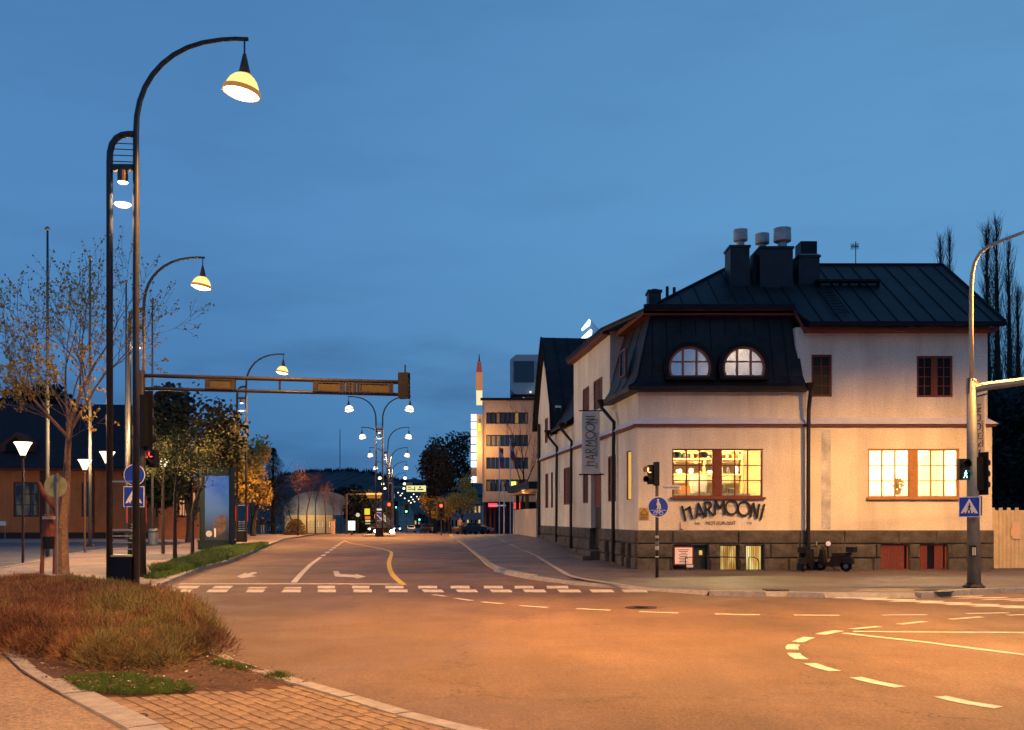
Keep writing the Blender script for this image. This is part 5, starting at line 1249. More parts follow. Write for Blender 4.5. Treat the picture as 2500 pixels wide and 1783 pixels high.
# ---- grey mast on the right with arm, lamp and signals
YM = gp(2377, 1435, .12).y
mx = px(2376, YM)
t = empty('signal_mast', (mx, YM, .12), 'thick grey mast at the right edge carrying arm, lamp pole and signals', 'mast')
GM = mat('mast_grey', (.17, .185, .19), .5, .25, 2, metal=.2, fine=.1, fs=30)
MB().tube([(px(2378, YM), YM, .12), (px(2372, YM), YM, pz(926, YM))], [.165, .115], 14).build('mast_tube', GM, t, smooth=True)
MB().lathe((px(2378, YM), YM, 0), [(.26, .12), (.26, .16), (.2, .2), (.17, .24)], 14).build('foot', BLACK, t)
MB().box(px(2362, YM), px(2368, YM), YM-.08, YM+.08, pz(962, YM), pz(924, YM)).build('cap', STEEL, t)
pts = [P(2372, 955, YM-.05), P(2371, 800, YM-.05), P(2371, 712, YM-.05), P(2373, 672, YM-.05), P(2380, 640, YM-.05), P(2394, 616, YM-.05), P(2416, 600, YM-.05), P(2450, 586, YM-.05), P(2500, 567, YM-.05), P(2530, 556, YM-.05)]
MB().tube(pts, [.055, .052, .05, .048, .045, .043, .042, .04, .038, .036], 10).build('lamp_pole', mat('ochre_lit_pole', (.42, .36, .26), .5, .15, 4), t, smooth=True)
hd = P(2545, 551, YM-.05)
MB().lathe((hd.x, hd.y, hd.z), [(.02, .1), (.14, .06), (.26, -.02), (.28, -.1), (.1, -.12)][::-1], 16, None).build('lamp_head', GM, t)
MB().lathe((hd.x, hd.y, hd.z), [(.02, -.2), (.16, -.17), (.25, -.115)], 16, None, False).build('lamp_lens', SODL, t)
light('bulb', 'SPOT', (hd.x-mx, hd.y-YM, hd.z-.3-.12), LIT*.85, SODIUM, t, .25, 160, .5)
arm = MB(); arm.tube([P(2368, 952, YM), P(2410, 943, YM), P(2510, 930, YM), P(2700, 918, YM)], [.12, .11, .10, .09], 8); arm.build('arm', GM, t)
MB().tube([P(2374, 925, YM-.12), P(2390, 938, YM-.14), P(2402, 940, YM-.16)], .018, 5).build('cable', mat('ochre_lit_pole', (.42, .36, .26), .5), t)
lit_l = MB(); random.seed(3)
for i in range(60):
    u = random.uniform(2415, 2520); v = 943-(u-2410)*.13+random.choice((-14, 12))+random.gauss(0, 2); c = P(u, v, YM+random.uniform(-.1, .5)); lit_l.add([c, c+Vector((.05, .02, .03)), c+Vector((.03, 0, .08)), c+Vector((-.03, .02, .04))], [(0, 1, 2, 3)])
s = signal('traffic_light', P(2356, 1146, YM-.05), 2, 'pedestrian signal with green walking figure on the left of the grey mast', w=.26, hh=.26, back=False, rz=-.15)
gm_ = MB(); ped_picto(gm_, (0, -.13), .2, -.06); gm_.build('green_figure', emis('green_figure_light', (.35, 1, .85), 6), s)
MB().box(.1, .25, .05, .12, -.03, .03).build('arm', BLACK, s)
s = signal('traffic_light', P(2394, 1157, YM+.02), 3, 'dark signal head in profile with backboard on the right of the grey mast', w=.26, hh=.27, rz=PI/2+.35)
crossing_sign(P(2367, 1238, YM-.2), .5, 'blue pedestrian crossing sign turned left on the grey mast', rz=-.75)
o = MB().box(px(2385, YM), px(2397, YM), YM-.02, YM, pz(1259, YM), pz(1212, YM)).build('edge_on_sign', mat('green_sign_back', (.06, .09, .07), .7, .1)); o['label'] = 'dark greenish narrow sign seen from behind on the grey mast'; o['category'] = 'sign'
o = empty('push_button', P(2364, 1358, YM-.2), 'small pedestrian push-button box on the grey mast', 'push button')
MB().box(px(2358, YM), px(2371, YM), YM-.28, YM-.16, pz(1358, YM), pz(1331, YM)).build('casing', BLACK, o); MB().box(px(2361, YM), px(2364, YM), YM-.285, YM-.281, pz(1355, YM), pz(1336, YM)).box(px(2366, YM), px(2369, YM), YM-.285, YM-.281, pz(1355, YM), pz(1336, YM)).build('strip', mat('cream_bar', (.75, .7, .5)), o)

# ---- picket fence with notices to the right of the house
fe = empty('board_fence', (xR+2, 33.2, .12), 'cream board fence with castellated top beside the corner house', 'fence')
FW = mat('fence_paint', (.62, .52, .32), .8, .12, 3, .2, 30)
x = xR+.1; k = 0; zt = pz(1253, 33.2)
while x < 22:
    top = pz(1252, 33.2)+(.17 if k % 2 else .0) if x < px(2490, 33.2) else pz(1252, 33.2)
    MB().box(x, x+.125, 33.2+random.uniform(-.004, .004), 33.225, .14, top).build('board', FW, fe); x += .135; k += 1
MB().box(xR+.1, 22, 33.226, 33.27, 2.0, 2.1).box(xR+.1, 22, 33.226, 33.27, .5, .6).build('rail', FW, fe)
for (u0, u1, v0, v1, lb) in ((2470, 2489, 1276, 1316, 'pale rectangular notice on the board fence'), (2465, 2471, 1290, 1309, 'small pinkish notice overlapping the larger one on the fence')):
    o = MB().box(px(u0, 33.2), px(u1, 33.2), 33.15+.01*(u0 == 2470), 33.165+.01*(u0 == 2470), pz(v1, 33.2), pz(v0, 33.2)).build('notice', mat('notice_paper', (.75, .55, .36), .8, .05)); o['label'] = lb; o['category'] = 'notice'

# ---- scooters parked against the plinth
def scooter(x, y, rz, label, lampcol):
    t = local('motor_scooter', label, 'scooter', 'scooters parked at the plinth')
    for wx in (-.55, .55):
        w_ = MB(); w_.lathe((wx, 0, .24), [(.235, -.05), (.24, 0), (.235, .05), (.12, .05), (.12, -.05)], 18, Matrix.Rotation(PI/2, 3, 'X'), False); wo = w_.build('wheel', BLACK, t)
        MB().lathe((wx, 0, .24), [(.02, -.05), (.12, -.03), (.12, .03), (.02, .05)], 12, Matrix.Rotation(PI/2, 3, 'X')).build('hub', GALV, wo)
    b = MB(); prof = [(-.85, .34), (-.82, .62), (-.6, .75), (.0, .72), (.1, .42), (.32, .36), (.42, .95), (.52, .98), (.62, .5), (.5, .26), (.05, .2), (-.3, .22), (-.4, .4)]
    b.prism([(p[0], -.14, p[1]) for p in prof], (0, .28, 0)); b.build('body', BLACK, t)
    MB().prism([(p[0], -.13, p[1]) for p in ((-.75, .74), (-.72, .84), (-.3, .82), (.02, .8), (.02, .73), (-.5, .755))], (0, .26, 0)).build('seat', BLACK, t)
    MB().tube([(.55, 0, .24), (.46, 0, .95), (.43, 0, 1.08)], .03, 6).build('fork', BLACK, t)
    MB().tube([(.38, -.3, 1.1), (.43, 0, 1.06), (.38, .3, 1.1)], .018, 6).build('handlebar', BLACK, t)
    MB().box(-.95, -.62, -.17, .17, .86, 1.1).build('top_box', BLACK, t)
    MB().lathe((.36, -.3, 1.22), [(.01, -.01), (.11, -.008), (.115, .01), (.01, .012)], 14, Matrix.Rotation(PI/2, 3, 'X') @ Matrix.Scale(1, 3)).build('mirror', lampcol, t)
    t.location = (x, y, .12); t.rotation_euler = (0, 0, rz); t.scale = (.78, .78, .72); return t
scooter(fx(1952), YF-.85, 1.05, 'dark scooter parked under the downpipe with greenish mirror', mat('dim_mirror', (.25, .3, .2), .4, .1))
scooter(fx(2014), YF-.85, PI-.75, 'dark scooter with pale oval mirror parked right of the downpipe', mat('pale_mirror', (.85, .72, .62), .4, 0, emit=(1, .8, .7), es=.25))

# ================================================================ STATION SIDE
# lanterns on posts
lt = local('lantern_post', '', 'lantern', 'cone lanterns on the station square')
MB().tube([(0, 0, 0), (0, 0, 4.05)], [.05, .04], 8).build('post', mat('red_brown_post', (.10, .05, .03), .6), lt)
MB().lathe((0, 0, 4.0), [(.06, 0), (.1, .06), (.12, .1)], 10).build('collar', STEEL, lt)
MB().lathe((0, 0, 4.05), [(.07, 0), (.15, .2), (.25, .42), (.33, .54), (.32, .56), (.02, .58)], 14).build('shade', emis('lantern_shade', (1, .84, .5), 2.6), lt)
freeze(lt)
for i, (u, vt, Y, lb) in enumerate(((56, 1074, 37.6, 'cone lantern farthest left in front of the lit station window'), (207, 1118, 48.7, 'cone lantern right of the tree in front of the brown station wall'), (262, 1098, 42.8, 'cone lantern half hidden by the tall lamp post'), (399, 1117, 56, 'cone lantern between the slender verge trees'))):
    p = place(lt, (px(u, Y), Y, pz(vt, Y)-4.7), 0, lb, i == 0)
    light('bulb', 'POINT', (0, 0, 4.9), 2000, (1, .60, .28), p, .25)
# flagpoles
fp = local('flagpole', '', 'flagpole', 'flagpoles on the station square')
MB().tube([(0, 0, 0), (0, 0, 8), (0, 0, 14.7)], [.085, .07, .045], 10).build('pole', mat('flagpole_paint', (.09, .095, .10), .5, .1), fp, smooth=True)
MB().lathe((0, 0, 14.68), [(.02, 0), (.11, .04), (.12, .1), (.06, .17), (.01, .19)], 12).build('finial', GALV, fp); MB().lathe((0, 0, 0), [(.2, 0), (.2, .05), (.13, .1)], 12).build('foot', BLACK, fp)
freeze(fp)
for i, (u, vt, Y, lb) in enumerate(((116, 557, 43.5, 'flagpole farthest left and tallest above the spring tree'), (220, 627, 50.2, 'second flagpole between the left one and the tall lamp'), (308, 687, 56.5, 'flagpole seen just left of the tall lamp post'), (372, 738, 62, 'flagpole right of the lamp posts with a bin at its foot'))):
    place(fp, (px(u, Y), Y, pz(vt, Y)-14.8), 0, lb, i == 0)
# litter bins
t = empty('litter_bin', (px(377, 62), 61.8, .12), 'grey litter bin at the foot of the rightmost flagpole', 'bin')
MB().lathe((px(377, 62), 61.8, .12), [(.26, 0), (.3, .05), (.33, .85), (.3, .95), (.2, 1.05)], 14).build('body', GALV, t)
MB().lathe((px(377, 62), 61.8, .12), [(.34, .8), (.35, .88)], 14).build('rim', STEEL, t)
# wooden tree guard / stand with brown bin behind the near tree
YT = 30.2
t = empty('timber_stand', (px(118, YT), YT, .12), 'red-brown timber posts carrying a bin beside the near tree', 'stand')
TW = mat('red_timber', (.20, .06, .03), .7, .25, 8)
for u0, u1 in ((102, 1310), (133, 1190)): MB().tube([(px(u0, YT), YT, .12), (px(u0+4, YT), YT, pz(1305 if u0 == 102 else 1225, YT))], .06, 8).build('post', TW, t)
MB().tube([(px(95, YT), YT, pz(1178, YT)), (px(108, YT), YT, pz(1208, YT)), (px(126, YT), YT, pz(1228, YT)), (px(140, YT), YT, pz(1250, YT))], [.05, .07, .1, .08], 8).build('bent_limb', TW, t)
MB().lathe((px(121, YT), YT, 0), [(.19, pz(1310, YT)), (.22, pz(1290, YT)), (.2, pz(1262, YT)), (.12, pz(1256, YT))], 12).build('bin', TW, t)
MB().lathe((px(121, YT), YT, 0), [(.17, pz(1340, YT)), (.2, pz(1311, YT))], 12).build('bin_base', BLACK, t)
MB().box(px(112, YT), px(143, YT), YT-.24, YT-.2, pz(1268, YT), pz(1261, YT)).build('band', mat('pale_band', (.6, .42, .25), .7), t)
# station building
YB = 80
st_ = empty('station_building', (px(230, YB), YB, .12), 'long brown timber station building with dark tiled roof behind the plaza', 'building')
ST = mat('brown_boarding', (.56, .19, .055), .8, .2, 1.2, col2=(.42, .135, .04)); STD = mat('brown_trim', (.09, .025, .015), .7, .2, 4)
xa, xb = px(-260, YB), px(492, YB+6); stmap = lambda a, z, d: Vector((a, YB+(a-xa)*.12+d, z))
ze, zb_ = pz(1140, YB), .1
wins = [(px(u0, YB), px(u1, YB), pz(1262, YB), pz(1176, YB)) for u0, u1 in ((-190, -150), (-95, -55), (16, 76), (176, 202), (354, 371))]
mb = MB(); wall_holes(mb, stmap, xa, xb, zb_, ze, wins, .25); mb.build('wall', ST, st_)
bd_ = MB(); x = xa
while x < xb:
    inw = [w for w in wins if w[0]-.03 < x+.02 < w[1]+.03]
    if not inw: mbox(bd_, stmap, x, x+.035, zb_+.6, ze, -.02, .0)
    x += .28
bd_.build('cover_strips', ST, st_)['kind'] = 'stuff'
mbox(MB(), stmap, xa, xb, .1, .62, -.06, -.0).build('base', mat('dark_base', (.03, .02, .016), .8), st_)
for u in (86, 205): 
    x = px(u, YB); mbox(MB(), stmap, x-.25 if u == 86 else x-.08, x+.25 if u == 86 else x+.08, .2, ze, -.08, -.021).build('pilaster', STD, st_)
for w_ in wins:
    o = window(stmap, *w_, 3 if w_[1]-w_[0] > 1.5 else 2, 3, st_, fm=STD, d=.06, fw=.12, bw=.08, panes=False)
    mm_ = MB(); mbox(mm_, stmap, w_[0]+.1, w_[1]-.1, w_[2]+.1, w_[3]-.1, .16, .18); mm_.build('room_glow', lit('station_window_glow', (.006, .007, .007), (.10, .075, .04), .7, 1.1), o)
rz_ = pz(985, YB+5)
MB().hexa([stmap(xa-1, ze-.1, -.7), stmap(xb+.6, ze-.1, -.7), stmap(xb-2, rz_-.1, 5), stmap(xa-1, rz_-.1, 5)], [stmap(xa-1, ze+.12, -.7), stmap(xb+.6, ze+.12, -.7), stmap(xb-2, rz_+.1, 5), stmap(xa-1, rz_+.1, 5)]).build('roof', mat('blue_black_roof', (.012, .015, .022), .85, .25, 2), st_)
mbox(MB(), stmap, xa-1, xb+.6, ze-.28, ze-.1, -.72, -.5).build('fascia', STD, st_)
gx = px(20, YB); mb = MB(); mb.prism([(gx-1.3, YB+1.2, pz(1100, YB)), (gx+1.3, YB+1.2, pz(1100, YB)), (gx+1.3, YB+1.2, pz(1082, YB)), (gx, YB+1.2, pz(1052, YB)), (gx-1.3, YB+1.2, pz(1082, YB))], (0, 3, 0)); mb.build('dormer', STD, st_)
MB().prism([(gx-.8, YB+1.15, pz(1100, YB)), (gx+.8, YB+1.15, pz(1100, YB)), (gx+.8, YB+1.15, pz(1085, YB)), (gx, YB+1.15, pz(1064, YB)), (gx-.8, YB+1.15, pz(1085, YB))], (0, .04, 0)).build('dormer_window', DARKG, st_)
# orange-lit annexe
an_ = MB(); an_.box(px(428, 84), px(494, 84), 80, 92, .1, pz(1180, 84)); o = empty('station_annexe', (px(460, 84), 84, .1), 'orange-lit low annexe at the right end of the station', 'building')
an_.build('wall', mat('orange_brick', (.42, .16, .06), .85, .15, 3), o); window(lambda a, z, d: Vector((a, 80+d, z)), px(436, 80), px(480, 80), pz(1262, 80), pz(1200, 80), 6, 1, o, fm=STD, d=-.05, fw=.1, bw=.07, gm=emis('annexe_glow', (1, .45, .2), .6), panes=False)
wsn = MB(); wsn.box(px(16, YB), px(41, YB), YB-1.75, YB-1.7, pz(1283, YB), pz(1273, YB)); o = wsn.build('small_sign', SIGNW); o['label'] = 'small pale sign on two legs below the left station window'; o['category'] = 'sign'
lg = MB()
for u_ in (18, 39): lg.tube([(px(u_, YB), YB-1.72, .12), (px(u_, YB), YB-1.72, pz(1284, YB))], .03, 6)
lg.build('legs', GALV, o)

# advertising pillar
YA = G(530, 1342).y+.4
t = empty('advertising_pillar', (px(532, YA), YA, .12), 'dark green advertising pillar with curved sides and blue poster on the verge', 'advertising pillar')
GRN = mat('dark_green_enamel', (.004, .017, .018), .5, .15, 4, spec=.25)
x0, x1 = px(492, YA), px(569, YA); cx_ = (x0+x1)/2; w_ = (x1-x0)/2
def rr(mb, z0, z1, k, dep=.55, n=6):
    a = []; r_ = .12
    for (sx, sy, st0) in ((1, -1, -PI/2), (1, 1, 0), (-1, 1, PI/2), (-1, -1, PI)):
        for i in range(4):
            t_ = st0+i*PI/6; a.append((cx_+sx*(w_*k-r_)+r_*math.cos(t_), YA+sy*(dep*k-r_)+r_*math.sin(t_), z0))
    mb.prism(a, (0, 0, z1-z0)); return mb
rr(MB(), .1, pz(1322, YA), 1.06).build('base', GRN, t); rr(MB(), pz(1322, YA), pz(1319, YA), 1.09).build('ledge', GRN, t); rr(MB(), pz(1319, YA), pz(1152, YA), .97).build('casing', GRN, t); rr(MB(), pz(1152, YA), pz(1144, YA), 1.0).build('top', GRN, t)
yp = YA-.55*.97-.012
po = bpy.data.materials.new('poster_print'); po.use_nodes = True; N = po.node_tree.nodes; L = po.node_tree.links; b_ = N['Principled BSDF']; tc = N.new('ShaderNodeTexCoord'); sp = N.new('ShaderNodeSeparateXYZ'); L.new(tc.outputs['Generated'], sp.inputs[0]); r_ = N.new('ShaderNodeValToRGB'); L.new(sp.outputs['Z'], r_.inputs[0])
r_.color_ramp.elements[0].color = (.01, .012, .016, 1); r_.color_ramp.elements[0].position = .1; r_.color_ramp.elements[1].color = (.008, .055, .22, 1); r_.color_ramp.elements[1].position = .85; e_ = r_.color_ramp.elements.new(.5); e_.color = (.02, .07, .17, 1)
L.new(r_.outputs[0], b_.inputs['Base Color']); L.new(r_.outputs[0], b_.inputs['Emission Color']); b_.inputs['Emission Strength'].default_value = 1.0; b_.inputs['Roughness'].default_value = .35
px0, px1 = px(508, YA), px(566, YA)
MB().box(px0, px1, yp-.004, yp+.01, pz(1318, YA), pz(1163, YA)).build('poster', po, t)
fc = MB(); fcx, fcz = px(545, YA), pz(1282, YA)
ring = lambda rx, rz, n, y, cx0, cz0, rot=.3: [(cx0+rx*math.cos(a)*math.cos(rot)-rz*math.sin(a)*math.sin(rot), y, cz0+rx*math.cos(a)*math.sin(rot)+rz*math.sin(a)*math.cos(rot)) for a in [2*PI*i/n for i in range(n)]]
FACE = mat('printed_skin', (.10, .07, .065), .4, .5, 4); fc.prism([(min(p[0], px1-.01), p[1], p[2]) for p in ring(.36, .56, 24, yp-.008, fcx, fcz, -.35)], (0, .003, 0)); fc.build('printed_face', FACE, t)
mk = MB(); mk.prism(ring(.09, .03, 10, yp-.012, fcx-.02, fcz-.19, -.4), (0, .003, 0)); mk.build('printed_mouth', mat('printed_lip', (.3, .05, .05), .4), t)
mk = MB(); mk.prism(ring(.05, .02, 8, yp-.012, fcx+.08, fcz+.06, -.4), (0, .003, 0)); mk.prism(ring(.05, .02, 8, yp-.012, fcx-.11, fcz+.1, -.4), (0, .003, 0)); mk.build('printed_eye', BLACK, t)
MB().disc((px(518, YA), yp-.009, pz(1303, YA)), .17, (0, -1, 0), 20, .003).build('printed_disc', mat('printed_grey', (.5, .5, .5), .4, .2, 12), t)
MB().box(px(530.5, YA), px(534.5, YA), yp-.012, yp-.009, pz(1311, YA), pz(1290, YA)).build('printed_bar', SIGNW, t)

# ================================================================ TREES
def grow(mb, p, d, L_, r, lvl, maxl, tips, spread=.55, up=.15, kids_=(3, 4), n=4, wob=.12, shrink=.66, rs=.6):
    r = max(r, .0065); seg = 4 if lvl < 2 else 3; pts = [p]; q = Vector(p); dd = Vector(d).normalized(); R_ = [r]
    for i in range(seg):
        dd = (dd+Vector((random.gauss(0, wob), random.gauss(0, wob), random.gauss(0, wob*.6)+up*.25))).normalized(); q = q+dd*L_/seg; pts.append(q.copy()); R_.append(r*(1-(i+1)/seg*(1-rs*.8)))
    mb.tube(pts, R_, n if lvl < 2 else 3, cap=False)
    if lvl >= maxl: tips.append((q.copy(), dd.copy())); tips.append((pts[-2].copy(), dd.copy())); return
    k = random.randint(*kids_)
    for i in range(k+(1 if lvl == 0 else 0)):
        t = random.uniform(.35, 1) if i else 1.0
        idx = t*seg; a = pts[min(int(idx), seg-1)]; b = pts[min(int(idx)+1, seg)]; o = a.lerp(b, idx-int(idx)) if int(idx) < seg else pts[-1]
        az = 2*PI*(i/k)+random.uniform(-.6, .6); s_ = spread*random.uniform(.6, 1.25)*(1 if i else .35)
        a1 = dd.orthogonal().normalized(); a2 = dd.cross(a1); nd = (dd*math.cos(s_)+(a1*math.cos(az)+a2*math.sin(az))*math.sin(s_)+Vector((0, 0, up))).normalized()
        grow(mb, o, nd, L_*shrink*random.uniform(.8, 1.2), R_[min(int(idx)+1, seg)]*.72 if i else R_[-1]*.95, lvl+1, maxl, tips, spread, up, kids_, n, wob, shrink, rs)
def leaf(mb, c, s, el=.6):
    a = Vector((random.gauss(0, 1), random.gauss(0, 1), random.gauss(0, 1))).normalized()*s; b = a.orthogonal().normalized()*s*el
    mb.add([c-a, c-b, c+a, c+b], [(0, 1, 2, 3)])
def tree(x, y, z, h, r, label, barkm, leafm, maxl=3, nleaf=4, ls=.07, trunk=.25, spread=.55, up=.2, jit=.15, group=None, kids_=(3, 4), shrink=.66, name='tree', crown_name='crown', lean=(0, 0), wob=.12):
    t = empty(name, (x, y, z), label, 'tree', group); mb = MB(); tips = []
    th = h*trunk; mb.tube([(x, y, z), (x+.02*h*lean[0], y, z+th*.5), (x+lean[0]*.03*h, y, z+th)], [r*1.15, r*.95, r*.85], 8, cap=False)
    grow(mb, Vector((x+lean[0]*.03*h, y, z+th)), Vector((lean[0]*.15, lean[1]*.15, 1)), h*(1-trunk)*.42, r*.85, 0, maxl, tips, spread, up, kids_, 5, wob, shrink)
    mb.build('trunk', barkm, t)
    if nleaf and leafm:
        lm = MB()
        for c, d in tips:
            nl = nleaf if isinstance(nleaf, int) else (nleaf(c.z) if callable(nleaf) else (1 if random.random() < nleaf else 0))
            for _ in range(int(nl)): leaf(lm, c+Vector((random.gauss(0, jit), random.gauss(0, jit), random.gauss(0, jit)))-d*random.uniform(0, jit*2), ls*random.uniform(.5, 1.3))
        lm.build(crown_name, leafm, t)
    return t
random.seed(21)
tree(px(152, 30.5), 30.5, .12, 9.3, .19, 'spring tree with sparse yellow buds standing behind the shrubs', BARK, LEAFY, 5, lambda z: 7 if z < 5.6 else (5 if z < 7 else 2), .052, .15, .76, .12, .035, kids_=(3, 4), shrink=.71, wob=.08)
for i, (u, Y, hh, lb) in enumerate(((427, 38.5, 5.7, 'slender green tree on the verge, nearest the traffic gantry'), (470, 43.5, 6.0, 'slender green tree on the verge beside the advertising pillar'), (398, 47, 6.0, 'slender green tree behind the other two on the plaza edge'))):
    tree(px(u, Y), Y, .12, hh, .075, lb, BARKD, LEAFG, 4, 5, .06, .32, .5, .22, .2, group='slender trees on the verge', kids_=(3, 3), shrink=.62)
def blob_tree(x, y, z, rx, ry, rz, zc, n, ls, label, leafm, name='tree', trunk_r=.3, lobes=9, bark=BARKD, group=None, fill=.55):
    """dense crown: leaf clumps spread through several lobes"""
    t = empty(name, (x, y, z), label, 'tree', group); mb = MB(); tips = []
    grow(mb, Vector((x, y, z)), Vector((0, 0, 1)), (zc-z)*.6, trunk_r, 0, 3, tips, .6, .1, (3, 4), 6); mb.build('trunk', bark, t)
    lm = MB(); LB = [(0, 0, 0, fill+.1)]
    for _ in range(lobes):
        a = random.uniform(0, 2*PI); e = random.uniform(-.8, 1.2); LB.append((math.cos(a)*math.cos(e)*.62, math.sin(a)*math.cos(e)*.62, math.sin(e)*.62, random.uniform(.28, .45)))
    for _ in range(n):
        lb_ = random.choice(LB); d = Vector((random.gauss(0, 1), random.gauss(0, 1), random.gauss(0, 1))).normalized()*lb_[3]*(random.random()**.35)*random.uniform(.85, 1.12)
        c = Vector((x+(lb_[0]+d.x)*rx, y+(lb_[1]+d.y)*ry, zc+(lb_[2]+d.z)*rz)); leaf(lm, c, ls*random.uniform(.5, 1.3), .7)
    lm.build('crown', leafm, t); return t
blob_tree(px(462, 68), 68, .1, 4.4, 3.4, 5.4, pz(1105, 68), 12000, .17, 'large dark dome-shaped tree behind the slender verge trees', LEAFD, fill=.8)
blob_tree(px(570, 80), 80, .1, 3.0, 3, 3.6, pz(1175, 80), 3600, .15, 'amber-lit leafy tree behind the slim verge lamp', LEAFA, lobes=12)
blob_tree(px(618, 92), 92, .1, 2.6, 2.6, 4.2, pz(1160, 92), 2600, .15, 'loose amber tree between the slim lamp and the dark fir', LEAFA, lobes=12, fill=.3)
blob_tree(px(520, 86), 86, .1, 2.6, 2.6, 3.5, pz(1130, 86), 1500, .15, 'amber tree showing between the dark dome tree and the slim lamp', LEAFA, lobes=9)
blob_tree(px(75, 98), 98, .1, 5.0, 3, 3.2, pz(1010, 98), 2400, .25, 'dark tree top rising behind the station roof', LEAFD)
# fir
def fir(u, Y, vt, label):
    x = px(u, Y); t = empty('fir_tree', (x, Y, 0), label, 'tree'); MB().tube([(x, Y, 0), (x, Y, pz(vt+14, Y))], [.3, .05], 6).build('trunk', BARKD, t); m_ = MB(); z0, z1 = 1.4, pz(vt, Y)
    for k in range(5200):
        q = random.random(); z = z0+(z1-z0)*q; R_ = (1-q)**.8*3.6*(1+.22*math.sin(z*4.2))*random.random()**.45; a = random.uniform(0, 2*PI)
        c = Vector((x+math.cos(a)*R_, Y+math.sin(a)*R_, z-R_*.16)); o = Vector((math.cos(a), math.sin(a), -.3))*.3; w = Vector((-math.sin(a), math.cos(a), 0))*.07; m_.add([c-w, c+w, c+o], [(0, 1, 2)])
    m_.build('crown', NEEDLE, t)
fir(667, 104, 1093, 'dark fir tree between the amber trees and the pale hall')
# bare reddish street trees in front of the hall
TWR = mat('red_twig', (.15, .07, .042), .9, .3, 9)
for i, (u, Y, hh) in enumerate(((728, 96, 7.2), (749, 104, 8.0), (770, 112, 6.6), (795, 122, 7), (815, 135, 6.6), (833, 148, 6.4))):
    tree(px(u, Y), Y, zg(Y), hh, .09, ['nearest bare reddish street tree left of the hall wall', 'tallest bare reddish street tree', 'third bare reddish tree before the lit wall', 'fourth bare reddish tree before the lit wall', 'fifth bare reddish tree near the hall corner', 'farthest bare reddish tree beside the white light box'][i], BARKD if i < 1 else TWR, TWR, 4, 2, .06, .3, .5, .3, .3, group='bare street trees in a row', kids_=(3, 3), shrink=.6)
# grey shimmering bushy trees left of them
GTW = mat('grey_twig', (.10, .105, .12), .9, .2, 5)
for i, (u, Y, hh) in enumerate(((690, 106, 5.4), (712, 112, 6.2))): tree(px(u, Y), Y, zg(Y), hh, .1, ['pale grey twiggy tree beside the fir', 'pale grey twiggy tree behind the round bush'][i], GTW, GTW, 4, 2, .07, .2, .6, .2, .3, kids_=(3, 4))
bb = MB()
for _ in range(2600):
    a = random.uniform(0, 2*PI); e = random.uniform(0, PI/2); rr_ = random.random()**.3; c = Vector((px(722, 98)+math.cos(a)*math.cos(e)*1.15*rr_, 98+math.sin(a)*math.cos(e)*1.0*rr_, math.sin(e)*1.75*rr_)); leaf(bb, c, .07)
o = bb.build('round_bush', mat('brown_bush', (.07, .045, .025), .9, .3, 4)); o['label'] = 'rounded brown bush in front of the warm-lit hall'; o['category'] = 'bush'
# right side of the street
blob_tree(px(1100, 160), 160, zg(160), 5.2, 4, 7.0, pz(1128, 160), 5200, .24, 'big dark half-bare tree left of the office tower sign', mat('dark_twigs', (.03, .028, .025), .9, .3, 3), lobes=14, fill=.4)
blob_tree(px(1062, 150), 150, zg(150), 3.6, 3, 5, pz(1160, 150), 2600, .24, 'dark half-bare tree left edge of the group by the office', mat('dark_twigs', (.03, .028, .025)), lobes=10, fill=.35)
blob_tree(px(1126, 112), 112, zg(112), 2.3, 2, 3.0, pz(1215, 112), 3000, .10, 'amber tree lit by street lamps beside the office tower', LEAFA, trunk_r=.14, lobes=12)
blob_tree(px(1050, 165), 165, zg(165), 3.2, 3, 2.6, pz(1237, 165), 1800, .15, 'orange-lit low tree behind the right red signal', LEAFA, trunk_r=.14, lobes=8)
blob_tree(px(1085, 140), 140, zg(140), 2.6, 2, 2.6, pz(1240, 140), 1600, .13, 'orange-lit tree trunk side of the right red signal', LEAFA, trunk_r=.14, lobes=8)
# bare tree before the office building
tree(px(1282, 66), 66, .4, 9.2, .12, 'black bare tree standing by the gate canopy', BARKD, None, 4, 0, .1, .2, .5, .25, kids_=(3, 4), lean=(-.6, 0))
# poplars and dark trees on the right
random.seed(5)
for i, (u, Y, vt, k) in enumerate(((2432, 62, 535, 1.0), (2408, 60, 560, .9), (2462, 66, 590, .9), (2296, 75, 575, .7), (2318, 78, 560, .7), (2484, 70, 700, .8))):
    x = px(u, Y); t = empty('poplar_tree', (x, Y, 0), ['tallest bare poplar behind the corner house, right of the lamp pole', 'bare poplar close behind the house corner', 'bare poplar right of the tallest one', 'short left twig crown of a poplar above the ridge', 'right poplar tip just above the roof ridge', 'bare poplar cut by the right picture side'][i], 'tree'); m_ = MB(); zt = pz(vt, Y)
    m_.tube([(x, Y, 0), (x+.1, Y, zt*.5), (x, Y, zt)], [.3, .2, .02], 6, cap=False)
    for q in range(300):
        f = random.uniform(.14, .97); z = zt*f; a = random.uniform(0, 2*PI); L_ = random.uniform(1.6, 4.6)*(1.1-f)*1.25+.5; w = random.uniform(.1, .34); p0 = Vector((x, Y, z)); p1 = p0+Vector((math.cos(a)*w*L_*.7, math.sin(a)*w*L_*.7, L_*.45)); p2 = p1+Vector((math.cos(a)*w*L_*.35, math.sin(a)*w*L_*.3, L_*.6)); m_.tube([p0, p1, p2], [.017, .011, .004], 3, False)
        for s_ in range(2):
            p3 = p1+Vector((random.gauss(0, .25), random.gauss(0, .2), random.uniform(.4, 1.0))); m_.tube([p1, p3], [.008, .003], 3, False)
    m_.build('trunk', BARKD, t)
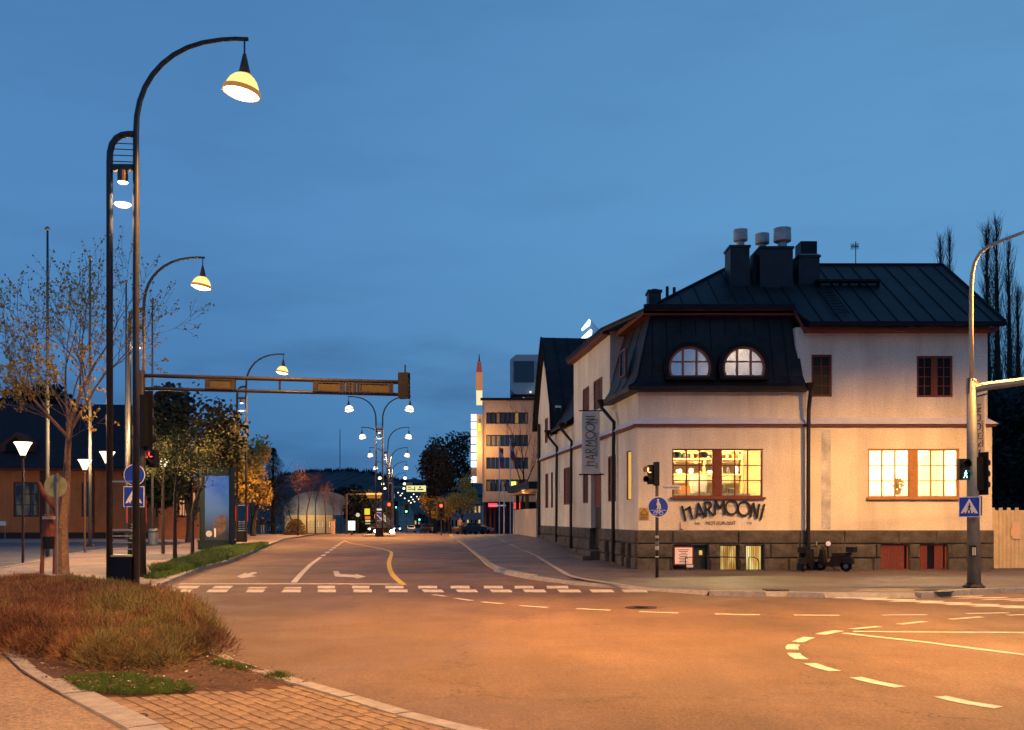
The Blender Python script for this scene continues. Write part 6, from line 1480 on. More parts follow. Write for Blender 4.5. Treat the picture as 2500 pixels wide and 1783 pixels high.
blob_tree(px(2475, 48), 48, 0, 3.4, 3, 4.2, pz(1090, 48), 9000, .16, 'dense black-green tree filling the gap right of the house', LEAFD, lobes=14)
blob_tree(px(2590, 46), 46, 0, 4.4, 3, 4.0, pz(1080, 46), 4500, .18, 'dense dark tree beyond the fence at the picture side', LEAFD, lobes=14)
nr = MB(); nr.box(px(2405, 58), px(2600, 58), 58, 64, 0, pz(905, 58)-1.0); o = nr.build('outbuilding', mat('dark_barn', (.03, .03, .03), .9, .2, 2)); o['label'] = 'dark flat-roofed outbuilding behind the fence and trees'; o['category'] = 'building'
# ================================================================ ACROSS THE CREST
# gate canopy and low cream wall left of the side facade
t = empty('garden_wall', (FACX(58), 58, .6), 'low cream plaster wall at the end of the side facade', 'wall')
yw0, yw1 = 54.3, 63.5
def W3(Y, z, o=0): return Vector((FACX(Y), Y, z))+NS*o
MB().hexa([W3(yw1, .4, .1), W3(yw0, .4, .1), W3(yw0, .4, -.3), W3(yw1, .4, -.3)], [W3(yw1, 2.35, .1), W3(yw0, 2.35, .1), W3(yw0, 2.35, -.3), W3(yw1, 2.35, -.3)]).build('wall_body', mat('cream_wall', (.6, .47, .33), .9, .12, 1.5), t)
t = empty('gate_canopy', (FACX(60), 60, 2.35), 'dark flat canopy with pink lit underside above the cream wall', 'canopy')
MB().hexa([W3(64, 3.45, .5), W3(54.4, 3.45, .5), W3(54.4, 3.45, -1.2), W3(64, 3.45, -1.2)], [W3(64, 3.85, .5), W3(54.4, 3.85, .5), W3(54.4, 3.85, -1.2), W3(64, 3.85, -1.2)]).build('slab', BLACK, t)
MB().hexa([W3(64, 3.28, .3), W3(54.4, 3.28, .3), W3(54.4, 3.28, -1.2), W3(64, 3.28, -1.2)], [W3(64, 3.44, .3), W3(54.4, 3.44, .3), W3(54.4, 3.44, -1.2), W3(64, 3.44, -1.2)]).build('beam', mat('salmon_trim', (.6, .35, .25), .8), t)
for Y in (55, 59.3, 63.6): MB().hexa([W3(Y, 2.35, .0), W3(Y-.2, 2.35, .0), W3(Y-.2, 2.35, -.2), W3(Y, 2.35, -.2)], [W3(Y, 3.28, .0), W3(Y-.2, 3.28, .0), W3(Y-.2, 3.28, -.2), W3(Y, 3.28, -.2)]).build('post', BLACK, t)
light('canopy_lamp', 'POINT', tuple(W3(58, 3.1, .4)), 40, (1, .5, .15), None, .1)
# office building
YO = 142; ob = empty('office_building', (px(1230, YO), YO, zg(YO)), 'five-storey pale office block with ribbon windows and lit name boards', 'building')
OW = mat('office_render', (.60, .44, .32), .85, .08, .6); om = fmap(YO); x0, x1 = px(1178, YO), px(1330, YO); zt = pz(978, YO); z0 = pz(1226, YO)
rows = [(1007, 1035), (1062, 1090), (1117, 1145), (1171, 1200)]; holes = []
for v0, v1 in rows: holes.append((px(1187, YO), px(1290, YO), pz(v1, YO), pz(v0, YO)))
mb = MB(); wall_holes(mb, om, x0, x1, z0, zt, holes, .5)
mb.quad((x0, YO, z0), (x0, YO, zt), (x0-.6, YO+45, zt), (x0-.6, YO+45, z0)); mb.quad((x0, YO, zt), (x1, YO, zt), (x1, YO+40, zt), (x0-.6, YO+40, zt)); mb.quad((x0, YO, z0), (x0-.6, YO+45, z0), (x1, YO+45, z0), (x1, YO, z0)); mb.build('wall', OW, ob)
MB().box(x0-.3, x1+.3, YO-.3, YO+.1, zt, zt+.35).build('parapet', BLACK, ob)
CURT = [mat('office_glass', (.03, .03, .035), .1, 0, spec=.8), mat('office_blind', (.22, .2, .17), .8, .1), emis('office_dim_light', (1, .6, .2), .28)]
for ri, h_ in enumerate(holes):
    n_ = 9; w_ = (h_[1]-h_[0])/n_
    for k in range(n_):
        o = MB(); mbox(o, om, h_[0]+k*w_+.02, h_[0]+(k+1)*w_-.02, h_[2], h_[2]+.1, .1, .3); mbox(o, om, h_[0]+k*w_+.02, h_[0]+(k+1)*w_-.02, h_[3]-.1, h_[3], .1, .3); mbox(o, om, h_[0]+k*w_+.02, h_[0]+k*w_+.1, h_[2]+.1, h_[3]-.1, .1, .3); mbox(o, om, h_[0]+(k+1)*w_-.1, h_[0]+(k+1)*w_-.02, h_[2]+.1, h_[3]-.1, .1, .3)
        o = o.build('window', BLACK, ob)
        p = MB(); mbox(p, om, h_[0]+k*w_+.1, h_[0]+(k+1)*w_-.1, h_[2]+.1, h_[3]-.1, .2, .22); p.build('pane', CURT[random.choice((0, 0, 1, 1, 0, 2 if ri == 0 and k > 4 else 0))], o)
for u_ in (1184, 1197, 1207): MB().box(px(u_-2.5, YO), px(u_+2.5, YO), YO+1, YO+1.4, zg(YO), z0).build('column', mat('red_brown_paint', (.17, .04, .022)), ob)
MB().box(px(1180, YO), x1, YO+3, YO+3.2, zg(YO), z0).build('ground_floor', mat('dark_shopfront', (.02, .015, .02), .3, .1), ob)
for (u0, u1, v0, v1, c, s) in ((1192, 1214, 1229, 1238, (1, .05, .08), 1.6), (1195, 1235, 1233, 1236, (.5, .6, .9), .5), (1255, 1270, 1226, 1243, (1, .05, .03), 1.5), (1248, 1260, 1176, 1196, (.9, .9, .15), 1.6)):
    MB().box(px(u0, YO-2), px(u1, YO-2), YO-2, YO-1.8, pz(v1, YO-2), pz(v0, YO-2)).build('lit_sign', emis('sign_%d' % u0, c, s), ob)
MB().box(px(1195, YO), px(1330, YO), YO-2, YO, pz(1229, YO), pz(1226, YO)).build('entrance_canopy', BLACK, ob)
# lit letter boards projecting from the corner
vs_ = empty('vertical_sign', (px(1156, YO-1), YO-1, pz(1182, YO-1)), 'vertical row of white lit letter boxes on the office corner, one dark', 'sign')
for i in range(9):
    v0 = 1012+i*18.9; c_ = 9
    if i == 7: m_ = mat('unlit_box', (.15, .14, .14), .6, .1)
    else: m_ = emis('white_sign_light', (1, .96, .8), 1.6)
    MB().box(px(1150, YO-1), px(1163, YO-1), YO-1.3, YO-.7, pz(v0+15.6, YO-1), pz(v0, YO-1)).build('letter_box', m_, vs_)
MB().box(px(1163.5, YO-1), px(1177.8, YO-1), YO-1.05, YO-.9, pz(1180, YO-1), pz(1012, YO-1)).build('bracket_wall', OW, vs_)
o = MB().box(px(1168, YO), px(1174, YO), YO-1.6, YO-1.4, pz(1054, YO), pz(1036, YO)).build('round_logo', emis('yellow_logo_light', (.85, .8, .08), 1.4)); o['label'] = 'small yellow-green lit logo beside the vertical white sign'; o['category'] = 'sign'
light('sign_glow', 'POINT', (px(1166, YO-3), YO-4, pz(1090, YO)), 1500, (1, .5, .15), None, .8)
# pointed lit pylon above the corner
py = empty('roof_pylon', (px(1168, YO), YO+2, zt), 'pointed red and white lit pylon above the office corner', 'pylon')
mb = MB(); a, b = px(1162, YO), px(1176, YO); cx_ = (a+b)/2
for (zb, zt2, wa, wb, m_) in ((pz(985, YO), pz(950, YO), .42, .44, emis('pylon_white', (1, .85, .5), 1.0)), (pz(950, YO), pz(905, YO), .5, .45, mat('pylon_orange', (.55, .2, .07), .6, .1, emit=(1, .4, .15), es=.35)), (pz(905, YO), pz(878, YO), .45, .25, mat('pylon_red', (.35, .08, .06), .6, .1, emit=(1, .2, .15), es=.15)), (pz(878, YO), pz(860, YO), .12, .03, STEEL)):
    q = MB(); q.hexa([(cx_-wa, YO+1.6, zb), (cx_+wa, YO+1.6, zb), (cx_+wa, YO+2.4, zb), (cx_-wa, YO+2.4, zb)], [(cx_-wb, YO+1.6, zt2), (cx_+wb, YO+1.6, zt2), (cx_+wb, YO+2.4, zt2), (cx_-wb, YO+2.4, zt2)]); q.build('segment', m_, py)
# tall block with rounded top storey, behind
Y2 = 172; tb = empty('tower_block', (px(1290, Y2), Y2, zg(Y2)), 'tower with rounded pale top storey and dark square window above the office', 'building')
q = MB(); a, b, c, d = px(1245, Y2), px(1345, Y2), pz(962, Y2), pz(866, Y2); ch_ = .9
q.prism([(a+ch_, Y2, c), (b, Y2, c), (b, Y2, d), (a+ch_*1.2, Y2, d), (a, Y2, d-ch_), (a, Y2, c+ch_)], (0, 16, 0)); q.build('top_storey', mat('pale_panel', (.55, .50, .48), .7, .06, .8), tb)
MB().box(px(1254, Y2), px(1304, Y2), Y2-.1, Y2-.02, pz(934, Y2), pz(882, Y2)).build('window', mat('office_glass', (.03, .03, .035)), tb)
for u_ in (1308, 1318, 1328):
    for v_ in (888, 904, 920): MB().box(px(u_-4, Y2), px(u_+4, Y2), Y2-.08, Y2-.02, pz(v_+6, Y2), pz(v_-6, Y2)).build('panel', mat('pale_panel2', (.42, .4, .4), .7), tb)
MB().box(px(1247, Y2), px(1345, Y2), Y2+.5, Y2+15, c-.5, c-.01).build('underside', BLACK, tb)
MB().box(px(1268, Y2), px(1345, Y2), Y2+2, Y2+14, zg(Y2), c-.5).build('shaft', mat('office_render', (.60, .44, .32)), tb)
LC = emis('lit_column', (1, .74, .3), .9)
for u_ in (1282, 1291, 1300, 1309, 1318): MB().box(px(u_-1.4, Y2), px(u_+1.4, Y2), Y2+1.6, Y2+1.95, pz(1200, Y2), pz(975, Y2)).build('lit_fin', LC, tb)
for u_ in (1278, 1295, 1312): MB().lathe((px(u_, Y2), Y2-.4, pz(975-(u_-1278)*.9, Y2)), [(.02, 0), (.25, .1), (.02, .25)], 8).build('spot', emis('white_sign_light', (1, .96, .8), 1.6), tb)
# lit sign on the roof behind the gable
Y3 = 120; rs = empty('roof_sign', (px(1432, Y3), Y3, pz(828, Y3)), 'bright white roof sign on scaffold behind the gable', 'sign')
for (u0, v0, u1, v1) in ((1420, 806, 1438, 779), (1420, 828, 1442, 803)):
    MB().prism([P(u0, v0-4, Y3), P(u1, v1, Y3), P(u1+4, v1+4, Y3), P(u1+3, v1+14, Y3), P(u0+2, v0+1, Y3)], (0, .6, 0)).build('letter', emis('white_sign_light2', (1, .97, .78), 1.8), rs)
q = MB()
for k in range(6): q.tube([P(1440, 782+k*8, Y3+.5), P(1476, 822+k*1.5, Y3+3)], .04, 4)
q.tube([P(1415, 829, Y3+.3), P(1480, 829, Y3+.3)], .08, 5); q.build('scaffold', GALV, rs)
o = MB().box(px(1405, Y3+1), px(1560, Y3+1), Y3+.8, Y3+20, zg(Y3), pz(830, Y3)).build('hidden_block', mat('pale_panel2', (.42, .4, .4))); o['label'] = 'grey flat-roofed block carrying the white roof sign'; o['category'] = 'building'
# flags before the office
for i, (u, vt, lb) in enumerate(((1219, 1085, 'flagpole with drooping red and white flag before the office, left of two'), (1246, 1070, 'flagpole with drooping red and white flag before the office, right of two'))):
    Y = 118; f = empty('flagpole', (px(u, Y), Y, zg(Y)), lb, 'flagpole', 'flagpoles with flags before the office')
    MB().tube([(px(u, Y), Y, zg(Y)), (px(u, Y), Y, pz(vt, Y))], .07, 6).build('pole', SIGNW, f)
    for j, m_ in enumerate((mat('flag_red', (.45, .05, .05), .8), mat('flag_white', (.6, .5, .4), .8), mat('flag_blue', (.05, .06, .2), .8), mat('flag_red', (.45, .05, .05)))):
        q = MB(); z1 = pz(vt+8+j*11, Y); z2 = pz(vt+19+j*11, Y); q.hexa([(px(u, Y)+.06, Y-.08, z2), (px(u, Y)+.45, Y-.16, z2-.2), (px(u, Y)+.5, Y+.1, z2-.2), (px(u, Y)+.06, Y+.08, z2)], [(px(u, Y)+.06, Y-.08, z1), (px(u, Y)+.5, Y-.1, z1-.1), (px(u, Y)+.5, Y+.08, z1-.1), (px(u, Y)+.06, Y+.08, z1)]); q.build('flag', m_, f)
for i, (u, Y) in enumerate(((1254, 126), (1231, 130))):
    f = empty('thin_pole', (px(u, Y), Y, zg(Y)), ['pale thin pole before the office, right of the flags', 'pale thin pole before the office between the flags'][i], 'pole'); MB().tube([(px(u, Y), Y, zg(Y)), (px(u, Y), Y, pz(1190, Y))], .09, 6).build('pole', SIGNW, f)
# pale barrel-roofed hall on the left
YH = 158; hb = empty('barrel_hall', (px(775, YH), YH, zg(YH)), 'pale hall with grey curved roof and warm-lit front wall', 'building')
xa, xb = px(690, YH), px(868, YH); ze = pz(1258, YH); q = MB(); n_ = 14; arcp = []
for i in range(n_+1):
    a = PI*i/n_; arcp.append(((xa+xb)/2-math.cos(a)*(xb-xa)/2, YH, ze+math.sin(a)**.8*3.9))
q.add(arcp+[(p[0]-6, YH+34, p[2]) for p in arcp], [(i, i+1, n_+2+i, n_+1+i) for i in range(n_)]+[tuple(range(n_+1))[::-1]]); q.build('curved_roof', mat('zinc_sheet', (.22, .24, .28), .5, .2, 1.2, metal=.2), hb)
hm = fmap(YH-.2); hw = [(px(758+i*9, YH), px(762+i*9, YH), pz(1289, YH), pz(1272, YH)) for i in range(7)]
q = MB(); wall_holes(q, hm, xa+.4, px(812, YH), zg(YH), ze, hw, .2); q.build('wall', mat('warm_hall_wall', (.62, .48, .28), .9, .1, .7), hb)
for w_ in hw: window(hm, *w_, 1, 2, hb, fm=STD, d=.05, fw=.05, gm=emis('hall_glow', (1, .7, .3), .8), panes=False)
light('wall_wash', 'AREA', (px(740, YH-3), YH-3.5, 2.2), 160, (1, .66, .25), None, 3, rot=(math.radians(80), 0, 0))
q = empty('gate_pier', (px(812, 128), 128, zg(128)), 'pinkish square pier at the corner of the lit hall', 'pier'); MB().box(px(808, 128), px(816.5, 128), 128, 128.5, zg(128), pz(1270, 128)).build('shaft', mat('pink_pier', (.55, .36, .26), .9, .1), q); MB().box(px(807, 128), px(817.5, 128), 127.95, 128.55, pz(1270, 128), pz(1268.5, 128)).build('cap', KERB, q)
# light box advert at the kerb
Y = 108; t = empty('light_box', (px(858, Y), Y, zg(Y)), 'bright white advertising light box beside the road', 'light box')
MB().box(px(849, Y), px(868, Y), Y, Y+.3, pz(1296, Y), pz(1271, Y)).build('frame', STEEL, t); MB().box(px(850, Y), px(867, Y), Y-.03, Y-.001, pz(1295, Y), pz(1272, Y)).build('panel', emis('light_box_panel', (.95, 1, .8), 1.5), t); MB().box(px(856, Y), px(861, Y), Y, Y+.25, zg(Y), pz(1296, Y)).build('foot', STEEL, t)
t = empty('roadside_sign', (px(873, 125), 125, zg(125)), 'tilted oval pale sign on a post near the dark trees', 'sign'); MB().disc((px(873.5, 125), 125, pz(1257.5, 125)), .26, (0, -1, 0), 14, .05).build('plate', emis('pale_oval', (1, .9, .55), .7), t); MB().tube([(px(873.5, 125), 125.1, zg(125)), (px(873.5, 125), 125.1, pz(1257, 125))], .05, 5).build('post', STEEL, t)
# central island
isl = [gp(884, 1311, .0), gp(968, 1310.5, .0)]
YI = 96; q = MB(); a, b = px(884, YI), px(966, YI); q.prism([(a+.3, YI-.6, .005), (b-.3, YI-.6, .005), (b, YI, .005), (b+axis_x(140)-axis_x(96)-.1, 140, -.36), (a+axis_x(140)-axis_x(96)+1.6, 140, -.36), (a, YI, .005)], (0, 0, .15)); o = q.build('traffic_island', KERB, origin=(0, 0, 0)); o['kind'] = 'structure'
for u_, v_, lb_ in ((918, 1297, 'glaring low lamp at the left end of the traffic island'), (957, 1298, 'glaring low lamp at the right end of the traffic island')):
    c_ = P(u_, v_, 98); t = empty('island_lamp', (c_.x, 98, .15), lb_, 'lamp')
    MB().tube([(c_.x, 98, .15), (c_.x, 98, c_.z-.12)], .06, 6).build('post', STEEL, t); MB().lathe((c_.x, 98, c_.z), [(.02, -.2), (.17, -.12), (.2, 0), (.17, .12), (.02, .2)], 12).build('globe', emis('island_lamp_glow', (1, .86, .6), 22), t)
# keep-right sign and small amber signs on the island
t = round_sign((px(925, 97), 97, pz(1262, 97)), .45, 'round blue keep-right sign with white arrow on the traffic island', 'arrow'); MB().tube([(0, .05, .1), (0, .05, -(pz(1262, 97))+.15)], .05, 6).build('post', STEEL, t); MB().box(-.28, .28, -.03, .0, .62, .8).build('white_plate', emis('lit_white_plate', (1, .95, .85), .8), t)
Y = 112; t = empty('amber_sign', (px(897, Y), Y, zg(Y)), 'yellow square sign with orange and striped plates below, left of the keep-right sign', 'sign')
MB().tube([(px(897, Y), Y+.1, zg(Y)), (px(897, Y), Y+.1, pz(1243, Y))], .05, 6).build('post', STEEL, t)
for (u0, u1, v0, v1, c, s) in ((890, 903, 1242, 1257, (1, .8, .06), .9), (891, 904, 1261, 1268, (1, .25, .05), .8), (892, 904, 1270, 1274, (1, .85, .4), .8), (892, 904, 1277, 1280, (1, .8, .5), .5)):
    MB().box(px(u0, Y), px(u1, Y), Y-.02, Y+.02, pz(v1, Y), pz(v0, Y)).build('plate', emis('amber_plate_%d' % v0, c, s), t)
for i in range(5):
    Yk = 122+i*17; u_ = 933+i*5; t = empty('reflector_post', (px(u_, Yk), Yk, zg(Yk)), ['nearest', 'second', 'third', 'fourth', 'farthest'][i]+' post with small white reflective plates along the island', 'post', 'reflector posts on the island')
    MB().tube([(px(u_, Yk), Yk, zg(Yk)), (px(u_, Yk), Yk, pz(1254+i*3, Yk))], .05, 5).build('post', STEEL, t)
    for j in range(2): MB().box(px(u_-4.5+i*.3, Yk), px(u_+4.5-i*.3, Yk), Yk-.1, Yk-.06, pz(1258+i*4+j*9, Yk), pz(1254+i*4+j*9, Yk)).build('plate', emis('reflective_plate', (1, .75, .5), .55), t)
# signals of the next junction
def far_signal(u, v, Y, col, label):
    s = signal('traffic_light', P(u, v, Y), 3, label, w=.5, hh=.5, lit={'red': 0, 'green': 2}[col], col=col, back=True)
    dz = {'red': -.5, 'green': .5}[col]; s.location.z += dz
    MB().tube([(0, .22, -.8), (0, .22, -(s.location.z-zg(Y)))], .06, 6).build('post', STEEL, s); return s
far_signal(950, 1232, 104, 'red', 'red traffic signal left of the road axis on the island')
far_signal(1077, 1235, 104, 'red', 'red traffic signal on the right pavement before the amber tree')
far_signal(992, 1249, 160, 'green', 'larger green traffic signal in the middle of the far street')
far_signal(1024, 1269, 190, 'green', 'smaller green traffic signal to the right in the far street')
far_signal(967, 1239, 210, 'green', 'tiny pale green signal beside the left red one')
# direction sign gantries
Y = 150; t = empty('direction_gantry', (px(958, Y), Y, zg(Y)), 'lit direction sign hanging from a mast arm over the far lane', 'sign gantry')
MB().tube([(px(958, Y), Y, zg(Y)), (px(958, Y), Y, pz(1178, Y))], [.25, .15], 8).build('mast', mat('pinkish_mast', (.42, .30, .25), .6, .1), t); MB().tube([P(958, 1189, Y), P(1078, 1189, Y)], .1, 6).build('arm', GALV, t)
MB().box(px(993, Y), px(1040, Y), Y-.3, Y-.15, pz(1201, Y), pz(1186, Y)).build('sign_panel', emis('direction_panel', (.95, .9, .38), 1.0), t); MB().box(px(994, Y), px(1008, Y), Y-.3, Y-.2, pz(1184, Y), pz(1178, Y)).build('small_panel', SIGNBACK, t)
q = MB(); 
for (u0, u1, v0, v1) in ((996, 1004, 1189, 1191), (996, 1012, 1194, 1196), (1012, 1014, 1188, 1199), (1024, 1028, 1188, 1192), (1020, 1034, 1194, 1197)): q.box(px(u0, Y), px(u1, Y), Y-.33, Y-.301, pz(v1, Y), pz(v0, Y))
q.build('lettering', mat('sign_ink', (.15, .12, .1), .8), t)
Y = 128; t = empty('direction_gantry', (px(845, Y), Y, zg(Y)), 'beige sign panels on a long thin bar left of the lamp row', 'sign gantry')
MB().tube([P(846, 1207, Y), P(935, 1207, Y)], .05, 6).build('arm', STEEL, t); MB().tube([(px(846, Y), Y, zg(Y)), (px(846, Y), Y, pz(1206, Y))], .14, 8).build('mast', STEEL, t)
for u0, u1 in ((895, 918), (920, 935)): MB().box(px(u0, Y), px(u1, Y), Y-.2, Y-.1, pz(1209 if u0 > 900 else 1209, Y), pz(1204, Y)).build('sign_panel', mat('beige_panel', (.40, .30, .22), .7, .1), t)
MB().box(px(897, Y), px(930, Y), Y-.2, Y-.1, pz(1217, Y), pz(1210.5, Y)).build('sign_panel', SGB, t)
# dark shelter and trees left of the axis
blob_tree(px(880, 150), 150, zg(150), 3.0, 3, 4.4, pz(1258, 150), 2600, .2, 'dark evergreen mass left of the island signs', LEAFD)
blob_tree(px(905, 190), 190, zg(190), 3.6, 3, 4.4, pz(1245, 190), 1800, .25, 'dark tree behind the beige sign panels', LEAFD)
blob_tree(px(850, 210), 210, zg(210), 5.5, 3, 4.4, pz(1225, 210), 2200, .3, 'dark broad tree beyond the hall', LEAFD)
# people on the left pavement
def person(u, Y, h, label, topc, legc, stride=.12, face=0.0):
    x = px(u, Y); z0 = .12 if Y < 103 else zg(Y)+.12
    t = empty('person', (x, Y, z0), label, 'person', None, face); ROOT[t.name] = Vector((0, 0, 0)); k = h/1.75
    J = {'pel': (0, 0, .95, .15), 'wai': (0, .0, 1.12, .14), 'che': (0, -.01, 1.34, .17), 'nec': (0, 0, 1.5, .065), 'hea': (0, -.01, 1.6, .095), 'top': (0, 0, 1.7, .07),
         'lh': (-.09, 0, .88, .1), 'lk': (-.10, -stride, .5, .065), 'la': (-.11, stride*.2, .09, .045), 'lf': (-.12, -.12+stride*.2, .05, .045),
         'rh': (.09, 0, .88, .1), 'rk': (.10, stride*.4, .5, .065), 'ra': (.11, stride*1.4, .1, .045), 'rf': (.12, -.12+stride*1.2, .05, .045),
         'ls': (-.19, 0, 1.42, .065), 'le': (-.25, .05, 1.14, .05), 'lw': (-.23, -.08, .92, .035), 'lp': (-.22, -.12, .85, .04),
         'rs': (.19, 0, 1.42, .065), 're': (.25, .05, 1.14, .05), 'rw': (.23, -.06, .92, .035), 'rp': (.22, -.1, .85, .04)}
    E = [('pel', 'wai'), ('wai', 'che'), ('che', 'nec'), ('nec', 'hea'), ('hea', 'top'), ('pel', 'lh'), ('lh', 'lk'), ('lk', 'la'), ('la', 'lf'), ('pel', 'rh'), ('rh', 'rk'), ('rk', 'ra'), ('ra', 'rf'), ('che', 'ls'), ('ls', 'le'), ('le', 'lw'), ('lw', 'lp'), ('che', 'rs'), ('rs', 're'), ('re', 'rw'), ('rw', 'rp')]
    nm_ = list(J); me = bpy.data.meshes.new('body'); me.from_pydata([(a*k, b*k, c*k) for a, b, c, r in J.values()], [(nm_.index(a), nm_.index(b)) for a, b in E], [])
    o = bpy.data.objects.new('body', me); COL.objects.link(o); o.parent = t
    md = o.modifiers.new('skin', 'SKIN'); 
    for v, (a, b, c, r) in zip(me.skin_vertices[0].data, J.values()): v.radius = (r*k, r*k*.85)
    me.skin_vertices[0].data[0].use_root = True
    o.modifiers.new('sub', 'SUBSURF').levels = 1; o.modifiers['sub'].render_levels = 1
    m_ = bpy.data.materials.new('clothes'); m_.use_nodes = True; N = m_.node_tree.nodes; L = m_.node_tree.links; b = N['Principled BSDF']; b.inputs['Roughness'].default_value = .9; tc = N.new('ShaderNodeTexCoord'); sp = N.new('ShaderNodeSeparateXYZ'); L.new(tc.outputs['Object'], sp.inputs[0]); r = N.new('ShaderNodeValToRGB'); r.color_ramp.interpolation = 'CONSTANT'; dv = N.new('ShaderNodeMath'); dv.operation = 'DIVIDE'; dv.inputs[1].default_value = 1.8*k; L.new(sp.outputs['Z'], dv.inputs[0]); L.new(dv.outputs[0], r.inputs[0])
    cr = r.color_ramp; cr.elements[0].color = (.02, .02, .02, 1); cr.elements[1].position = .07; cr.elements[1].color = (*legc, 1)
    e = cr.elements.new(.52); e.color = (*topc, 1); e = cr.elements.new(.855); e.color = (.35, .2, .14, 1); e = cr.elements.new(.93); e.color = (.03, .02, .015, 1); L.new(r.outputs[0], b.inputs['Base Color']); me.materials.append(m_)
    return t
person(627, 101, 1.72, 'person in dark clothes standing on the left pavement beside another', (.02, .02, .025), (.03, .03, .035), .04, .3)
person(641, 101, 1.82, 'person in dark jacket and pale trousers on the left pavement', (.02, .02, .025), (.3, .3, .3), .06, -.4)
person(656, 103, 1.6, 'slight person in dark clothes behind the pair on the left pavement', (.02, .02, .022), (.02, .02, .02), .05, 0)
person(1123, 104, 1.75, 'person in dark clothes on the right pavement under the amber tree', (.25, .18, .15), (.03, .03, .035), .05, 0)
# cars
def car(loc, rz, label, paint, lights=None, group='cars on the far street'):
    t = local('car', label, 'car', group); side = [(-2.1, .45), (-2.12, .78), (-1.95, .92), (-1.35, 1.0), (-.75, 1.42), (.45, 1.44), (1.15, 1.0), (1.95, .86), (2.15, .62), (2.1, .36), (-2.05, .34)]
    n_ = len(side); mb = MB(); ws = [.80 if z < 1.1 else .62 for x, z in side]
    mb.add([(x, -w, z) for (x, z), w in zip(side, ws)]+[(x, w, z) for (x, z), w in zip(side, ws)], [tuple(range(n_)), tuple(range(n_, 2*n_))[::-1]]+[((i+1) % n_, i, n_+i, n_+(i+1) % n_) for i in range(n_)]); mb.build('body', paint, t)
    for s_ in (-1, 1):
        MB().add([(-1.2, s_*.79, 1.02), (1.05, s_*.79, 1.02), (.42, s_*.65, 1.37), (-.72, s_*.65, 1.37)], [(0, 1, 2, 3)]).build('side_window', DARKG, t)
        for x in (-1.35, 1.35): MB().lathe((x, s_*.74, .33), [(.01, -.09), (.32, -.09), (.33, .0), (.32, .09), (.01, .09)], 14, Matrix.Rotation(PI/2, 3, 'X'), False).build('wheel', BLACK, t)
        MB().box(2.05, 2.17, s_*.66-.14, s_*.66+.14, .6, .76).build('headlight', lights or WH, t); MB().box(-2.14, -2.06, s_*.68-.1, s_*.68+.1, .66, .84).build('tail_light', mat('tail_red', (.4, .02, .02), .4), t)
    MB().add([(1.14, -.6, 1.03), (1.14, .6, 1.03), (.5, .57, 1.41), (.5, -.57, 1.41)], [(0, 1, 2, 3)]).build('windscreen', DARKG, t)
    MB().add([(-1.37, -.6, 1.03), (-.80, -.57, 1.40), (-.80, .57, 1.40), (-1.37, .6, 1.03)], [(0, 1, 2, 3)]).build('rear_window', DARKG, t)
    t.location = loc; t.rotation_euler = (0, 0, rz); return t
HL = emis('headlamp_on', (1, .85, .6), 18)
WP = mat('white_car_paint', (.7, .68, .6), .3, 0, spec=.6); DP = mat('dark_car_paint', (.03, .03, .04), .3, 0, spec=.6); SP = mat('silver_car_paint', (.35, .35, .35), .3, 0, metal=.4)
car((px(1003, 190), 190, zg(190)), PI/2+.15, 'white hatchback driving away in the right lane', WP)
car((px(937, 175), 175, zg(175)), -PI/2+.06, 'dark car with bright headlights coming towards the crossing', DP, HL)
car((px(972, 225), 225, zg(225)), -PI/2, 'oncoming car with lit headlights farther down the street', SP, HL)
# two more headlights resting low at the crest: cars on the cross street
for i, (u, Y, lb) in enumerate(((918, 110, 'oncoming car whose left headlight glares behind the island'),)): car((px(u+9, Y+34)-.6, Y+34, zg(Y+34)), -PI/2+.03, lb, DP, emis('headlamp_glare', (1, .8, .45), 30))
for i, (u, Y) in enumerate(((1040, 150), (1048, 165), (1148, 122), (1163, 130))): car((px(u, Y), Y, zg(Y)), PI/2+[.1, .2, -.9, -1.0][i], ['dark car parked at the right kerb of the far street', 'silver car parked behind the dark one at the right kerb', 'dark car parked beside the office columns', 'silver car parked farthest by the office columns'][i], DP if i % 2 == 0 else SP, group='parked cars')
t_ = car((px(672, 175), 175, zg(175)), PI/2, 'small white car seen end-on beyond the people on the left', WP, group='parked cars')
# distant lights down the street: lamp heads on thin posts
random.seed(11)
fl = local('far_street_lamp', '', 'street lamp', 'distant street lamps on the hill street')
MB().tube([(0, 0, 0), (0, 0, 8)], .09, 5).build('post', STEEL, fl); MB().lathe((0, 0, 7.6), [(.05, 0), (.3, .15), (.2, .35), (.05, .42)], 8).build('head', emis('far_lamp_light', (1, .85, .5), 4), fl); freeze(fl)
pts = [(1030, 1193, 330), (1038, 1180, 360), (978, 1210, 380), (988, 1217, 430), (998, 1223, 470), (1008, 1220, 520), (1012, 1225, 560), (1018, 1213, 600), (1022, 1219, 640), (982, 1205, 690), (993, 1230, 500), (1003, 1228, 450), (1010, 1207, 700), (972, 1203, 740), (1046, 1210, 300), (1004, 1214, 640)]
pts.sort()
ORD = ['leftmost', 'second', 'third', 'fourth', 'fifth', 'sixth', 'seventh', 'eighth', 'ninth', 'tenth', 'eleventh', 'twelfth', 'thirteenth', 'fourteenth', 'fifteenth', 'rightmost']
for i, (u, v, Y) in enumerate(pts):
    s_ = max(1, Y/420); c = place(fl, (px(u, Y), Y, pz(v, Y)-7.8*s_), 0, ORD[i]+(' from the left' if 0 < i < 15 else '')+' of the distant warm street lights down the road', i == 0); c.scale = (s_*1.0, s_*1.0, s_)
    c.location.z = pz(v, Y)-7.8*s_
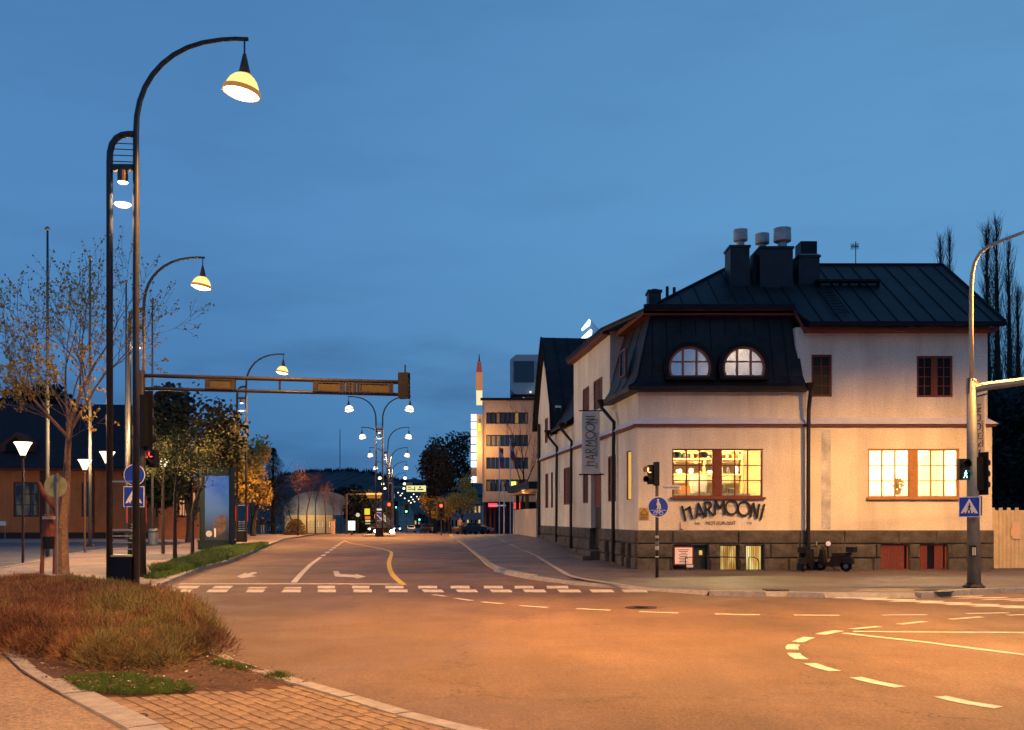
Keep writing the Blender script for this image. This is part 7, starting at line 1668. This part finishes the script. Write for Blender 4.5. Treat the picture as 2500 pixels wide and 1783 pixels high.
# houses beyond: simple blocks closing the street
HB = [mat('far_house_%d' % i, c, .9, .15, .5) for i, c in enumerate(((.09, .06, .045), (.06, .05, .05), (.12, .08, .06)))]
for i, (u0, u1, v0, Y) in enumerate(((1048, 1150, 1236, 220), (1010, 1046, 1250, 330), (930, 962, 1238, 300), (700, 760, 1240, 240), (1100, 1175, 1225, 185), (880, 935, 1250, 260))):
    b = empty('far_house', (px((u0+u1)/2, Y), Y, zg(Y)), ['low dark row building behind the amber trees', 'small house right of the far street', 'small dim house behind the island', 'dim building behind the hall', 'pale block between the trees and the office columns', 'dark building behind the signal on the left'][i], 'building')
    a, c = px(u0, Y), px(u1, Y); MB().box(a, c, Y, Y+12, zg(Y)-1, pz(v0+8, Y)).build('wall', HB[i % 3] if i != 4 else mat('pale_panel2', (.42, .4, .4)), b)
    MB().prism([(a-.4, Y-.4, pz(v0+8, Y)), (c+.4, Y-.4, pz(v0+8, Y)), (c-1, Y+6, pz(v0, Y)+.8), (a+1, Y+6, pz(v0, Y)+.8)], (0, 0, .15)).build('roof', ROOF, b)
    n_ = max(2, int((u1-u0)/9))
    for k in range(n_):
        for r_ in range(2):
            xx = a+(c-a)*(k+.3)/n_; z_ = zg(Y)+1.2+r_*2.6
            if z_+1.3 < pz(v0+8, Y): MB().box(xx, xx+(c-a)*.4/n_, Y-.06, Y-.01, z_, z_+1.2).build('window', emis('far_window_lit', (1, .65, .25), .7) if random.random() < .4 else DARKG, b)
# wooded hills with mast
def hill(name, pts, Y, dep, seed):
    random.seed(seed); mb = MB(); n_ = 160; prof = []
    for i in range(n_+1):
        u = pts[0][0]+(pts[-1][0]-pts[0][0])*i/n_
        for (a, va), (b, vb) in zip(pts, pts[1:]):
            if a <= u <= b: t = (u-a)/(b-a); t = t*t*(3-2*t); v = va+(vb-va)*t
        prof.append((px(u, Y), pz(v, Y)+random.uniform(-3, 4)))
    vs = []
    for x, z in prof: vs += [(x, Y-dep, zg(Y-dep)-5), (x, Y-dep*.5, z*.55+8), (x, Y, z), (x, Y+dep, 0)]
    mb.add(vs, [(4*i+j, 4*i+4+j, 4*i+5+j, 4*i+1+j) for i in range(n_) for j in range(3)])
    o = mb.build(name, mat('forest_hill', (.012, .022, .032), .95, .4, .012, fine=.5, fs=.05), origin=(0, 0, 0)); o['kind'] = 'structure'
    tr = MB()
    for _ in range(1500):
        i = random.randrange(n_); x, z = prof[i]; x += random.uniform(-8, 8); h = random.uniform(6, 15); yy = Y-random.uniform(0, 30); tr.add([(x-h*.18, yy, z-8), (x+h*.18, yy, z-8), (x, yy, z+h*.45), (x, yy+h*.2, z-8)], [(0, 1, 2), (1, 3, 2), (3, 0, 2)])
    o = tr.build('forest', mat('forest_trees', (.010, .018, .026), .95), origin=(0, 0, 0)); o['kind'] = 'stuff'; o['label'] = 'far-off conifers along the hill crest '+name.replace('_', ' '); o['category'] = 'forest'
hill('wooded_hill', [(560, 1215), (650, 1180), (700, 1158), (780, 1153), (850, 1149), (900, 1153), (950, 1168), (1010, 1185), (1100, 1205), (1300, 1230)], 2300, 700, 1)
hill('distant_hill', [(-900, 1225), (300, 1205), (700, 1190), (900, 1172), (1000, 1171), (1060, 1174), (1180, 1180), (1400, 1200), (2000, 1215), (3600, 1230)], 3400, 900, 2)
Y = 2250; t = empty('radio_mast', (px(830, Y), Y, pz(1155, Y)), 'tall thin red and white radio mast on the wooded hill', 'mast'); zs = [pz(1153-i*(1153-1048)/7, Y) for i in range(8)]
for i in range(7): MB().tube([(px(830, Y), Y, zs[i]), (px(830, Y), Y, zs[i+1])], 1.1 if i < 6 else .8, 4).build('mast_section', mat('mast_red', (.14, .05, .06), .8) if i % 2 == 0 else mat('mast_pale', (.16, .17, .2), .8), t)
